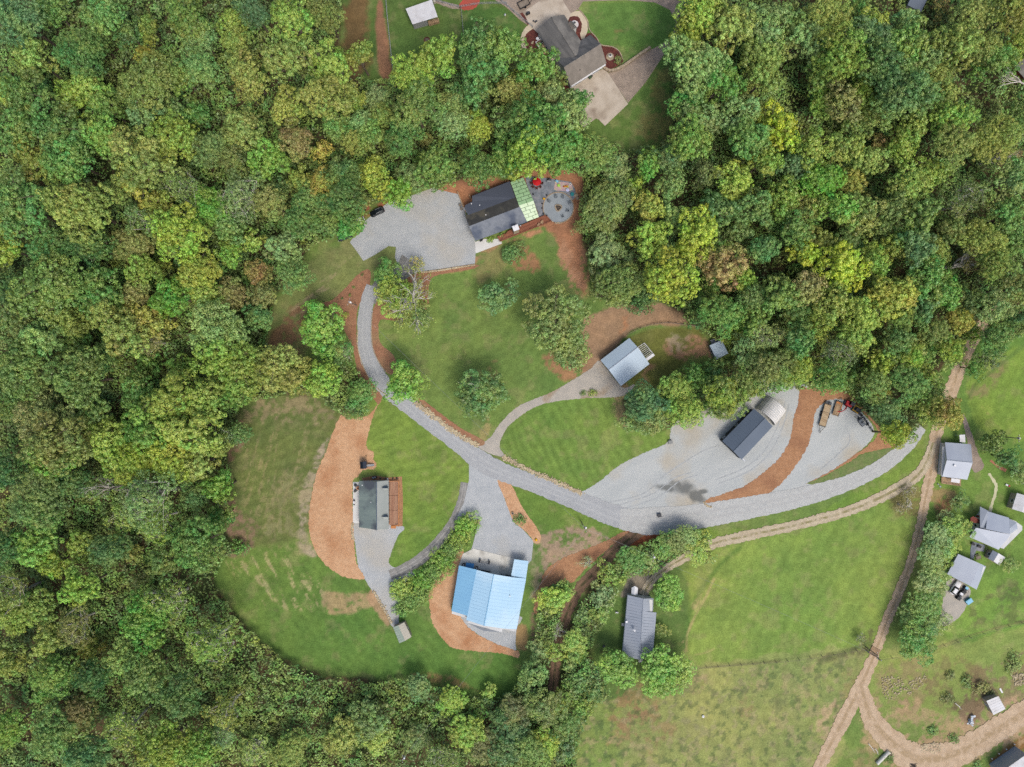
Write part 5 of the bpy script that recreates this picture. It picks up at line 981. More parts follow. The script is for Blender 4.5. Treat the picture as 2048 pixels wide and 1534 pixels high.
# every crown one can tell apart: x, y (photo px, crown middle), crown diameter px, colour, form
TREES = """45,45,112,b,f;100,22,64,g,o;62,118,100,z,o;158,108,106,d,f;192,80,66,d,o;212,26,96,g,o;255,64,62,d,o;306,64,52,z,o;298,116,60,w,f;376,36,92,g,t;402,76,70,p,f;468,40,62,y,o;512,26,78,b,f;585,34,92,y,t;652,34,80,o,f;476,84,60,z,f;394,138,92,p,f;308,166,108,o,r;368,158,66,y,o;192,186,70,y,o;68,206,110,g,o;16,186,80,y,t;145,196,70,y,o;210,216,80,g,o;298,226,76,p,o;352,232,50,p,o;394,226,60,e,o;496,150,82,z,t;500,190,56,z,s;582,116,98,z,t;655,130,88,y,t;575,212,80,z,t;655,196,96,z,t;487,257,90,z,o;596,282,74,r,f;645,308,48,w,f;530,318,88,G,o;335,278,108,y,o;208,272,80,y,o;124,268,112,g,o;34,262,100,g,o;280,320,128,z,t;268,362,78,w,t;420,302,82,o,f;470,322,70,k,f;66,326,88,z,t;145,324,98,g,o;34,412,136,g,o;168,422,136,z,o;238,386,60,o,f;370,376,92,p,s;320,412,66,w,t;420,418,88,G,r;286,442,78,p,s;368,470,112,Y,o;480,390,98,p,s;545,405,74,t,f;647,372,72,w,f;565,370,42,b,f;598,360,48,y,o;686,350,74,d,f;624,404,80,g,f;462,448,70,g,o;507,480,48,y,o;458,506,58,Y,o;565,496,78,p,o;600,442,84,d,f;14,500,66,y,o;115,502,108,d,f;190,496,88,d,f;258,490,80,t,f;
100,570,126,o,r;20,575,84,d,f;200,592,100,g,o;150,642,82,y,o;284,542,78,y,o;265,592,68,t,f;320,540,50,w,f;396,536,94,w,f;345,592,88,G,o;410,586,68,y,o;462,592,70,r,f;520,546,54,r,f;528,590,60,t,f;588,548,80,g,f;517,634,58,b,f;238,660,108,z,t;297,640,78,w,t;305,682,66,t,s;434,662,106,p,r;432,716,100,y,o;490,740,104,y,o;546,734,106,z,o;592,754,78,z,o;650,756,84,Y,o;85,682,98,p,o;20,656,90,o,o;147,692,70,d,f;56,742,108,o,r;165,756,118,o,r;212,708,64,d,f;20,796,88,d,f;298,732,48,g,o;363,736,58,y,o;280,780,80,g,o;360,786,108,y,t;420,800,88,y,o;300,846,116,y,t;385,856,108,y,t;424,886,76,y,o;476,790,58,e,o;86,846,116,t,o;185,830,78,o,o;132,884,124,t,o;180,880,70,t,o;224,888,96,y,o;95,922,96,y,o;258,920,106,Y,o;332,916,106,Y,o;394,926,86,z,o;480,865,52,d,f;456,868,40,p,D;20,936,86,d,f;70,996,116,o,f;150,964,80,d,f;212,976,70,p,D;298,994,116,p,s;438,974,68,G,o;390,990,66,b,f;440,1030,50,e,o;
82,1026,96,g,f;20,1090,80,d,f;78,1090,92,y,o;112,1122,66,Y,o;160,1088,58,y,o;222,1100,80,b,f;240,1036,70,y,s;315,1040,88,y,s;272,1112,42,t,f;322,1126,74,o,f;407,1084,106,g,o;476,1096,36,e,h;168,1170,88,Y,o;20,1190,96,z,s;74,1210,70,z,o;34,1232,80,y,f;325,1206,94,y,s;280,1158,40,t,f;146,1250,86,t,s;103,1276,68,z,o;185,1296,44,w,f;290,1246,116,G,o;412,1290,114,y,s;250,1312,78,z,o;288,1350,104,o,o;360,1380,98,d,f;20,1318,68,z,o;106,1352,88,y,f;92,1376,58,g,o;190,1350,78,d,f;165,1420,68,m,f;20,1456,78,y,f;103,1466,98,g,f;253,1452,78,y,s;190,1500,88,b,f;325,1500,106,Y,o;404,1500,86,y,o;450,1420,78,z,s;446,1466,60,p,s;506,1500,68,z,s;582,1506,88,y,f;690,1468,82,z,o;743,1434,96,o,o;747,1476,66,y,o;905,1400,58,Y,f;934,1464,76,y,o;833,1476,54,o,f;1032,1466,60,b,f;1066,1504,78,g,f;1068,1352,62,p,r;978,1385,34,y,f;835,1374,54,b,f;1087,1410,76,o,f;1020,1502,76,d,f;1030,1420,60,k,f;970,1500,70,k,f;880,1510,70,o,s;1002,1436,52,d,f;960,1422,40,e,s;
1103,1200,56,Y,o;1130,1180,36,y,f;1268,1118,58,e,f;1296,1118,46,p,f;1352,1082,56,o,f;1376,1072,52,p,f;1404,1084,50,y,f;1330,1092,56,g,f;1394,1100,58,y,f;1222,1150,48,y,f;1204,1190,50,p,f;1200,1228,46,y,f;1168,1228,32,p,f;1166,1262,32,p,f;1148,1288,56,y,f;1112,1304,42,y,f;1077,1304,50,p,f;1160,1308,32,Y,f;1140,1330,36,p,f;1186,1350,46,b,s;1192,1384,48,d,f;1150,1372,50,d,f;1112,1410,58,y,f;1126,1452,60,e,f;1092,1484,60,Y,f;1130,1500,50,b,f;1160,1410,40,y,f;1208,1180,36,k,s;
671,126,52,y,o;722,118,60,z,o;678,182,80,z,o;704,196,60,y,s;753,196,60,p,f;822,146,88,y,f;881,110,74,y,o;836,220,98,o,f;905,208,60,p,f;966,132,94,d,o;957,84,66,d,r;1008,97,70,g,o;1040,152,36,Y,o;1066,132,74,g,o;1112,155,48,o,f;1020,188,60,t,f;1056,196,50,y,o;1097,188,54,p,o;1153,202,54,e,o;1136,232,80,p,o;1071,258,114,e,o;1022,244,70,g,o;943,184,80,d,o;998,250,52,k,f;708,287,56,z,f;725,246,60,p,f;745,278,58,g,o;677,258,60,g,f;802,276,78,d,f;910,246,70,p,f;957,258,60,Y,f;853,284,32,t,f;758,357,78,Y,o;796,388,62,G,o;830,358,58,p,f;872,344,84,g,o;853,322,48,y,f;938,320,42,z,f;960,342,70,d,f;1014,314,86,e,o;1058,300,96,G,o;1102,312,78,e,o;1142,292,86,e,o;683,356,78,d,f;690,404,96,d,f;722,410,42,t,f;660,448,56,d,f;700,448,50,e,o;770,232,54,o,f;
1392,34,94,y,o;1368,80,60,y,o;1451,62,96,z,o;1527,60,88,p,o;1578,40,70,g,o;1612,78,88,p,o;1663,18,96,z,f;1716,20,58,e,f;1740,48,68,Y,o;1816,40,50,p,o;1397,138,112,p,o;1441,170,88,e,o;1520,112,88,o,o;1527,156,78,o,o;1670,114,106,y,o;1638,156,60,g,o;1745,76,88,b,r;1766,148,98,b,r;1800,190,106,b,r;1810,86,70,g,o;1732,188,70,y,o;1680,212,68,t,o;1643,205,50,y,o;1372,206,78,e,o;1403,236,86,p,o;1475,234,86,p,o;1561,262,76,X,t;1530,250,60,Y,o;1492,284,88,g,o;1372,284,86,g,o;1335,318,58,b,f;1294,328,52,G,o;1232,332,60,p,o;1184,312,86,o,f;1622,298,68,y,o;1646,363,76,G,r;1588,335,58,b,o;1468,366,78,Y,o;1523,328,70,y,o;1410,349,56,k,s;1338,376,54,p,o;1294,417,58,w,o;1270,376,44,Y,o;1218,412,102,o,r;1160,455,36,k,f;1390,470,92,Y,o;1304,482,82,Y,o;1355,436,62,p,o;1432,424,70,d,o;1500,420,76,o,o;1560,400,70,y,o;1545,440,50,g,o;1615,412,56,z,o;1448,530,94,T,R;1527,498,60,b,r;1602,512,60,X,o;1680,533,84,X,R;1790,594,84,w,o;1345,557,104,Y,o;1215,510,88,p,o;1246,562,78,o,r;1222,584,66,o,r;1285,598,58,b,h;1441,628,88,g,f;1560,590,72,g,o;1609,574,72,t,o;1656,610,68,z,o;1725,628,82,y,o;1527,670,66,p,s;1595,676,68,d,o;1560,728,78,o,f;1602,738,58,Y,f;1527,736,68,o,f;1711,676,78,y,o;1684,707,78,k,s;1763,724,56,Y,o;1814,712,56,Y,f;1793,684,60,d,f;1465,656,46,Y,f;1390,756,54,e,o;1355,778,58,y,f;1444,790,76,y,f;1458,742,40,m,s;1513,779,46,z,f;1490,700,60,p,s;
1500,600,60,o,f;1480,560,50,y,o;1400,600,50,o,f;1420,575,44,g,f;1390,640,50,d,f;1500,640,56,g,o;1640,560,48,o,f;1590,620,60,d,f;1640,650,60,y,s;1700,590,46,b,f;1750,560,52,o,o;1740,520,60,y,o;1700,480,54,d,f;1590,460,66,g,o;1640,480,56,z,o;1480,460,52,o,o;1720,250,50,g,o;1700,300,56,y,o;1750,230,60,o,o;
1615,306,48,g,o;1708,362,50,w,o;1682,296,58,z,o;1741,322,56,z,o;1754,294,50,r,f;1802,298,58,y,o;1858,342,60,Y,o;1815,372,80,z,o;1901,292,88,z,f;1990,284,106,z,f;1974,330,60,r,F;2022,358,70,p,o;1930,402,70,k,s;1735,424,74,z,o;1785,420,60,o,o;1832,432,70,g,o;1829,496,70,b,o;1842,556,64,e,o;1674,421,74,G,o;1628,480,50,t,o;1960,478,80,z,f;1984,530,78,z,f;2016,432,78,g,o;2024,486,60,g,o;1912,534,84,r,F;1891,580,64,e,o;1936,606,56,o,o;1982,612,70,p,f;2028,572,76,o,f;1923,640,58,w,f;1845,612,60,b,o;2036,640,60,d,f;1900,460,60,o,f;1870,500,56,z,f;1780,500,60,y,o;1770,460,56,o,o;
1906,92,88,z,o;1948,26,88,z,f;2010,32,90,z,f;1969,95,60,o,f;1900,182,38,z,R;1902,238,84,y,R;2002,114,68,e,f;1874,146,56,z,f;1840,124,62,p,o;1836,182,60,g,o;1818,262,58,y,o;2036,228,60,e,f;2040,92,60,y,f;1955,140,46,e,f;1850,240,44,z,f;1880,20,44,r,s;
1888,824,72,w,f;1872,796,40,d,f;1902,698,58,Y,f;1852,752,48,y,f;1871,662,58,o,f;1944,672,38,Y,f;1948,734,44,e,f;1986,714,46,k,f;1996,672,66,d,f;1986,884,48,o,r;2014,914,46,d,f;2036,942,50,d,f;1800,640,60,g,f;1760,780,40,w,f;1740,745,50,y,f;1690,755,44,g,f;
1595,744,58,y,f;1658,756,68,e,f;1752,768,62,o,f;1811,768,78,g,f;1776,826,58,b,f;1786,868,60,Y,f;1858,822,60,z,f;1454,798,80,o,f;1290,806,78,b,f;1306,842,60,p,f;1258,844,44,p,f;1362,773,52,y,f;1392,748,46,e,f;1374,824,64,y,f;1424,806,50,g,f;1340,812,50,b,f;1480,770,60,o,f;1830,700,50,z,f;1850,700,40,e,f;1560,765,50,g,f;1425,740,44,d,f;
1922,1002,44,d,f;1874,1070,58,p,f;1914,1056,58,y,f;1859,1108,62,p,f;1896,1094,52,y,f;1859,1164,72,p,f;1852,1208,74,e,f;1884,1240,48,p,f;1828,1240,58,d,f;1826,1284,76,e,f;1848,1256,56,b,f;1896,1040,40,p,f;2020,1130,36,o,f;1896,1128,40,y,f"""
# garden trees and bushes one can point to, each with its own label
YARD = [
    (776, 548, 52, 'e', 'o', 'dark green tree at the top edge of the circular drive below the gravel parking lot'),
    (800, 596, 84, 'Y', 'o', 'large yellow-green tree beside the bend of the asphalt drive, mixed with bare branches'),
    (835, 628, 56, 'o', 'f', 'olive green tree on the lawn side of the tree with bare branches'),
    (824, 594, 84, 'z', 'D', 'pale bare-branched dead tree standing among leafy trees at the drive bend'),
    (804, 614, 60, 'z', 'D', 'second bare pale tree, lower left of the taller bare one at the drive bend'),
    (946, 776, 40, 'p', 'D', 'grey leafless tree rising through the dark green centre lawn tree'),
    (836, 530, 30, 'w', 's', 'narrow golden leaved tree by the lower edge of the gravel parking lot'),
    (645, 652, 74, 'G', 'o', 'bright green round tree just left of the red mulch bed'),
    (634, 616, 34, 'G', 'o', 'small bright green tree just above the larger round one left of the mulch bed'),
    (664, 700, 62, 'e', 'f', 'dark tree in the hollow left of the narrow red mulch verge'),
    (690, 700, 34, 'p', 's', 'thin pale shrub at the left edge of the asphalt drive bend'),
    (724, 784, 52, 'e', 'f', 'dark green tree at the upper end of the tan mulch strip'),
    (716, 812, 42, 'd', 'f', 'small dark tree overhanging the top of the tan mulch strip'),
    (812, 768, 73, 'G', 'o', 'bright green round tree overhanging the asphalt drive'),
    (960, 788, 80, 'd', 'R', 'dark green tree with grey twigs standing alone on the centre lawn'),
    (996, 592, 60, 'b', 'r', 'smooth rounded blue-green tree on the upper centre lawn'),
    (1112, 636, 104, 'o', 'R', 'largest lawn tree, with tan seed tips, left of the ice-blue barn'),
    (1138, 698, 66, 'o', 'r', 'olive green tree joined to the largest lawn tree on its lower right side'),
    (1022, 506, 44, 'd', 'h', 'glossy dark green bush on the lawn below the cabin deck'),
    (1338, 1185, 64, 'G', 'r', 'round bright green tree at the north-east corner of the light grey metal house'),
    (1236, 1336, 68, 'G', 'r', 'round bright green tree at the south-west corner of the light grey metal house'),
    (1326, 1344, 84, 'G', 'r', 'biggest round bright green tree at the south-east corner of the light grey metal house'),
    (1318, 1262, 28, 'z', 'f', 'small yellow-olive tree against the east side of the light grey metal house'),
    (1040, 1040, 25, 'e', 'h', 'rounded green bush in the mulch bed beside the workshop forecourt'),
    (930, 1050, 46, 'G', 'h', 'topmost leafy bush of the hedge row above the workshop'),
    (918, 1076, 47, 'y', 'h', 'second bush down in the hedge row above the workshop'),
    (902, 1098, 44, 'g', 'h', 'third bush down in the hedge row, beside the worn drive'),
    (884, 1122, 44, 'G', 'h', 'middle bush of the hedge row, left of the workshop mulch bank'),
    (868, 1144, 46, 'g', 'h', 'bush of the hedge row above the tan mulch bank corner'),
    (842, 1166, 46, 'G', 'h', 'bush of the lower hedge, right of the gravel pad'),
    (836, 1190, 44, 'g', 'h', 'dense bush of the lower hedge beside the tan mulch bank'),
    (800, 1178, 47, 'y', 'h', 'light green spreading bush at the left end of the lower hedge'),
    (816, 1200, 42, 'g', 'h', 'bush at the bottom of the lower hedge above the small round bush'),
    (803, 1223, 34, 'e', 'h', 'small round dark green bush just above the green and cream roofed shed'),
    (1820, 985, 30, 'm', 's', 'maroon brush pile bush left of the dirt road'), 
    (1805, 1012, 34, 'm', 's', 'low maroon thicket next to cut stumps beside the dirt road'),
    (1236, 119, 18, 'k', 'h', 'small brownish bush in the maroon bed by the stone wall'),
    (981, 479, 14, 'G', 'h', 'bright green planting in the bed south of the cabin'),
    (1003, 472, 12, 'g', 'h', 'small green plant between the cabin patio and the deck'),
    (1900, 1352, 22, 'k', 'h', 'brownish scrub bush near the scattered quarry stones'), (1935, 1362, 26, 'd', 'h', 'dark scrub bush left of the white plank on the rough ground'), (1965, 1372, 30, 'm', 'h', 'dark reddish thicket above the square white hut'), (1984, 1388, 18, 'k', 'h', 'small brown scrub touching the top of the square white hut'),
    (1896, 1398, 24, 'k', 'h', 'low brown scrub left of the bleached log by the silver sheeting'), (1868, 1462, 22, 'e', 'h', 'green weed bush above the cream rubble heap'), (1908, 1478, 20, 'e', 'h', 'green weed bush just above the lower dirt road bend'), (2030, 1330, 34, 'o', 'h', 'olive scrub at the right edge above the rubble heap'), (1778, 1516, 22, 'd', 'h', 'dark bush beside the grey culvert pipe'), (1956, 1528, 20, 'e', 'h', 'green bush at the bottom edge left of the corner barn'), (1722, 1278, 22, 'k', 's', 'thin twiggy grey brush left of the plank bridge'),
    (724, 549, 7, 'k', 'h', 'tiny round bush at the top of the pointed red mulch bed'), (707, 574, 6, 'g', 'h', 'tiny shrub in the upper part of the red mulch bed'),
    (700, 590, 6, 'g', 'h', 'tiny shrub next to the pole in the red mulch bed'), (692, 630, 12, 'Y', 'h', 'small yellow bush in the red mulch bed'), (684, 597, 6, 'd', 'h', 'tiny dark shrub left of the pole in the red mulch bed'),
    (1186, 786, 16, 'y', 'h', 'fallen leafy twig bush on the barn driveway edge'), (1166, 786, 12, 'g', 'h', 'low weed clump at the lower edge of the barn driveway'),
    (460, 862, 38, 'p', 'D', 'white bare dead tree in the wood edge west of the lawn'),
    (1180, 1120, 26, 'p', 'D', 'thin dead tree beside the brown two-track lane'), (1115, 1262, 30, 'p', 'D', 'leafless tree at the foot of the brown two-track lane'),
]
FORM = {'o': 'oak', 't': 'tulip', 'f': 'fine', 's': 'sparse', 'r': 'round', 'R': 'oak', 'h': 'shrub', 'D': 'dead', 'F': 'fan'}
CNAME = {'shrub': 'bush', 'dead': 'dead_tree', 'fan': 'dead_tree'}
LAND = [(('woods in the top left corner'), 0, 380, 0, 260), ('woods left of the fenced lawn', 380, 760, 0, 250), ('woods between the shingle house and the cabin', 760, 1180, 60, 360), ('woods northwest of the gravel parking lot', 380, 760, 250, 480),
        ('woods at the left edge, upper half', 0, 380, 260, 520), ('woods left of the red mulch bed', 340, 720, 480, 770), ('woods at the left edge, mid height', 0, 340, 520, 780), ('woods left of the tan mulch strip', 230, 520, 780, 1060), ('woods at the left edge below mid height', 0, 230, 780, 1060),
        ('woods in the lower left, above the corner', 0, 240, 1060, 1300), ('woods left of the lower lawn', 240, 500, 1060, 1340), ('woods in the bottom left corner', 0, 400, 1300, 1540), ('woods along the bottom edge below the lower lawn', 400, 1030, 1340, 1540), ('tree belt along the brown two-track lane', 1030, 1240, 1080, 1540), ('tree clump below the road junction', 1240, 1430, 1060, 1140),
        ('woods right of the shingle house lawn', 1345, 1520, 0, 260), ('woods at the top, right of centre', 1520, 1720, 0, 260), ('woods in the top right corner', 1720, 2060, 0, 270), ('woods right of the fire pit circle', 1150, 1400, 260, 520), ('woods in the middle of the big right-hand wood', 1400, 1600, 260, 520),
        ('woods right of the wood middle', 1600, 1780, 260, 520), ('woods at the right edge, upper half', 1780, 2060, 270, 520), ('woods above the ice-blue barn', 1180, 1430, 480, 640), ('woods above the wood-edge shed', 1400, 1620, 520, 700), ('woods above the gravel yard', 1460, 1700, 640, 800), ('woods left of the right pasture', 1620, 1840, 520, 720), ('woods at the right edge by the pasture', 1840, 2060, 520, 760),
        ('trees between the barn and the gravel yard', 1220, 1470, 730, 870), ('woods above the parked machines', 1640, 1850, 720, 890), ('trees beside the dirt road bend', 1840, 2060, 760, 960), ('tree row between the dirt road and the farmhouse', 1800, 2060, 980, 1300)]
def hint(f, c, d):
    s_ = 'huge' if d > 105 else 'broad' if d > 84 else 'medium' if d > 60 else 'small' if d > 44 else 'little'
    fm = {'s': 'thin twiggy', 'F': 'half-bare', 'D': 'bare', 'r': 'dense round', 'R': 'lumpy round', 'f': 'soft-leaved', 'o': 'broadleaf', 't': 'spreading', 'h': 'bushy'}[f]
    return s_, fm
LOW = {(q_[0], q_[1]) for q_ in YARD}
def place(x, y, dia, code, form):
    x += random.uniform(-4, 4) * (dia > 60 and (x, y) not in LOW); y += 0
    kind = FORM[form]; z0 = dia / S * .8 + 4 if kind != 'shrub' else dia / S * .3
    Rr = dia / 2 / S * (1 - z0 / H); crown, trunk, hc, R0 = lib(kind, Rr); sc = Rr / R0 * (.88 if x < 760 and dia > 50 and (x, y) not in LOW else 1.07 if (x, y) in LOW else .96)
    zf = .45 if (1200 < x < 1360 and 1150 < y < 1380) else .55 if (480 < x < 1100 and y > 1340) else .42 if x > 1800 and y > 940 else .42 if (x > 1240 and 1040 < y < 1130 and x < 1440) else .45 if (x > 1030 and 1040 < y < 1300 and x < 1440) else .5 if (x > 1030 and y > 1040 and x < 1440) else .62 if (1140 < x < 1240 and 290 < y < 600) else .5 if (round(x), y) == (800, 596) else 1.5 if form == 'D' else .6 if (round(x), y) in LOW else 1.0
    bx, by, _ = P(x, y, hc * sc * zf)
    if kind == 'fan': bx, by, _ = P(x, y, 0); bx -= 4.2 * sc; sc *= .9
    rz = random.uniform(0, 6.28) if kind != 'fan' else random.uniform(-.2, .2)
    scl = (sc * random.uniform(.9, 1.1), sc * random.uniform(.9, 1.1), sc * zf * random.uniform(.9, 1.15))
    j = np.array([random.uniform(.88, 1.12), random.uniform(.94, 1.06), random.uniform(.85, 1.15)]) * random.uniform(.84, 1.16)
    if x < 460: j = j * np.array([.86, .92, .92])
    if (round(x), y) in LOW: j = np.array([random.uniform(.96, 1.04) for _ in range(3)])
    return kind, crown, trunk, (bx, by, 0), rz, scl, np.clip(lin(PAL[code]) * KL * j, .01, .9)
def plant(x, y, dia, code, form, label, group):
    kind, crown, trunk, loc, rz, scl, colr = place(x, y, dia, code, form)
    cat = 'dead tree' if kind in ('dead', 'fan') else 'bush' if kind == 'shrub' else 'tree'
    nm = {'shrub': 'bush', 'dead': 'dead_tree', 'fan': 'dead_tree'}.get(kind, 'broadleaf_tree')
    root = thing(nm, label, cat, loc, rz, group); root.scale = scl
    if crown:
        c = bpy.data.objects.new('crown', crown); COL.objects.link(c); c.parent = root; c.color = (*colr, 1)
    t = bpy.data.objects.new('trunk', trunk); COL.objects.link(t); t.parent = root
    return root
def join_trees(items):
    """the many smaller trees beyond the first 300: crowns and trunks in one mesh"""
    CO, LV, LT, TI, HU, BC = [], [], [], [], [], []; nv = 0; cache = {}
    def grab(me):
        if me.name not in cache:
            n = len(me.vertices); co = np.empty(n * 3, np.float32); me.vertices.foreach_get('co', co); lv = np.empty(len(me.loops), np.int32); me.loops.foreach_get('vertex_index', lv)
            lt = np.empty(len(me.polygons), np.int32); me.polygons.foreach_get('loop_total', lt)
            if 'tint' in me.attributes: t = np.empty(len(lt), np.float32); me.attributes['tint'].data.foreach_get('value', t); h = np.empty(len(lt), np.float32); me.attributes['hue'].data.foreach_get('value', h)
            else: t = np.ones(len(lt), np.float32); h = np.full(len(lt), .5, np.float32)
            cache[me.name] = (co.reshape(-1, 3), lv, lt, t, h)
        return cache[me.name]
    for it in items:
        kind, crown, trunk, loc, rz, scl, colr = place(*it)
        c, s_ = math.cos(rz), math.sin(rz)
        for me, cl in ((crown, colr), (trunk, np.array(srgb(120, 108, 94)))):
            if me is None: continue
            co, lv, lt, t, h = grab(me); q = co * np.array(scl, np.float32)
            q = np.stack([q[:, 0] * c - q[:, 1] * s_ + loc[0], q[:, 0] * s_ + q[:, 1] * c + loc[1], q[:, 2]], 1)
            CO.append(q); LV.append(lv + nv); LT.append(lt); TI.append(t); HU.append(h); BC.append(np.repeat(np.array([[*cl, 1]], np.float32), len(lt), 0)); nv += len(q)
    co = np.concatenate(CO).astype(np.float32); lv = np.concatenate(LV); lt = np.concatenate(LT)
    me = bpy.data.meshes.new('small_trees'); me.vertices.add(len(co)); me.vertices.foreach_set('co', co.ravel()); me.loops.add(len(lv)); me.loops.foreach_set('vertex_index', lv.astype(np.int32))
    me.polygons.add(len(lt)); me.polygons.foreach_set('loop_start', (np.cumsum(lt) - lt).astype(np.int32)); me.polygons.foreach_set('loop_total', lt.astype(np.int32)); me.update(calc_edges=True)
    for nm, a in (('tint', TI), ('hue', HU)): at_ = me.attributes.new(nm, 'FLOAT', 'FACE'); at_.data.foreach_set('value', np.concatenate(a))
    at_ = me.attributes.new('base', 'FLOAT_COLOR', 'FACE'); at_.data.foreach_set('color', np.concatenate(BC).ravel().astype(np.float32))
    me.materials.append(leaf_material('leaves_joined', 'base')); o = bpy.data.objects.new('small_trees', me); COL.objects.link(o)
    tag(o, 'smaller trees and saplings standing between the bigger crowns of the woods', 'small trees', kind='stuff')
rows = []
for ln in TREES.replace('\n', '').split(';'):
    if ln.strip():
        a = ln.split(','); rows.append((int(a[0]), int(a[1]), int(a[2]), a[3], a[4]))
# wording: colour + form + where; look-alikes in the same place are told apart by their order from the left
n_yard = sum(1 for q_ in YARD if q_[4] not in 'hDF')
rank = sorted(rows, key=lambda q_: -q_[2] - (60 if q_[4] in 'hDF' else 0)); big = rank[:298 - n_yard + sum(1 for q_ in rows if q_[4] in 'hDF')]; rest = [q_ for q_ in rows if q_ not in big]
buck = {}
for r_ in big:
    reg = next((L_[0] for L_ in LAND if L_[1] <= r_[0] < L_[2] and L_[3] <= r_[1] < L_[4]), None)
    if reg is None: reg = min(LAND, key=lambda L_: (max(L_[1] - r_[0], 0, r_[0] - L_[2])) ** 2 + (max(L_[3] - r_[1], 0, r_[1] - L_[4])) ** 2)[0]
    s_, fm = hint(r_[4], r_[3], r_[2]); buck.setdefault((s_, NAMES[r_[3]], fm, reg), []).append(r_)
ORD = ['leftmost', 'second from left', 'third from left', 'fourth from left', 'fifth from left', 'sixth from left']
for (s_, cn, fm, reg), lst in buck.items():
    lst.sort()
    for i, r_ in enumerate(lst):
        lab = f"{s_} {cn} {fm} tree in {reg}" if reg.startswith('woods') else f"{s_} {cn} {fm} tree in the {reg}"
        if len(lst) > 1: lab += (', ' + ORD[i]) if len(lst) > 2 else (', left one' if i == 0 else ', right one')
        if len(lab.replace(',', '').split()) > 16: lab = lab.replace(' ' + fm, '', 1)
        if len(lab.replace(',', '').split()) > 16: lab = lab.replace(s_ + ' ', '', 1)
        plant(*r_, lab, 'trees in the ' + reg)
join_trees(rest)
for x, y, d, c, f, lab in YARD:
    plant(x, y, d, c, f, lab, None)

# ---- undergrowth: bushes, vines and saplings nobody could count, one object
def build_under():
    global rng; rng = np.random.default_rng(99); Pn = []
    x = rng.uniform(-178, 178, 820000); y = rng.uniform(-136, 136, 820000); px = 1024 + x * S; py = 767 - y * S
    keep = np.zeros(len(x), bool)
    nn = vnoise(x, y, .12, 8, 3)
    for f in FOREST: keep |= sdist(px, py, f) > (nn - .5) * 30 - 6
    tl = [smooth_line([(q_[0], q_[1]) for q_ in t_], 25) for t_ in TRACKS]
    for t_ in tl: keep &= ldist(px, py, t_) > 13
    # thin where leaf litter shows
    gap = vnoise(x, y, .09, 9, 3); keep &= ~((gap > .66) & (rng.random(len(x)) < .7))
    x, y, px, py = x[keep], y[keep], px[keep], py[keep]
    # lumpy bush tops
    cell = 2.6; gx = np.floor(x / cell); gy = np.floor(y / cell); best = np.full(len(x), 9.0); bh = np.zeros(len(x)); bt = np.zeros(len(x))
    for dx in (-1, 0, 1):
        for dy in (-1, 0, 1):
            cx, cy = gx + dx, gy + dy; h1 = np.modf(np.abs(np.sin(cx * 12.9898 + cy * 78.233) * 43758.5453))[0]; h2 = np.modf(np.abs(np.sin(cx * 39.346 + cy * 11.135) * 24634.6345))[0]; h3 = np.modf(np.abs(np.sin(cx * 73.156 + cy * 52.235) * 14634.345))[0]
            d = np.hypot(x - (cx + h1) * cell, y - (cy + h2) * cell) / (cell * (.6 + .7 * h3)); m_ = d < best; best = np.where(m_, d, best); bh = np.where(m_, h3, bh); bt = np.where(m_, h1, bt)
    dens = vnoise(x, y, .05, 12, 2)
    top = (.4 + bh * 2.8 + dens * 2.6) * np.sqrt(np.clip(1 - best ** 2 * .8, 0.03, 1)); z = np.maximum(.1, top * (1 - .35 * rng.random(len(x)) ** 2))
    n = unit(np.stack([rng.normal(0, .6, len(x)), rng.normal(0, .6, len(x)), np.full(len(x), .9)], 1))
    t = np.clip((.72 + .55 * bt) * rng.uniform(.82, 1.18, len(x)), .3, 1.8); h = .505 + rng.normal(0, .010, len(x)) + (bt - .5) * .04
    me = leaf_mesh('undergrowth', np.stack([x, y, z], 1), n, rng.uniform(.2, .5, len(x)), t, h, M['under'])
    o = bpy.data.objects.new('undergrowth', me); COL.objects.link(o); tag(o, 'low bushes, vines and saplings filling the woods between the trees', 'undergrowth', kind='stuff')
build_under()
# ================================================================= OBJECTS
def at(px, py, z=0): return P(px, py, z)
def T(name, label, cat, px, py, rz=0, group=None, z=0): return thing(name, label, cat, (*P(px, py, z)[:2], z), rz, group)
def wheel_fn(x, y, r, w): return lambda b: (b.tube([(x, y - w / 2, r), (x, y + w / 2, r)], r, 14),)
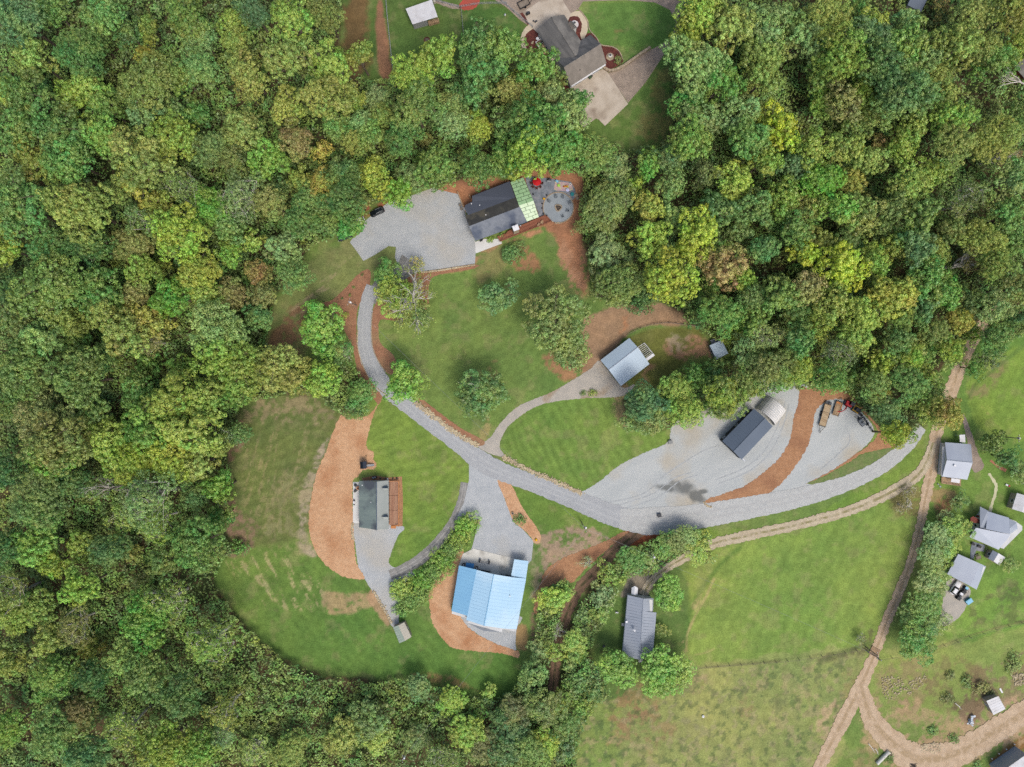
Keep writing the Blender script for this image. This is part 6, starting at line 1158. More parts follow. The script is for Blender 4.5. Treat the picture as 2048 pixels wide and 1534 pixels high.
# ---- vehicles
def car(label, px, py, rz, paint, cat='car', L=4.7, Wd=1.86, Hh=1.68, glassy=.62, group=None, name='parked_car'):
    r = T(name, label, cat, px, py, rz, group)
    n = 9; xs_ = [-L / 2, -L / 2 + .12, -L / 2 + .55, -L * .2, 0, L * .2, L / 2 - .7, L / 2 - .15, L / 2]
    ws = [.70, .90, .98, 1, 1, 1, .97, .88, .66]; tops = [.72, .92, 1.0, 1.02, 1.02, 1.0, .95, .82, .62]
    def body(b):
        ring = []; vs = []
        for i in range(n):
            w = Wd / 2 * ws[i]; t = tops[i]; lo = .28 if 0 < i < n - 1 else .38
            vs += [(xs_[i], -w * .93, lo), (xs_[i], -w, lo + .2), (xs_[i], -w * .98, t - .14), (xs_[i], -w * .84, t), (xs_[i], 0, t + .03), (xs_[i], w * .84, t), (xs_[i], w * .98, t - .14), (xs_[i], w, lo + .2), (xs_[i], w * .93, lo)]
        m_ = 9; fs = [(i * m_ + k, i * m_ + (k + 1) % m_, (i + 1) * m_ + (k + 1) % m_, (i + 1) * m_ + k) for i in range(n - 1) for k in range(m_)]
        fs += [tuple(range(m_ - 1, -1, -1)), tuple((n - 1) * m_ + k for k in range(m_))]; b.add(vs, [f[::-1] for f in fs])
    rel('body', r, paint, body).data.shade_smooth()
    x0, x1 = -L / 2 + .25, L * glassy - L / 2 + .25; rf0, rf1 = x0 + .38, x1 - .75; w0, w1 = Wd / 2 * .86, Wd / 2 * .70
    def cabin(b):
        vs = [(x0, -w0, .98), (x1, -w0, .98), (x1, w0, .98), (x0, w0, .98), (rf0, -w1, Hh), (rf1, -w1, Hh), (rf1, w1, Hh), (rf0, w1, Hh)]
        b.add(vs, [(3, 2, 1, 0), (4, 5, 6, 7), (0, 1, 5, 4), (1, 2, 6, 5), (2, 3, 7, 6), (3, 0, 4, 7)])
    rel('window', r, M['glass'], cabin, .04)
    rel('roof', r, paint, lambda b: b.box(((rf0 + rf1) / 2, 0, Hh + .015), (rf1 - rf0 + .04, w1 * 2 + .03, .05)), .02)
    rel('roof_rail', r, M['metal'], lambda b: (b.box(((rf0 + rf1) / 2, w1 * .88, Hh + .07), (rf1 - rf0 - .2, .05, .06)), b.box(((rf0 + rf1) / 2, -w1 * .88, Hh + .07), (rf1 - rf0 - .2, .05, .06))))
    for y in (-1, 1):
        rel('mirror', r, paint, lambda b: b.box((x1 - .35, y * (Wd / 2 + .08), 1.05), (.16, .2, .14)), .03)
        rel('headlight', r, M['lamp'], lambda b: b.box((L / 2 - .13, y * Wd * .33, .7), (.16, .36, .12)), .03)
        rel('tail_light', r, M['lamp_red'], lambda b: b.box((-L / 2 + .06, y * Wd * .37, .86), (.1, .2, .2)), .02)
        for x in (-L * .3, L * .31):
            w_ = rel('wheel', r, M['tyre'], wheel_fn(x, y * (Wd / 2 - .12), .34, .24)); c = rel('rim', r, M['metal'], wheel_fn(x, y * (Wd / 2 - .115), .2, .26)); c.parent = w_
            for v in c.data.vertices: v.co.z += .14
    return r
car('shiny black sport utility car parked at the upper left edge of the gravel parking lot', 755, 425, R(205), M['paint_black'], glassy=.70)
car('white car almost hidden under trees just left of the black one', 716, 444, R(205), M['paint_white'], glassy=.7)
car('dark navy car tucked under trees at the far left tip of the gravel parking lot', 691, 474, R(200), M['paint_navy'], glassy=.68)
car('white car parked nose-in at the front of the pale metal double garage', 1908, 1174, R(55), M['paint_white'], glassy=.55)
def buggy(label, px, py, rz, m1, m2):
    r = T('utility_buggy', label, 'buggy', px, py, rz)
    rel('chassis', r, M['black'], lambda b: (b.box((0, 0, .5), (2.6, 1.1, .25)), b.box((-.85, 0, .8), (.9, 1.2, .3))), .03)
    rel('hood', r, m1, lambda b: b.box((.85, 0, .82), (.8, 1.0, .28)), .06); rel('seat', r, M['dark'], lambda b: (b.box((-.1, 0, .8), (.5, 1.0, .2)), b.box((-.35, 0, 1.1), (.12, 1.0, .5))), .03)
    rel('roll_cage', r, m2, lambda b: [b.tube([(.45, y, .8), (.2, y, 1.75), (-.5, y, 1.75), (-.6, y, .8)], .04, 6) for y in (-.5, .5)] + [b.tube([(x, -.5, 1.75), (x, .5, 1.75)], .04, 6) for x in (.2, -.5)])
    for x in (-.85, .85):
        for y in (-.62, .62): rel('wheel', r, M['tyre'], wheel_fn(x, y, .33, .26))
    return r
buggy('black and white utility buggy parked right of the white car on the garage gravel', 1917, 1191, R(60), M['white'], M['metal'])
buggy('blue-grey utility buggy close under the eave of the pale metal double garage', 1927, 1179, R(55), M['sky'], M['dark'])
r = T('storage_box', 'bright blue covered box at the right edge of the garage gravel', 'box', 1935, 1201, R(35)); rel('body', r, M['teal'], lambda b: b.box((0, 0, .45), (1.9, 1.3, .9)), .04); rel('lid', r, M['sky'], lambda b: (b.box((0, 0, .95), (2.05, 1.4, .1)), b.box((0, 0, 1.02), (1.7, 1.1, .06))), .03)
# ---- parked machines and trailers
r = T('flatbed_trailer', 'long tan plank-decked flatbed trailer at the left of the parked machines', 'trailer', 1647, 834, R(254))
rel('deck', r, M['wood_plank'], lambda b: [b.box((-.6 + (i - 3) * 0 + 0, (i - 3) * .29, .82), (7.0, .27, .08)) for i in range(7)])
rel('frame', r, M['black'], lambda b: (b.box((-.6, 1.06, .76), (7.1, .08, .2)), b.box((-.6, -1.06, .76), (7.1, .08, .2)), b.box((2.92, 0, .95), (.1, 2.2, .5)), b.box((-4.1, 0, .76), (.1, 2.2, .2)), b.box((-1.6, 0, .88), (.06, 2.0, .06))))
rel('tongue', r, M['black'], lambda b: (b.tube([(2.95, .9, .65), (4.9, 0, .6)], .07, 5), b.tube([(2.95, -.9, .65), (4.9, 0, .6)], .07, 5), b.box((4.95, 0, .62), (.4, .18, .16))))
rel('ramp', r, M['dark'], lambda b: [b.box((-4.6, y, .72), (1.0, .8, .1), tilt=.1) for y in (-.55, .55)])
for x in (-1.2, -.3):
    for y in (-1.25, 1.25): rel('wheel', r, M['tyre'], wheel_fn(x, y, .38, .24))
r = T('lumber_trailer', 'short trailer loaded with orange-brown boards beside the long plank trailer', 'trailer', 1674, 817, R(72))
rel('frame', r, M['dark'], lambda b: (b.box((0, 0, .55), (4.6, 2.0, .12)), b.tube([(2.3, .7, .55), (3.6, 0, .5)], .06, 5), b.tube([(2.3, -.7, .55), (3.6, 0, .5)], .06, 5)))
for y in (-1.1, 1.1): rel('wheel', r, M['tyre'], wheel_fn(0, y, .36, .2))
ll = T('lumber_stack', 'loose stack of weathered boards lying on the short trailer', 'lumber', 1674, 817, R(72), z=.62)
rel('boards', ll, M['wood_tan'], lambda b: [b.box((random.uniform(-.2, .2), -.85 + .15 * (i % 12), .06 + .11 * (i // 12)), (random.uniform(3.6, 4.4), .14, .09), random.uniform(-.03, .03)) for i in range(34)])
rel('orange_board', ll, M['wood_new'], lambda b: (b.box((.4, -.95, .42), (3.0, .2, .08), .02), b.box((1.8, .3, .42), (.5, 1.3, .08))))
# mini excavator
r = T('mini_excavator', 'small red excavator with a black cab and curled digging arm beside the lumber trailer', 'excavator', 1696, 808, R(-25))
for y in (-.75, .75): rel('track', r, M['tyre'], lambda b: (b.box((0, y, .28), (2.2, .38, .5)),), .12)
rel('body', r, M['red_paint'], lambda b: (b.box((-.75, 0, .95), (.9, 1.55, .75)), b.box((.35, 0, .72), (1.3, 1.5, .28))), .08); rel('cab', r, M['glass'], lambda b: b.box((.45, .25, 1.55), (1.2, .95, 1.4)), .08); rel('cab_roof', r, M['dark'], lambda b: b.box((.45, .25, 2.3), (1.35, 1.1, .1)), .04)
rel('boom', r, M['red_paint'], lambda b: b.tube([(-.9, -.5, 1.0), (-1.0, -1.6, 2.0), (-1.1, -2.6, 1.9)], [.17, .2, .14], 6)); rel('arm', r, M['red_paint'], lambda b: b.tube([(-1.1, -2.6, 1.9), (-1.7, -3.4, 1.3), (-2.6, -3.7, .8)], [.14, .13, .1], 6)); rel('hydraulic_hose', r, M['black'], lambda b: b.tube([(-.8, -.6, 1.3), (-.85, -1.6, 2.25), (-1.0, -2.4, 2.2)], .05, 5)); rel('bucket', r, M['black'], lambda b: (b.box((-2.95, -3.75, .45), (.6, .7, .6), R(15)),), .1)
rel('blade', r, M['dark'], lambda b: b.box((-1.5, 0, .3), (.12, 1.7, .45)))
r = T('skid_loader', 'compact yellow and black loader parked right of the red excavator', 'loader', 1709, 818, R(-30))
for y in (-.72, .72): rel('track', r, M['tyre'], lambda b: b.box((0, y, .34), (2.3, .36, .62)), .14)
rel('body', r, M['black'], lambda b: (b.box((-.3, 0, .95), (1.5, 1.0, .8)),), .08); rel('cage', r, M['dark'], lambda b: (b.box((.2, 0, 1.95), (1.1, 1.0, .08)),) + tuple(b.tube([(x, y, 1.1), (x, y, 1.95)], .05, 5) for x in (-.3, .7) for y in (-.45, .45)))
for y in (-.85, .85): rel('lift_arm', r, M['yellow'], lambda b: b.tube([(-1.1, y, 1.3), (-.4, y, 1.75), (.9, y, 1.1), (1.3, y, .5)], .11, 6))
rel('cross_bar', r, M['yellow'], lambda b: (b.tube([(-1.0, -.85, 1.4), (-1.0, .85, 1.4)], .1, 6), b.tube([(1.3, -.85, .55), (1.3, .85, .55)], .09, 6))); rel('bucket', r, M['dark'], lambda b: (b.box((1.75, 0, .3), (.7, 1.7, .1)), b.box((1.4, 0, .5), (.08, 1.7, .5))), .02)
r = T('bucket_attachment', 'dark loader bucket lying on the gravel just below the yellow loader', 'bucket', 1719, 827.5, R(-38)); rel('shell', r, M['dark'], lambda b: (b.box((0, -.35, .25), (1.8, .1, .5)), b.box((0, 0, .06), (1.8, .75, .1)), b.box((-.88, 0, .25), (.06, .75, .45)), b.box((.88, 0, .25), (.06, .75, .45))), .03)
r = T('pallet_forks', 'pair of dark fork tines lying on the gravel between the loader and the mower deck', 'fork', 1713, 834, R(-40)); rel('tine', r, M['dark'], lambda b: b.box((0, .3, .1), (1.5, .14, .08))); rel('tine', r, M['dark'], lambda b: b.box((.05, -.3, .1), (1.5, .14, .08))); rel('carriage', r, M['dark'], lambda b: b.box((.75, 0, .35), (.1, 1.0, .5)))
r = T('mower_deck', 'grey rotary mower deck with a rounded black rim among the parked machines', 'mower deck', 1722.5, 845, R(-52)); rel('deck', r, M['chair'], lambda b: (b.box((0, 0, .4), (2.2, 1.3, .14)),), .2); rel('skirt', r, M['black'], lambda b: (b.box((0, -.66, .3), (2.3, .14, .3)), b.box((1.12, 0, .3), (.14, 1.3, .3)), b.box((-1.12, 0, .3), (.14, 1.3, .3))), .05); rel('gearbox', r, M['dark'], lambda b: (b.box((0, 0, .6), (.4, .35, .3)), b.tube([(0, 0, .6), (0, 1.2, .6)], .06, 6)), .03); rel('tail_wheel', r, M['tyre'], lambda b: b.tube([(-1.5, -.1, .25), (-1.5, .1, .25)], .25, 10))
r = T('box_blade', 'dark box blade with bright end reflector right of the mower deck', 'implement', 1731, 841, R(-55)); rel('blade', r, M['dark'], lambda b: (b.box((0, 0, .35), (2.6, .1, .6)), b.box((1.3, -.4, .3), (.08, .8, .5)), b.box((-1.3, -.4, .3), (.08, .8, .5)))); rel('top_bar', r, M['metal'], lambda b: b.tube([(-1.3, .15, .7), (1.3, .15, .7)], .06, 6)); rel('hitch', r, M['dark'], lambda b: (b.tube([(0, 0, .6), (0, -.8, 1.0)], .05, 5), b.tube([(.3, 0, .6), (0, -.8, 1.0)], .05, 5))); rel('reflector', r, M['white'], lambda b: b.box((1.35, .2, .75), (.22, .2, .1)))
r = T('post_auger', 'thin dark auger lying at the lower right end of the row of implements', 'auger', 1736, 850, R(-58)); rel('shaft', r, M['dark'], lambda b: b.tube([(-1.0, 0, .2), (1.0, 0, .2)], .06, 6)); rel('flight', r, M['black'], lambda b: [b.disc((-.9 + i * .17, 0, .05), .001, .001, 6) if False else b.tube([(-.9 + i * .17, 0, .22), (-.86 + i * .17, 0, .22)], .2, 10) for i in range(7)]); rel('head', r, M['dark'], lambda b: b.box((1.05, 0, .25), (.4, .4, .35)), .03)
for x, y, lab in ((1340, 884, 'small dark covered well box with pale lid near the upper edge of the gravel yard'), (1318, 1030, 'small dark square box on the gravel where the yard meets the road')):
    r = T('well_cover', lab, 'box', x, y, R(8)); rel('body', r, M['dark'], lambda b: b.box((0, 0, .35), (1.15, 1.0, .7)), .04); rel('lid', r, M['siding_grey'] if x > 1330 else M['dark'], lambda b: b.box((0, 0, .74), (1.25, 1.1, .08)), .02)
# ---- cabin patio
cx, cy, _ = P(1116.5, 415.5); FR = 4.65
r = thing('fire_pit_circle', 'round slate-grey fire pit terrace with a low stone rim beside the cabin patio', 'terrace', (cx, cy, 0)); rel('floor', r, M['patio_blue'], lambda b: b.disc((0, 0, 0), FR, .16, 48))
def rim(b):
    for i in range(64):
        a = 2 * math.pi * i / 64
        if 4.0 < a < 4.9 and i % 2: continue
        d = FR + .12; b.box((d * math.cos(a), d * math.sin(a), .2), (.32, .40, .28 + .1 * random.random()), a)
rel('stone_rim', r, M['stone_beige'], rim, .03)
rel('stone_steps', r, M['stone_beige'], lambda b: [b.box((-.9 + i * .42, -FR - .1 - .1 * (i % 2), .22), (.34, .5, .3), random.uniform(-.2, .2)) for i in range(5)], .03)
r = T('fire_pit', 'small stone-ringed fire pit in the middle of the round terrace', 'fire pit', 1116.5, 415.5, R(20), z=.16); 
def ring(b):
    for i in range(14):
        a = 2 * math.pi * i / 14; rr = .95 * (1 + .16 * math.cos(3 * a)); b.box((rr * math.cos(a), rr * math.sin(a), .15), (.34, .42, .3), a + random.uniform(-.15, .15))
rel('stone_ring', r, M['stone_beige'], ring, .05); rel('ash_bed', r, M['ash'], lambda b: b.disc((0, 0, 0), .8, .08, 16)); rel('logs', r, M['bark'], lambda b: [b.tube([(-.3, -.2 + .2 * i, .12), (.35, -.1 + .15 * i, .2)], .07, 6) for i in range(3)])
def lounge_chair(label, px, py, rz, m=None, group=None, z=.16):
    m = m or M['chair']; r = T('garden_chair', label, 'chair', px, py, rz, group, z)
    rel('seat', r, m, lambda b: [b.box((0, -.24 + .12 * i, .36 - .0), (.56, .1, .04), tilt=.12) for i in range(5)]); rel('backrest', r, m, lambda b: [b.box((-.42, -.24 + .12 * i, .68), (.75, .1, .04), tilt=1.05) for i in range(5)])
    for y in (-.34, .34):
        rel('armrest', r, m, lambda b: b.box((.02, y, .58), (.72, .12, .04))); rel('leg', r, m, lambda b: b.box((.28, y, .28), (.08, .08, .56))); rel('leg', r, m, lambda b: b.box((-.42, y, .18), (.1, .06, .36)))
    return r
DIRN = ['at the upper left', 'at the top', 'at the top right', 'at the right', 'at the lower right', 'at the bottom', 'at the far upper right']
for i, (x, y, l_) in enumerate(((1099, 403.5, 'upper left'), (1112, 394.5, 'top'), (1125, 395, 'upper right'), (1138, 406, 'right'), (1134, 421.5, 'lower right'), (1124.5, 432, 'bottom'))):
    a_ = math.atan2(cy - P(x, y)[1], cx - P(x, y)[0]); lounge_chair(f'slate garden chair on the round terrace, {l_} of the fire', x, y, a_, group='chairs around the fire pit')
def umbrella(label, px, py, rad, m, z0=.1, ribs=8):
    r = T('patio_umbrella', label, 'umbrella', px, py, 0, None, z0); zt = 2.55
    def canopy(b):
        vs = [(0, 0, zt)]; fs = []
        for k in range(ribs * 2):
            a = math.pi * k / ribs; rr = rad * (1 if k % 2 == 0 else .93); vs.append((rr * math.cos(a), rr * math.sin(a), zt - .55 - (0 if k % 2 == 0 else -.04)))
        for k in range(ribs * 2): fs.append((0, 1 + k, 1 + (k + 1) % (ribs * 2)))
        b.add(vs, fs)
    c = rel('canopy', r, m, canopy); s_ = c.modifiers.new('s', 'SOLIDIFY'); s_.thickness = .02
    rel('rib', r, M['dark'], lambda b: [b.tube([(0, 0, zt - .06), (rad * math.cos(2 * math.pi * k / ribs), rad * math.sin(2 * math.pi * k / ribs), zt - .6)], .015, 4) for k in range(ribs)]); rel('pole', r, M['metal'], lambda b: b.tube([(0, 0, 0), (0, 0, zt + .1)], .03, 6)); rel('base', r, M['dark'], lambda b: b.disc((0, 0, 0), .28, .08, 12)); return r
umbrella('bright red patio umbrella over a table at the top of the stone patio', 1073.2, 367, 1.35, M['red'])
r = T('patio_table', 'round patio table shaded by the red umbrella', 'table', 1073.4, 367.6, 0, None, .1); rel('tabletop', r, M['dark'], lambda b: b.disc((0, 0, .7), .65, .04, 18))
for a in range(4): rel('leg', r, M['dark'], lambda b: b.tube([(.4 * math.cos(a * 1.57), .4 * math.sin(a * 1.57), 0), (.3 * math.cos(a * 1.57), .3 * math.sin(a * 1.57), .7)], .025, 5))
for i, l_ in enumerate(('lower left', 'bottom', 'lower right', 'right', 'left')):
    a = R((225, 270, 315, 0, 180)[i]); p = (1073.2 + 1.45 * S * math.cos(a), 367.3 - 1.45 * S * math.sin(a)); lounge_chair(f'dark red patio chair under the red umbrella, {l_} side', p[0], p[1], a + math.pi, M['mulch_maroon'], 'chairs around the red umbrella', .1)
r = T('garden_lamp', 'white globe garden lamp at the north corner of the green roof panels', 'lamp', 1055.5, 355.5, 0, None, 0); rel('post', r, M['dark'], lambda b: b.tube([(0, 0, 0), (0, 0, 1.6)], .04, 6)); rel('globe', r, M['white'], lambda b: b.dome((0, 0, 1.6), .42, .4, 12, 4))
r = T('patio_grill', 'dark barbecue grill with grey shelf at the top edge of the stone patio', 'grill', 1098.5, 361.5, R(-8), None, .1); rel('body', r, M['black'], lambda b: b.box((0, .1, .6), (1.1, .6, .9)), .05); rel('hood', r, M['dark'], lambda b: b.dome((0, .15, 1.05), .45, .3, 12, 4)); rel('shelf', r, M['metal'], lambda b: b.box((0, -.42, .85), (1.2, .4, .05)))
sheet('rug', [(1110, 363), (1133, 364.5), (1144, 368), (1146, 380), (1136, 383), (1112, 381), (1108, 379)], M['rug'], .125, sm=False)
def toy(name, label, cat, px, py, rz, fn): r = T(name, label, cat, px, py, rz, None, .13); fn(r); return r
toy('play_table', 'lime green square play table on the patterned rug', 'toy table', 1117.5, 371.5, R(5), lambda r: (rel('top', r, M['lime'], lambda b: b.box((0, 0, .45), (.85, .8, .08)), .04), [rel('leg', r, M['lime'], lambda b: b.box((x, y, .2), (.1, .1, .42))) for x in (-.32, .32) for y in (-.3, .3)]))
toy('toy_slide', 'orange and yellow toddler slide on the patterned rug', 'toy slide', 1132, 373.8, R(-6), lambda r: (rel('chute', r, M['orange'], lambda b: (b.box((-.1, 0, .5), (1.4, .36, .06), tilt=-.45), b.box((-.1, .2, .56), (1.4, .05, .14), tilt=-.45), b.box((-.1, -.2, .56), (1.4, .05, .14), tilt=-.45))), rel('ladder', r, M['lime'], lambda b: (b.box((.62, 0, .45), (.25, .45, .9)),), .05), rel('foot', r, M['red_paint'], lambda b: b.box((-.85, 0, .12), (.25, .36, .1)), .04)))
toy('toy_wagon', 'light blue toy bin at the corner of the patterned rug', 'toy bin', 1114, 363, R(-40), lambda r: (rel('bin', r, M['sky'], lambda b: (b.box((0, 0, .25), (1.0, .6, .4)),), .06), rel('wheel', r, M['paint_navy'], lambda b: (b.tube([(-.45, -.34, .15), (-.45, .34, .15)], .14, 10), b.tube([(.4, -.34, .15), (.4, .34, .15)], .14, 10)))))
toy('water_table', 'pale lilac round water table beside the patterned rug', 'toy table', 1135, 381, 0, lambda r: (rel('bowl', r, M['lilac'], lambda b: (b.disc((0, 0, .4), .5, .12, 14, .55), b.disc((.1, .1, .5), .2, .14, 8)), .02), rel('pedestal', r, M['white'], lambda b: b.disc((0, 0, 0), .3, .4, 10, .15))))
toy('wading_tub', 'dark teal round tub at the right edge of the stone patio', 'tub', 1144.3, 389, 0, lambda r: (rel('tub', r, M['teal'], lambda b: b.disc((0, 0, 0), .5, .4, 18, .56), .03), rel('rim', r, M['teal'], lambda b: b.disc((0, 0, .38), .6, .05, 18))))
toy('flower_pot', 'white round pot at the upper right of the patterned rug', 'pot', 1140.4, 369.5, 0, lambda r: (rel('pot', r, M['white'], lambda b: b.disc((0, 0, 0), .26, .4, 12, .36)), rel('soil', r, M['ash'], lambda b: b.disc((0, 0, .38), .18, .04, 10))))
toy('flower_planter', 'yellow flowering plant in a pot left of the round fire pit terrace', 'plant', 1088, 398.5, 0, lambda r: (rel('pot', r, M['terracotta'], lambda b: b.disc((0, 0, 0), .22, .3, 12, .3)), rel('flowers', r, M['yellow_bright'], lambda b: [b.dome((random.uniform(-.3, .3), random.uniform(-.3, .3), .3), .16, .25, 8, 3) for _ in range(9)])))
for x, y, m_, l_ in ((1066.5, 389, 'black', 'black flower pot standing alone on the stone patio beside the green roof panels'), (1093.5, 391, 'black', 'small dark pot above the yellow flowers by the fire pit rim'), (1084.8, 408, 'dark', 'dark pot on the left rim of the fire pit terrace, below the yellow flowers'), (1084.8, 417, 'mulch_maroon', 'maroon pot on the left rim of the fire pit terrace'), (1087, 427, 'dark', 'dark pot at the lower left of the fire pit terrace rim'), (1093.5, 431.5, 'black', 'black pot where the timber deck meets the fire pit terrace')):
    toy('flower_pot', l_, 'pot', x, y, 0, lambda r: (rel('pot', r, M[m_], lambda b: b.disc((0, 0, 0), .2, .35, 12, .27)), rel('plant', r, M['dark'], lambda b: b.dome((0, 0, .35), .22, .2, 8, 3, jag=.5))))
r = T('boulder', 'flat tan boulders stacked at the right end of the stone patio', 'boulder', 1152, 392, 0); rel('stone', r, M['stone_beige'], lambda b: b.dome((0, .3, 0), .7, .45, 9, 3, jag=.35)); rel('stone', r, M['stone_beige'], lambda b: b.dome((.5, -.6, 0), .6, .4, 9, 3, jag=.35))
# cabin west side
r = T('retaining_wall', 'straight tan timber retaining wall between the gravel parking lot and the cabin', 'wall', 924, 406); a, b_ = Vector(P(915.5, 384.5)), Vector(P(932, 425)); o_ = r.location; 
def tim(b): 
    d = b_ - a; rz = math.atan2(d.y, d.x); c = (a + b_) / 2 - o_
    for k in range(3): b.box((c.x, c.y, .15 + .28 * k), (d.length, .34 - .02 * k, .26), rz)
rel('timbers', r, M['wood_tan'], tim, .02)
r = T('retaining_wall', 'short tan timber wall at the notch of the cabin roof', 'wall', 943, 398); rel('timbers', r, M['wood_tan'], lambda b: b.box((-.3, .2, .5), (1.9, .25, 1.0), R(-68)))
r = T('air_conditioner', 'white outdoor air conditioning unit at the west corner of the cabin', 'air conditioner', 931.3, 418.5, R(22)); rel('case', r, M['white'], lambda b: b.box((0, 0, .45), (.95, .9, .9)), .04); rel('fan_grille', r, M['metal'], lambda b: b.disc((0, 0, .9), .36, .04, 16))
r = T('propane_cylinder', 'small white cylinder just below the outdoor air conditioner', 'cylinder', 933, 424); rel('tank', r, M['white'], lambda b: (b.disc((0, 0, 0), .22, .8, 12), b.dome((0, 0, .8), .22, .15, 12, 3))); rel('valve', r, M['metal'], lambda b: b.disc((0, 0, .93), .06, .14, 8))
for x, y, l_ in ((920.5, 411, 'upper of two brownish barrels by the cabin retaining wall'), (923, 418.5, 'lower of two brownish barrels by the cabin retaining wall')):
    r = T('rain_barrel', l_, 'barrel', x, y, 0, 'barrels by the retaining wall'); rel('drum', r, M['wood_grey'], lambda b: b.tube([(0, 0, 0), (0, 0, .45), (0, 0, .9)], [.36, .44, .36], 14)); rel('hoop', r, M['dark'], lambda b: (b.tube([(0, 0, .25), (0, 0, .29)], .42, 14), b.tube([(0, 0, .6), (0, 0, .64)], .43, 14)))
for x, y, l_ in ((961.5, 481, 'left of two small black benches on the cabin entrance patio'), (964.5, 480, 'right of two small black benches on the cabin entrance patio')):
    r = T('patio_bench', l_, 'bench', x, y, R(68), 'black benches on the cabin patio', .11); rel('seat', r, M['black'], lambda b: b.box((0, 0, .42), (.95, .34, .06))); [rel('leg', r, M['black'], lambda b: b.box((x_, 0, .2), (.06, .3, .4))) for x_ in (-.4, .4)]
for x, y, l_ in ((1077, 451.5, 'left of two wooden chairs on the cabin deck'), (1083.5, 446, 'right of two wooden chairs on the cabin deck')): lounge_chair(l_, x, y, R(250), M['wood_tan'], 'chairs on the cabin deck', .92)
# ---- dormer house surroundings
r = T('patio_table', 'small dark square fire table on the white patio of the dormer house', 'table', 716.8, 975.8, R(45), None, .1); rel('tabletop', r, M['wood_new'], lambda b: b.box((0, 0, .6), (.95, .95, .06)), .02); rel('insert', r, M['black'], lambda b: b.box((0, 0, .65), (.5, .5, .05))); rel('base', r, M['dark'], lambda b: b.box((0, 0, .3), (.6, .6, .56)))
for x, y, a, l_ in ((712.3, 971, -45, 'dark chair up and left of the square fire table'), (712, 980.5, 45, 'dark chair down and left of the square fire table')): lounge_chair(l_, x, y, R(a), M['black'], 'chairs at the square fire table', .1)
r = T('cooler_box', 'white cooler on the white patio of the dormer house', 'cooler', 708.8, 1004.5, R(90), None, .1); rel('body', r, M['white'], lambda b: b.box((0, 0, .25), (.75, .5, .5)), .04); rel('lid', r, M['white'], lambda b: b.box((0, 0, .54), (.8, .54, .08)), .03); 
for y, l_ in ((1000.5, 'small black pot just above the white cooler'), (1008.3, 'small black pot just below the white cooler')): toy('flower_pot', l_, 'pot', 708.8, y, 0, lambda r: rel('pot', r, M['black'], lambda b: b.disc((0, 0, 0), .2, .4, 12, .26)))
r = T('play_set', 'small dark blue play tower with a grey slide on the tan mulch', 'playset', 729.5, 928.5, R(3))
rel('tower', r, M['dark'], lambda b: [b.box((x, y, 1.1), (.12, .12, 2.2)) for x in (-.8, .8) for y in (-.9, .9)] + [b.box((0, 0, 1.2), (1.7, 1.9, .1))]); rel('roof', r, M['paint_navy'], lambda b: b.add([(-1.0, -1.1, 2.1), (1.0, -1.1, 2.1), (1.0, 1.1, 2.1), (-1.0, 1.1, 2.1), (0, -1.1, 2.7), (0, 1.1, 2.7)], [(0, 1, 4), (1, 2, 5, 4), (2, 3, 5), (3, 0, 4, 5), (3, 2, 1, 0)]))
rel('slide', r, M['metal'], lambda b: (b.box((1.95, -.35, .75), (2.3, .55, .06), tilt=.42), b.box((1.95, -.05, .85), (2.3, .06, .2), tilt=.42), b.box((1.95, -.65, .85), (2.3, .06, .2), tilt=.42))); rel('ladder', r, M['wood_tan'], lambda b: [b.tube([(.4 + x, 1.0, 1.3), (.6 + x, 2.9, .05)], .05, 5) for x in (-.2, .2)] + [b.tube([(.3 + .04 * i, 1.3 + .36 * i, 1.1 - .22 * i), (.75 + .04 * i, 1.3 + .36 * i, 1.1 - .22 * i)], .03, 5) for i in range(5)]); rel('railing', r, M['black'], lambda b: (b.box((-.8, 0, 1.6), (.06, 1.8, .5)), b.box((0, -.9, 1.6), (1.6, .06, .5))))
for x, y, l_ in ((747, 955, 'dark'), (751, 954, 'black')): toy('heat_pump', ('larger' if x < 750 else 'smaller') + ' dark outdoor unit on the mulch behind the dormer house', 'heat pump', x, y, 0, lambda r: (rel('case', r, M[l_], lambda b: b.box((0, 0, .35), (.8, .7, .7)), .04), rel('fan', r, M['metal'], lambda b: b.disc((0, 0, .7), .26, .03, 14))))
for x, y, m_, l_ in ((761, 956.5, 'black', 'tiny dark plant pot, first from left behind the dormer house'), (771.5, 957, 'wood_tan', 'tiny tan pot behind the dormer house'), (775.5, 957.5, 'white', 'tiny white post cap at the corner of the dormer house roof'), (786, 956.5, 'black', 'tiny dark plant above the timber deck, left one'), (794, 956.5, 'black', 'tiny dark plant above the timber deck, right one'), (779.5, 1006, 'black', 'black chair cushion pile at the middle of the dormer house deck')):
    toy('flower_pot', l_, 'pot', x, y, 0, lambda r: (rel('pot', r, M[m_], lambda b: b.disc((0, 0, 0), .2, .32, 10, .26)), rel('plant', r, M['dark'] if m_ != 'white' else M['white'], lambda b: b.dome((0, 0, .3), .24, .3, 8, 3, jag=.5))))
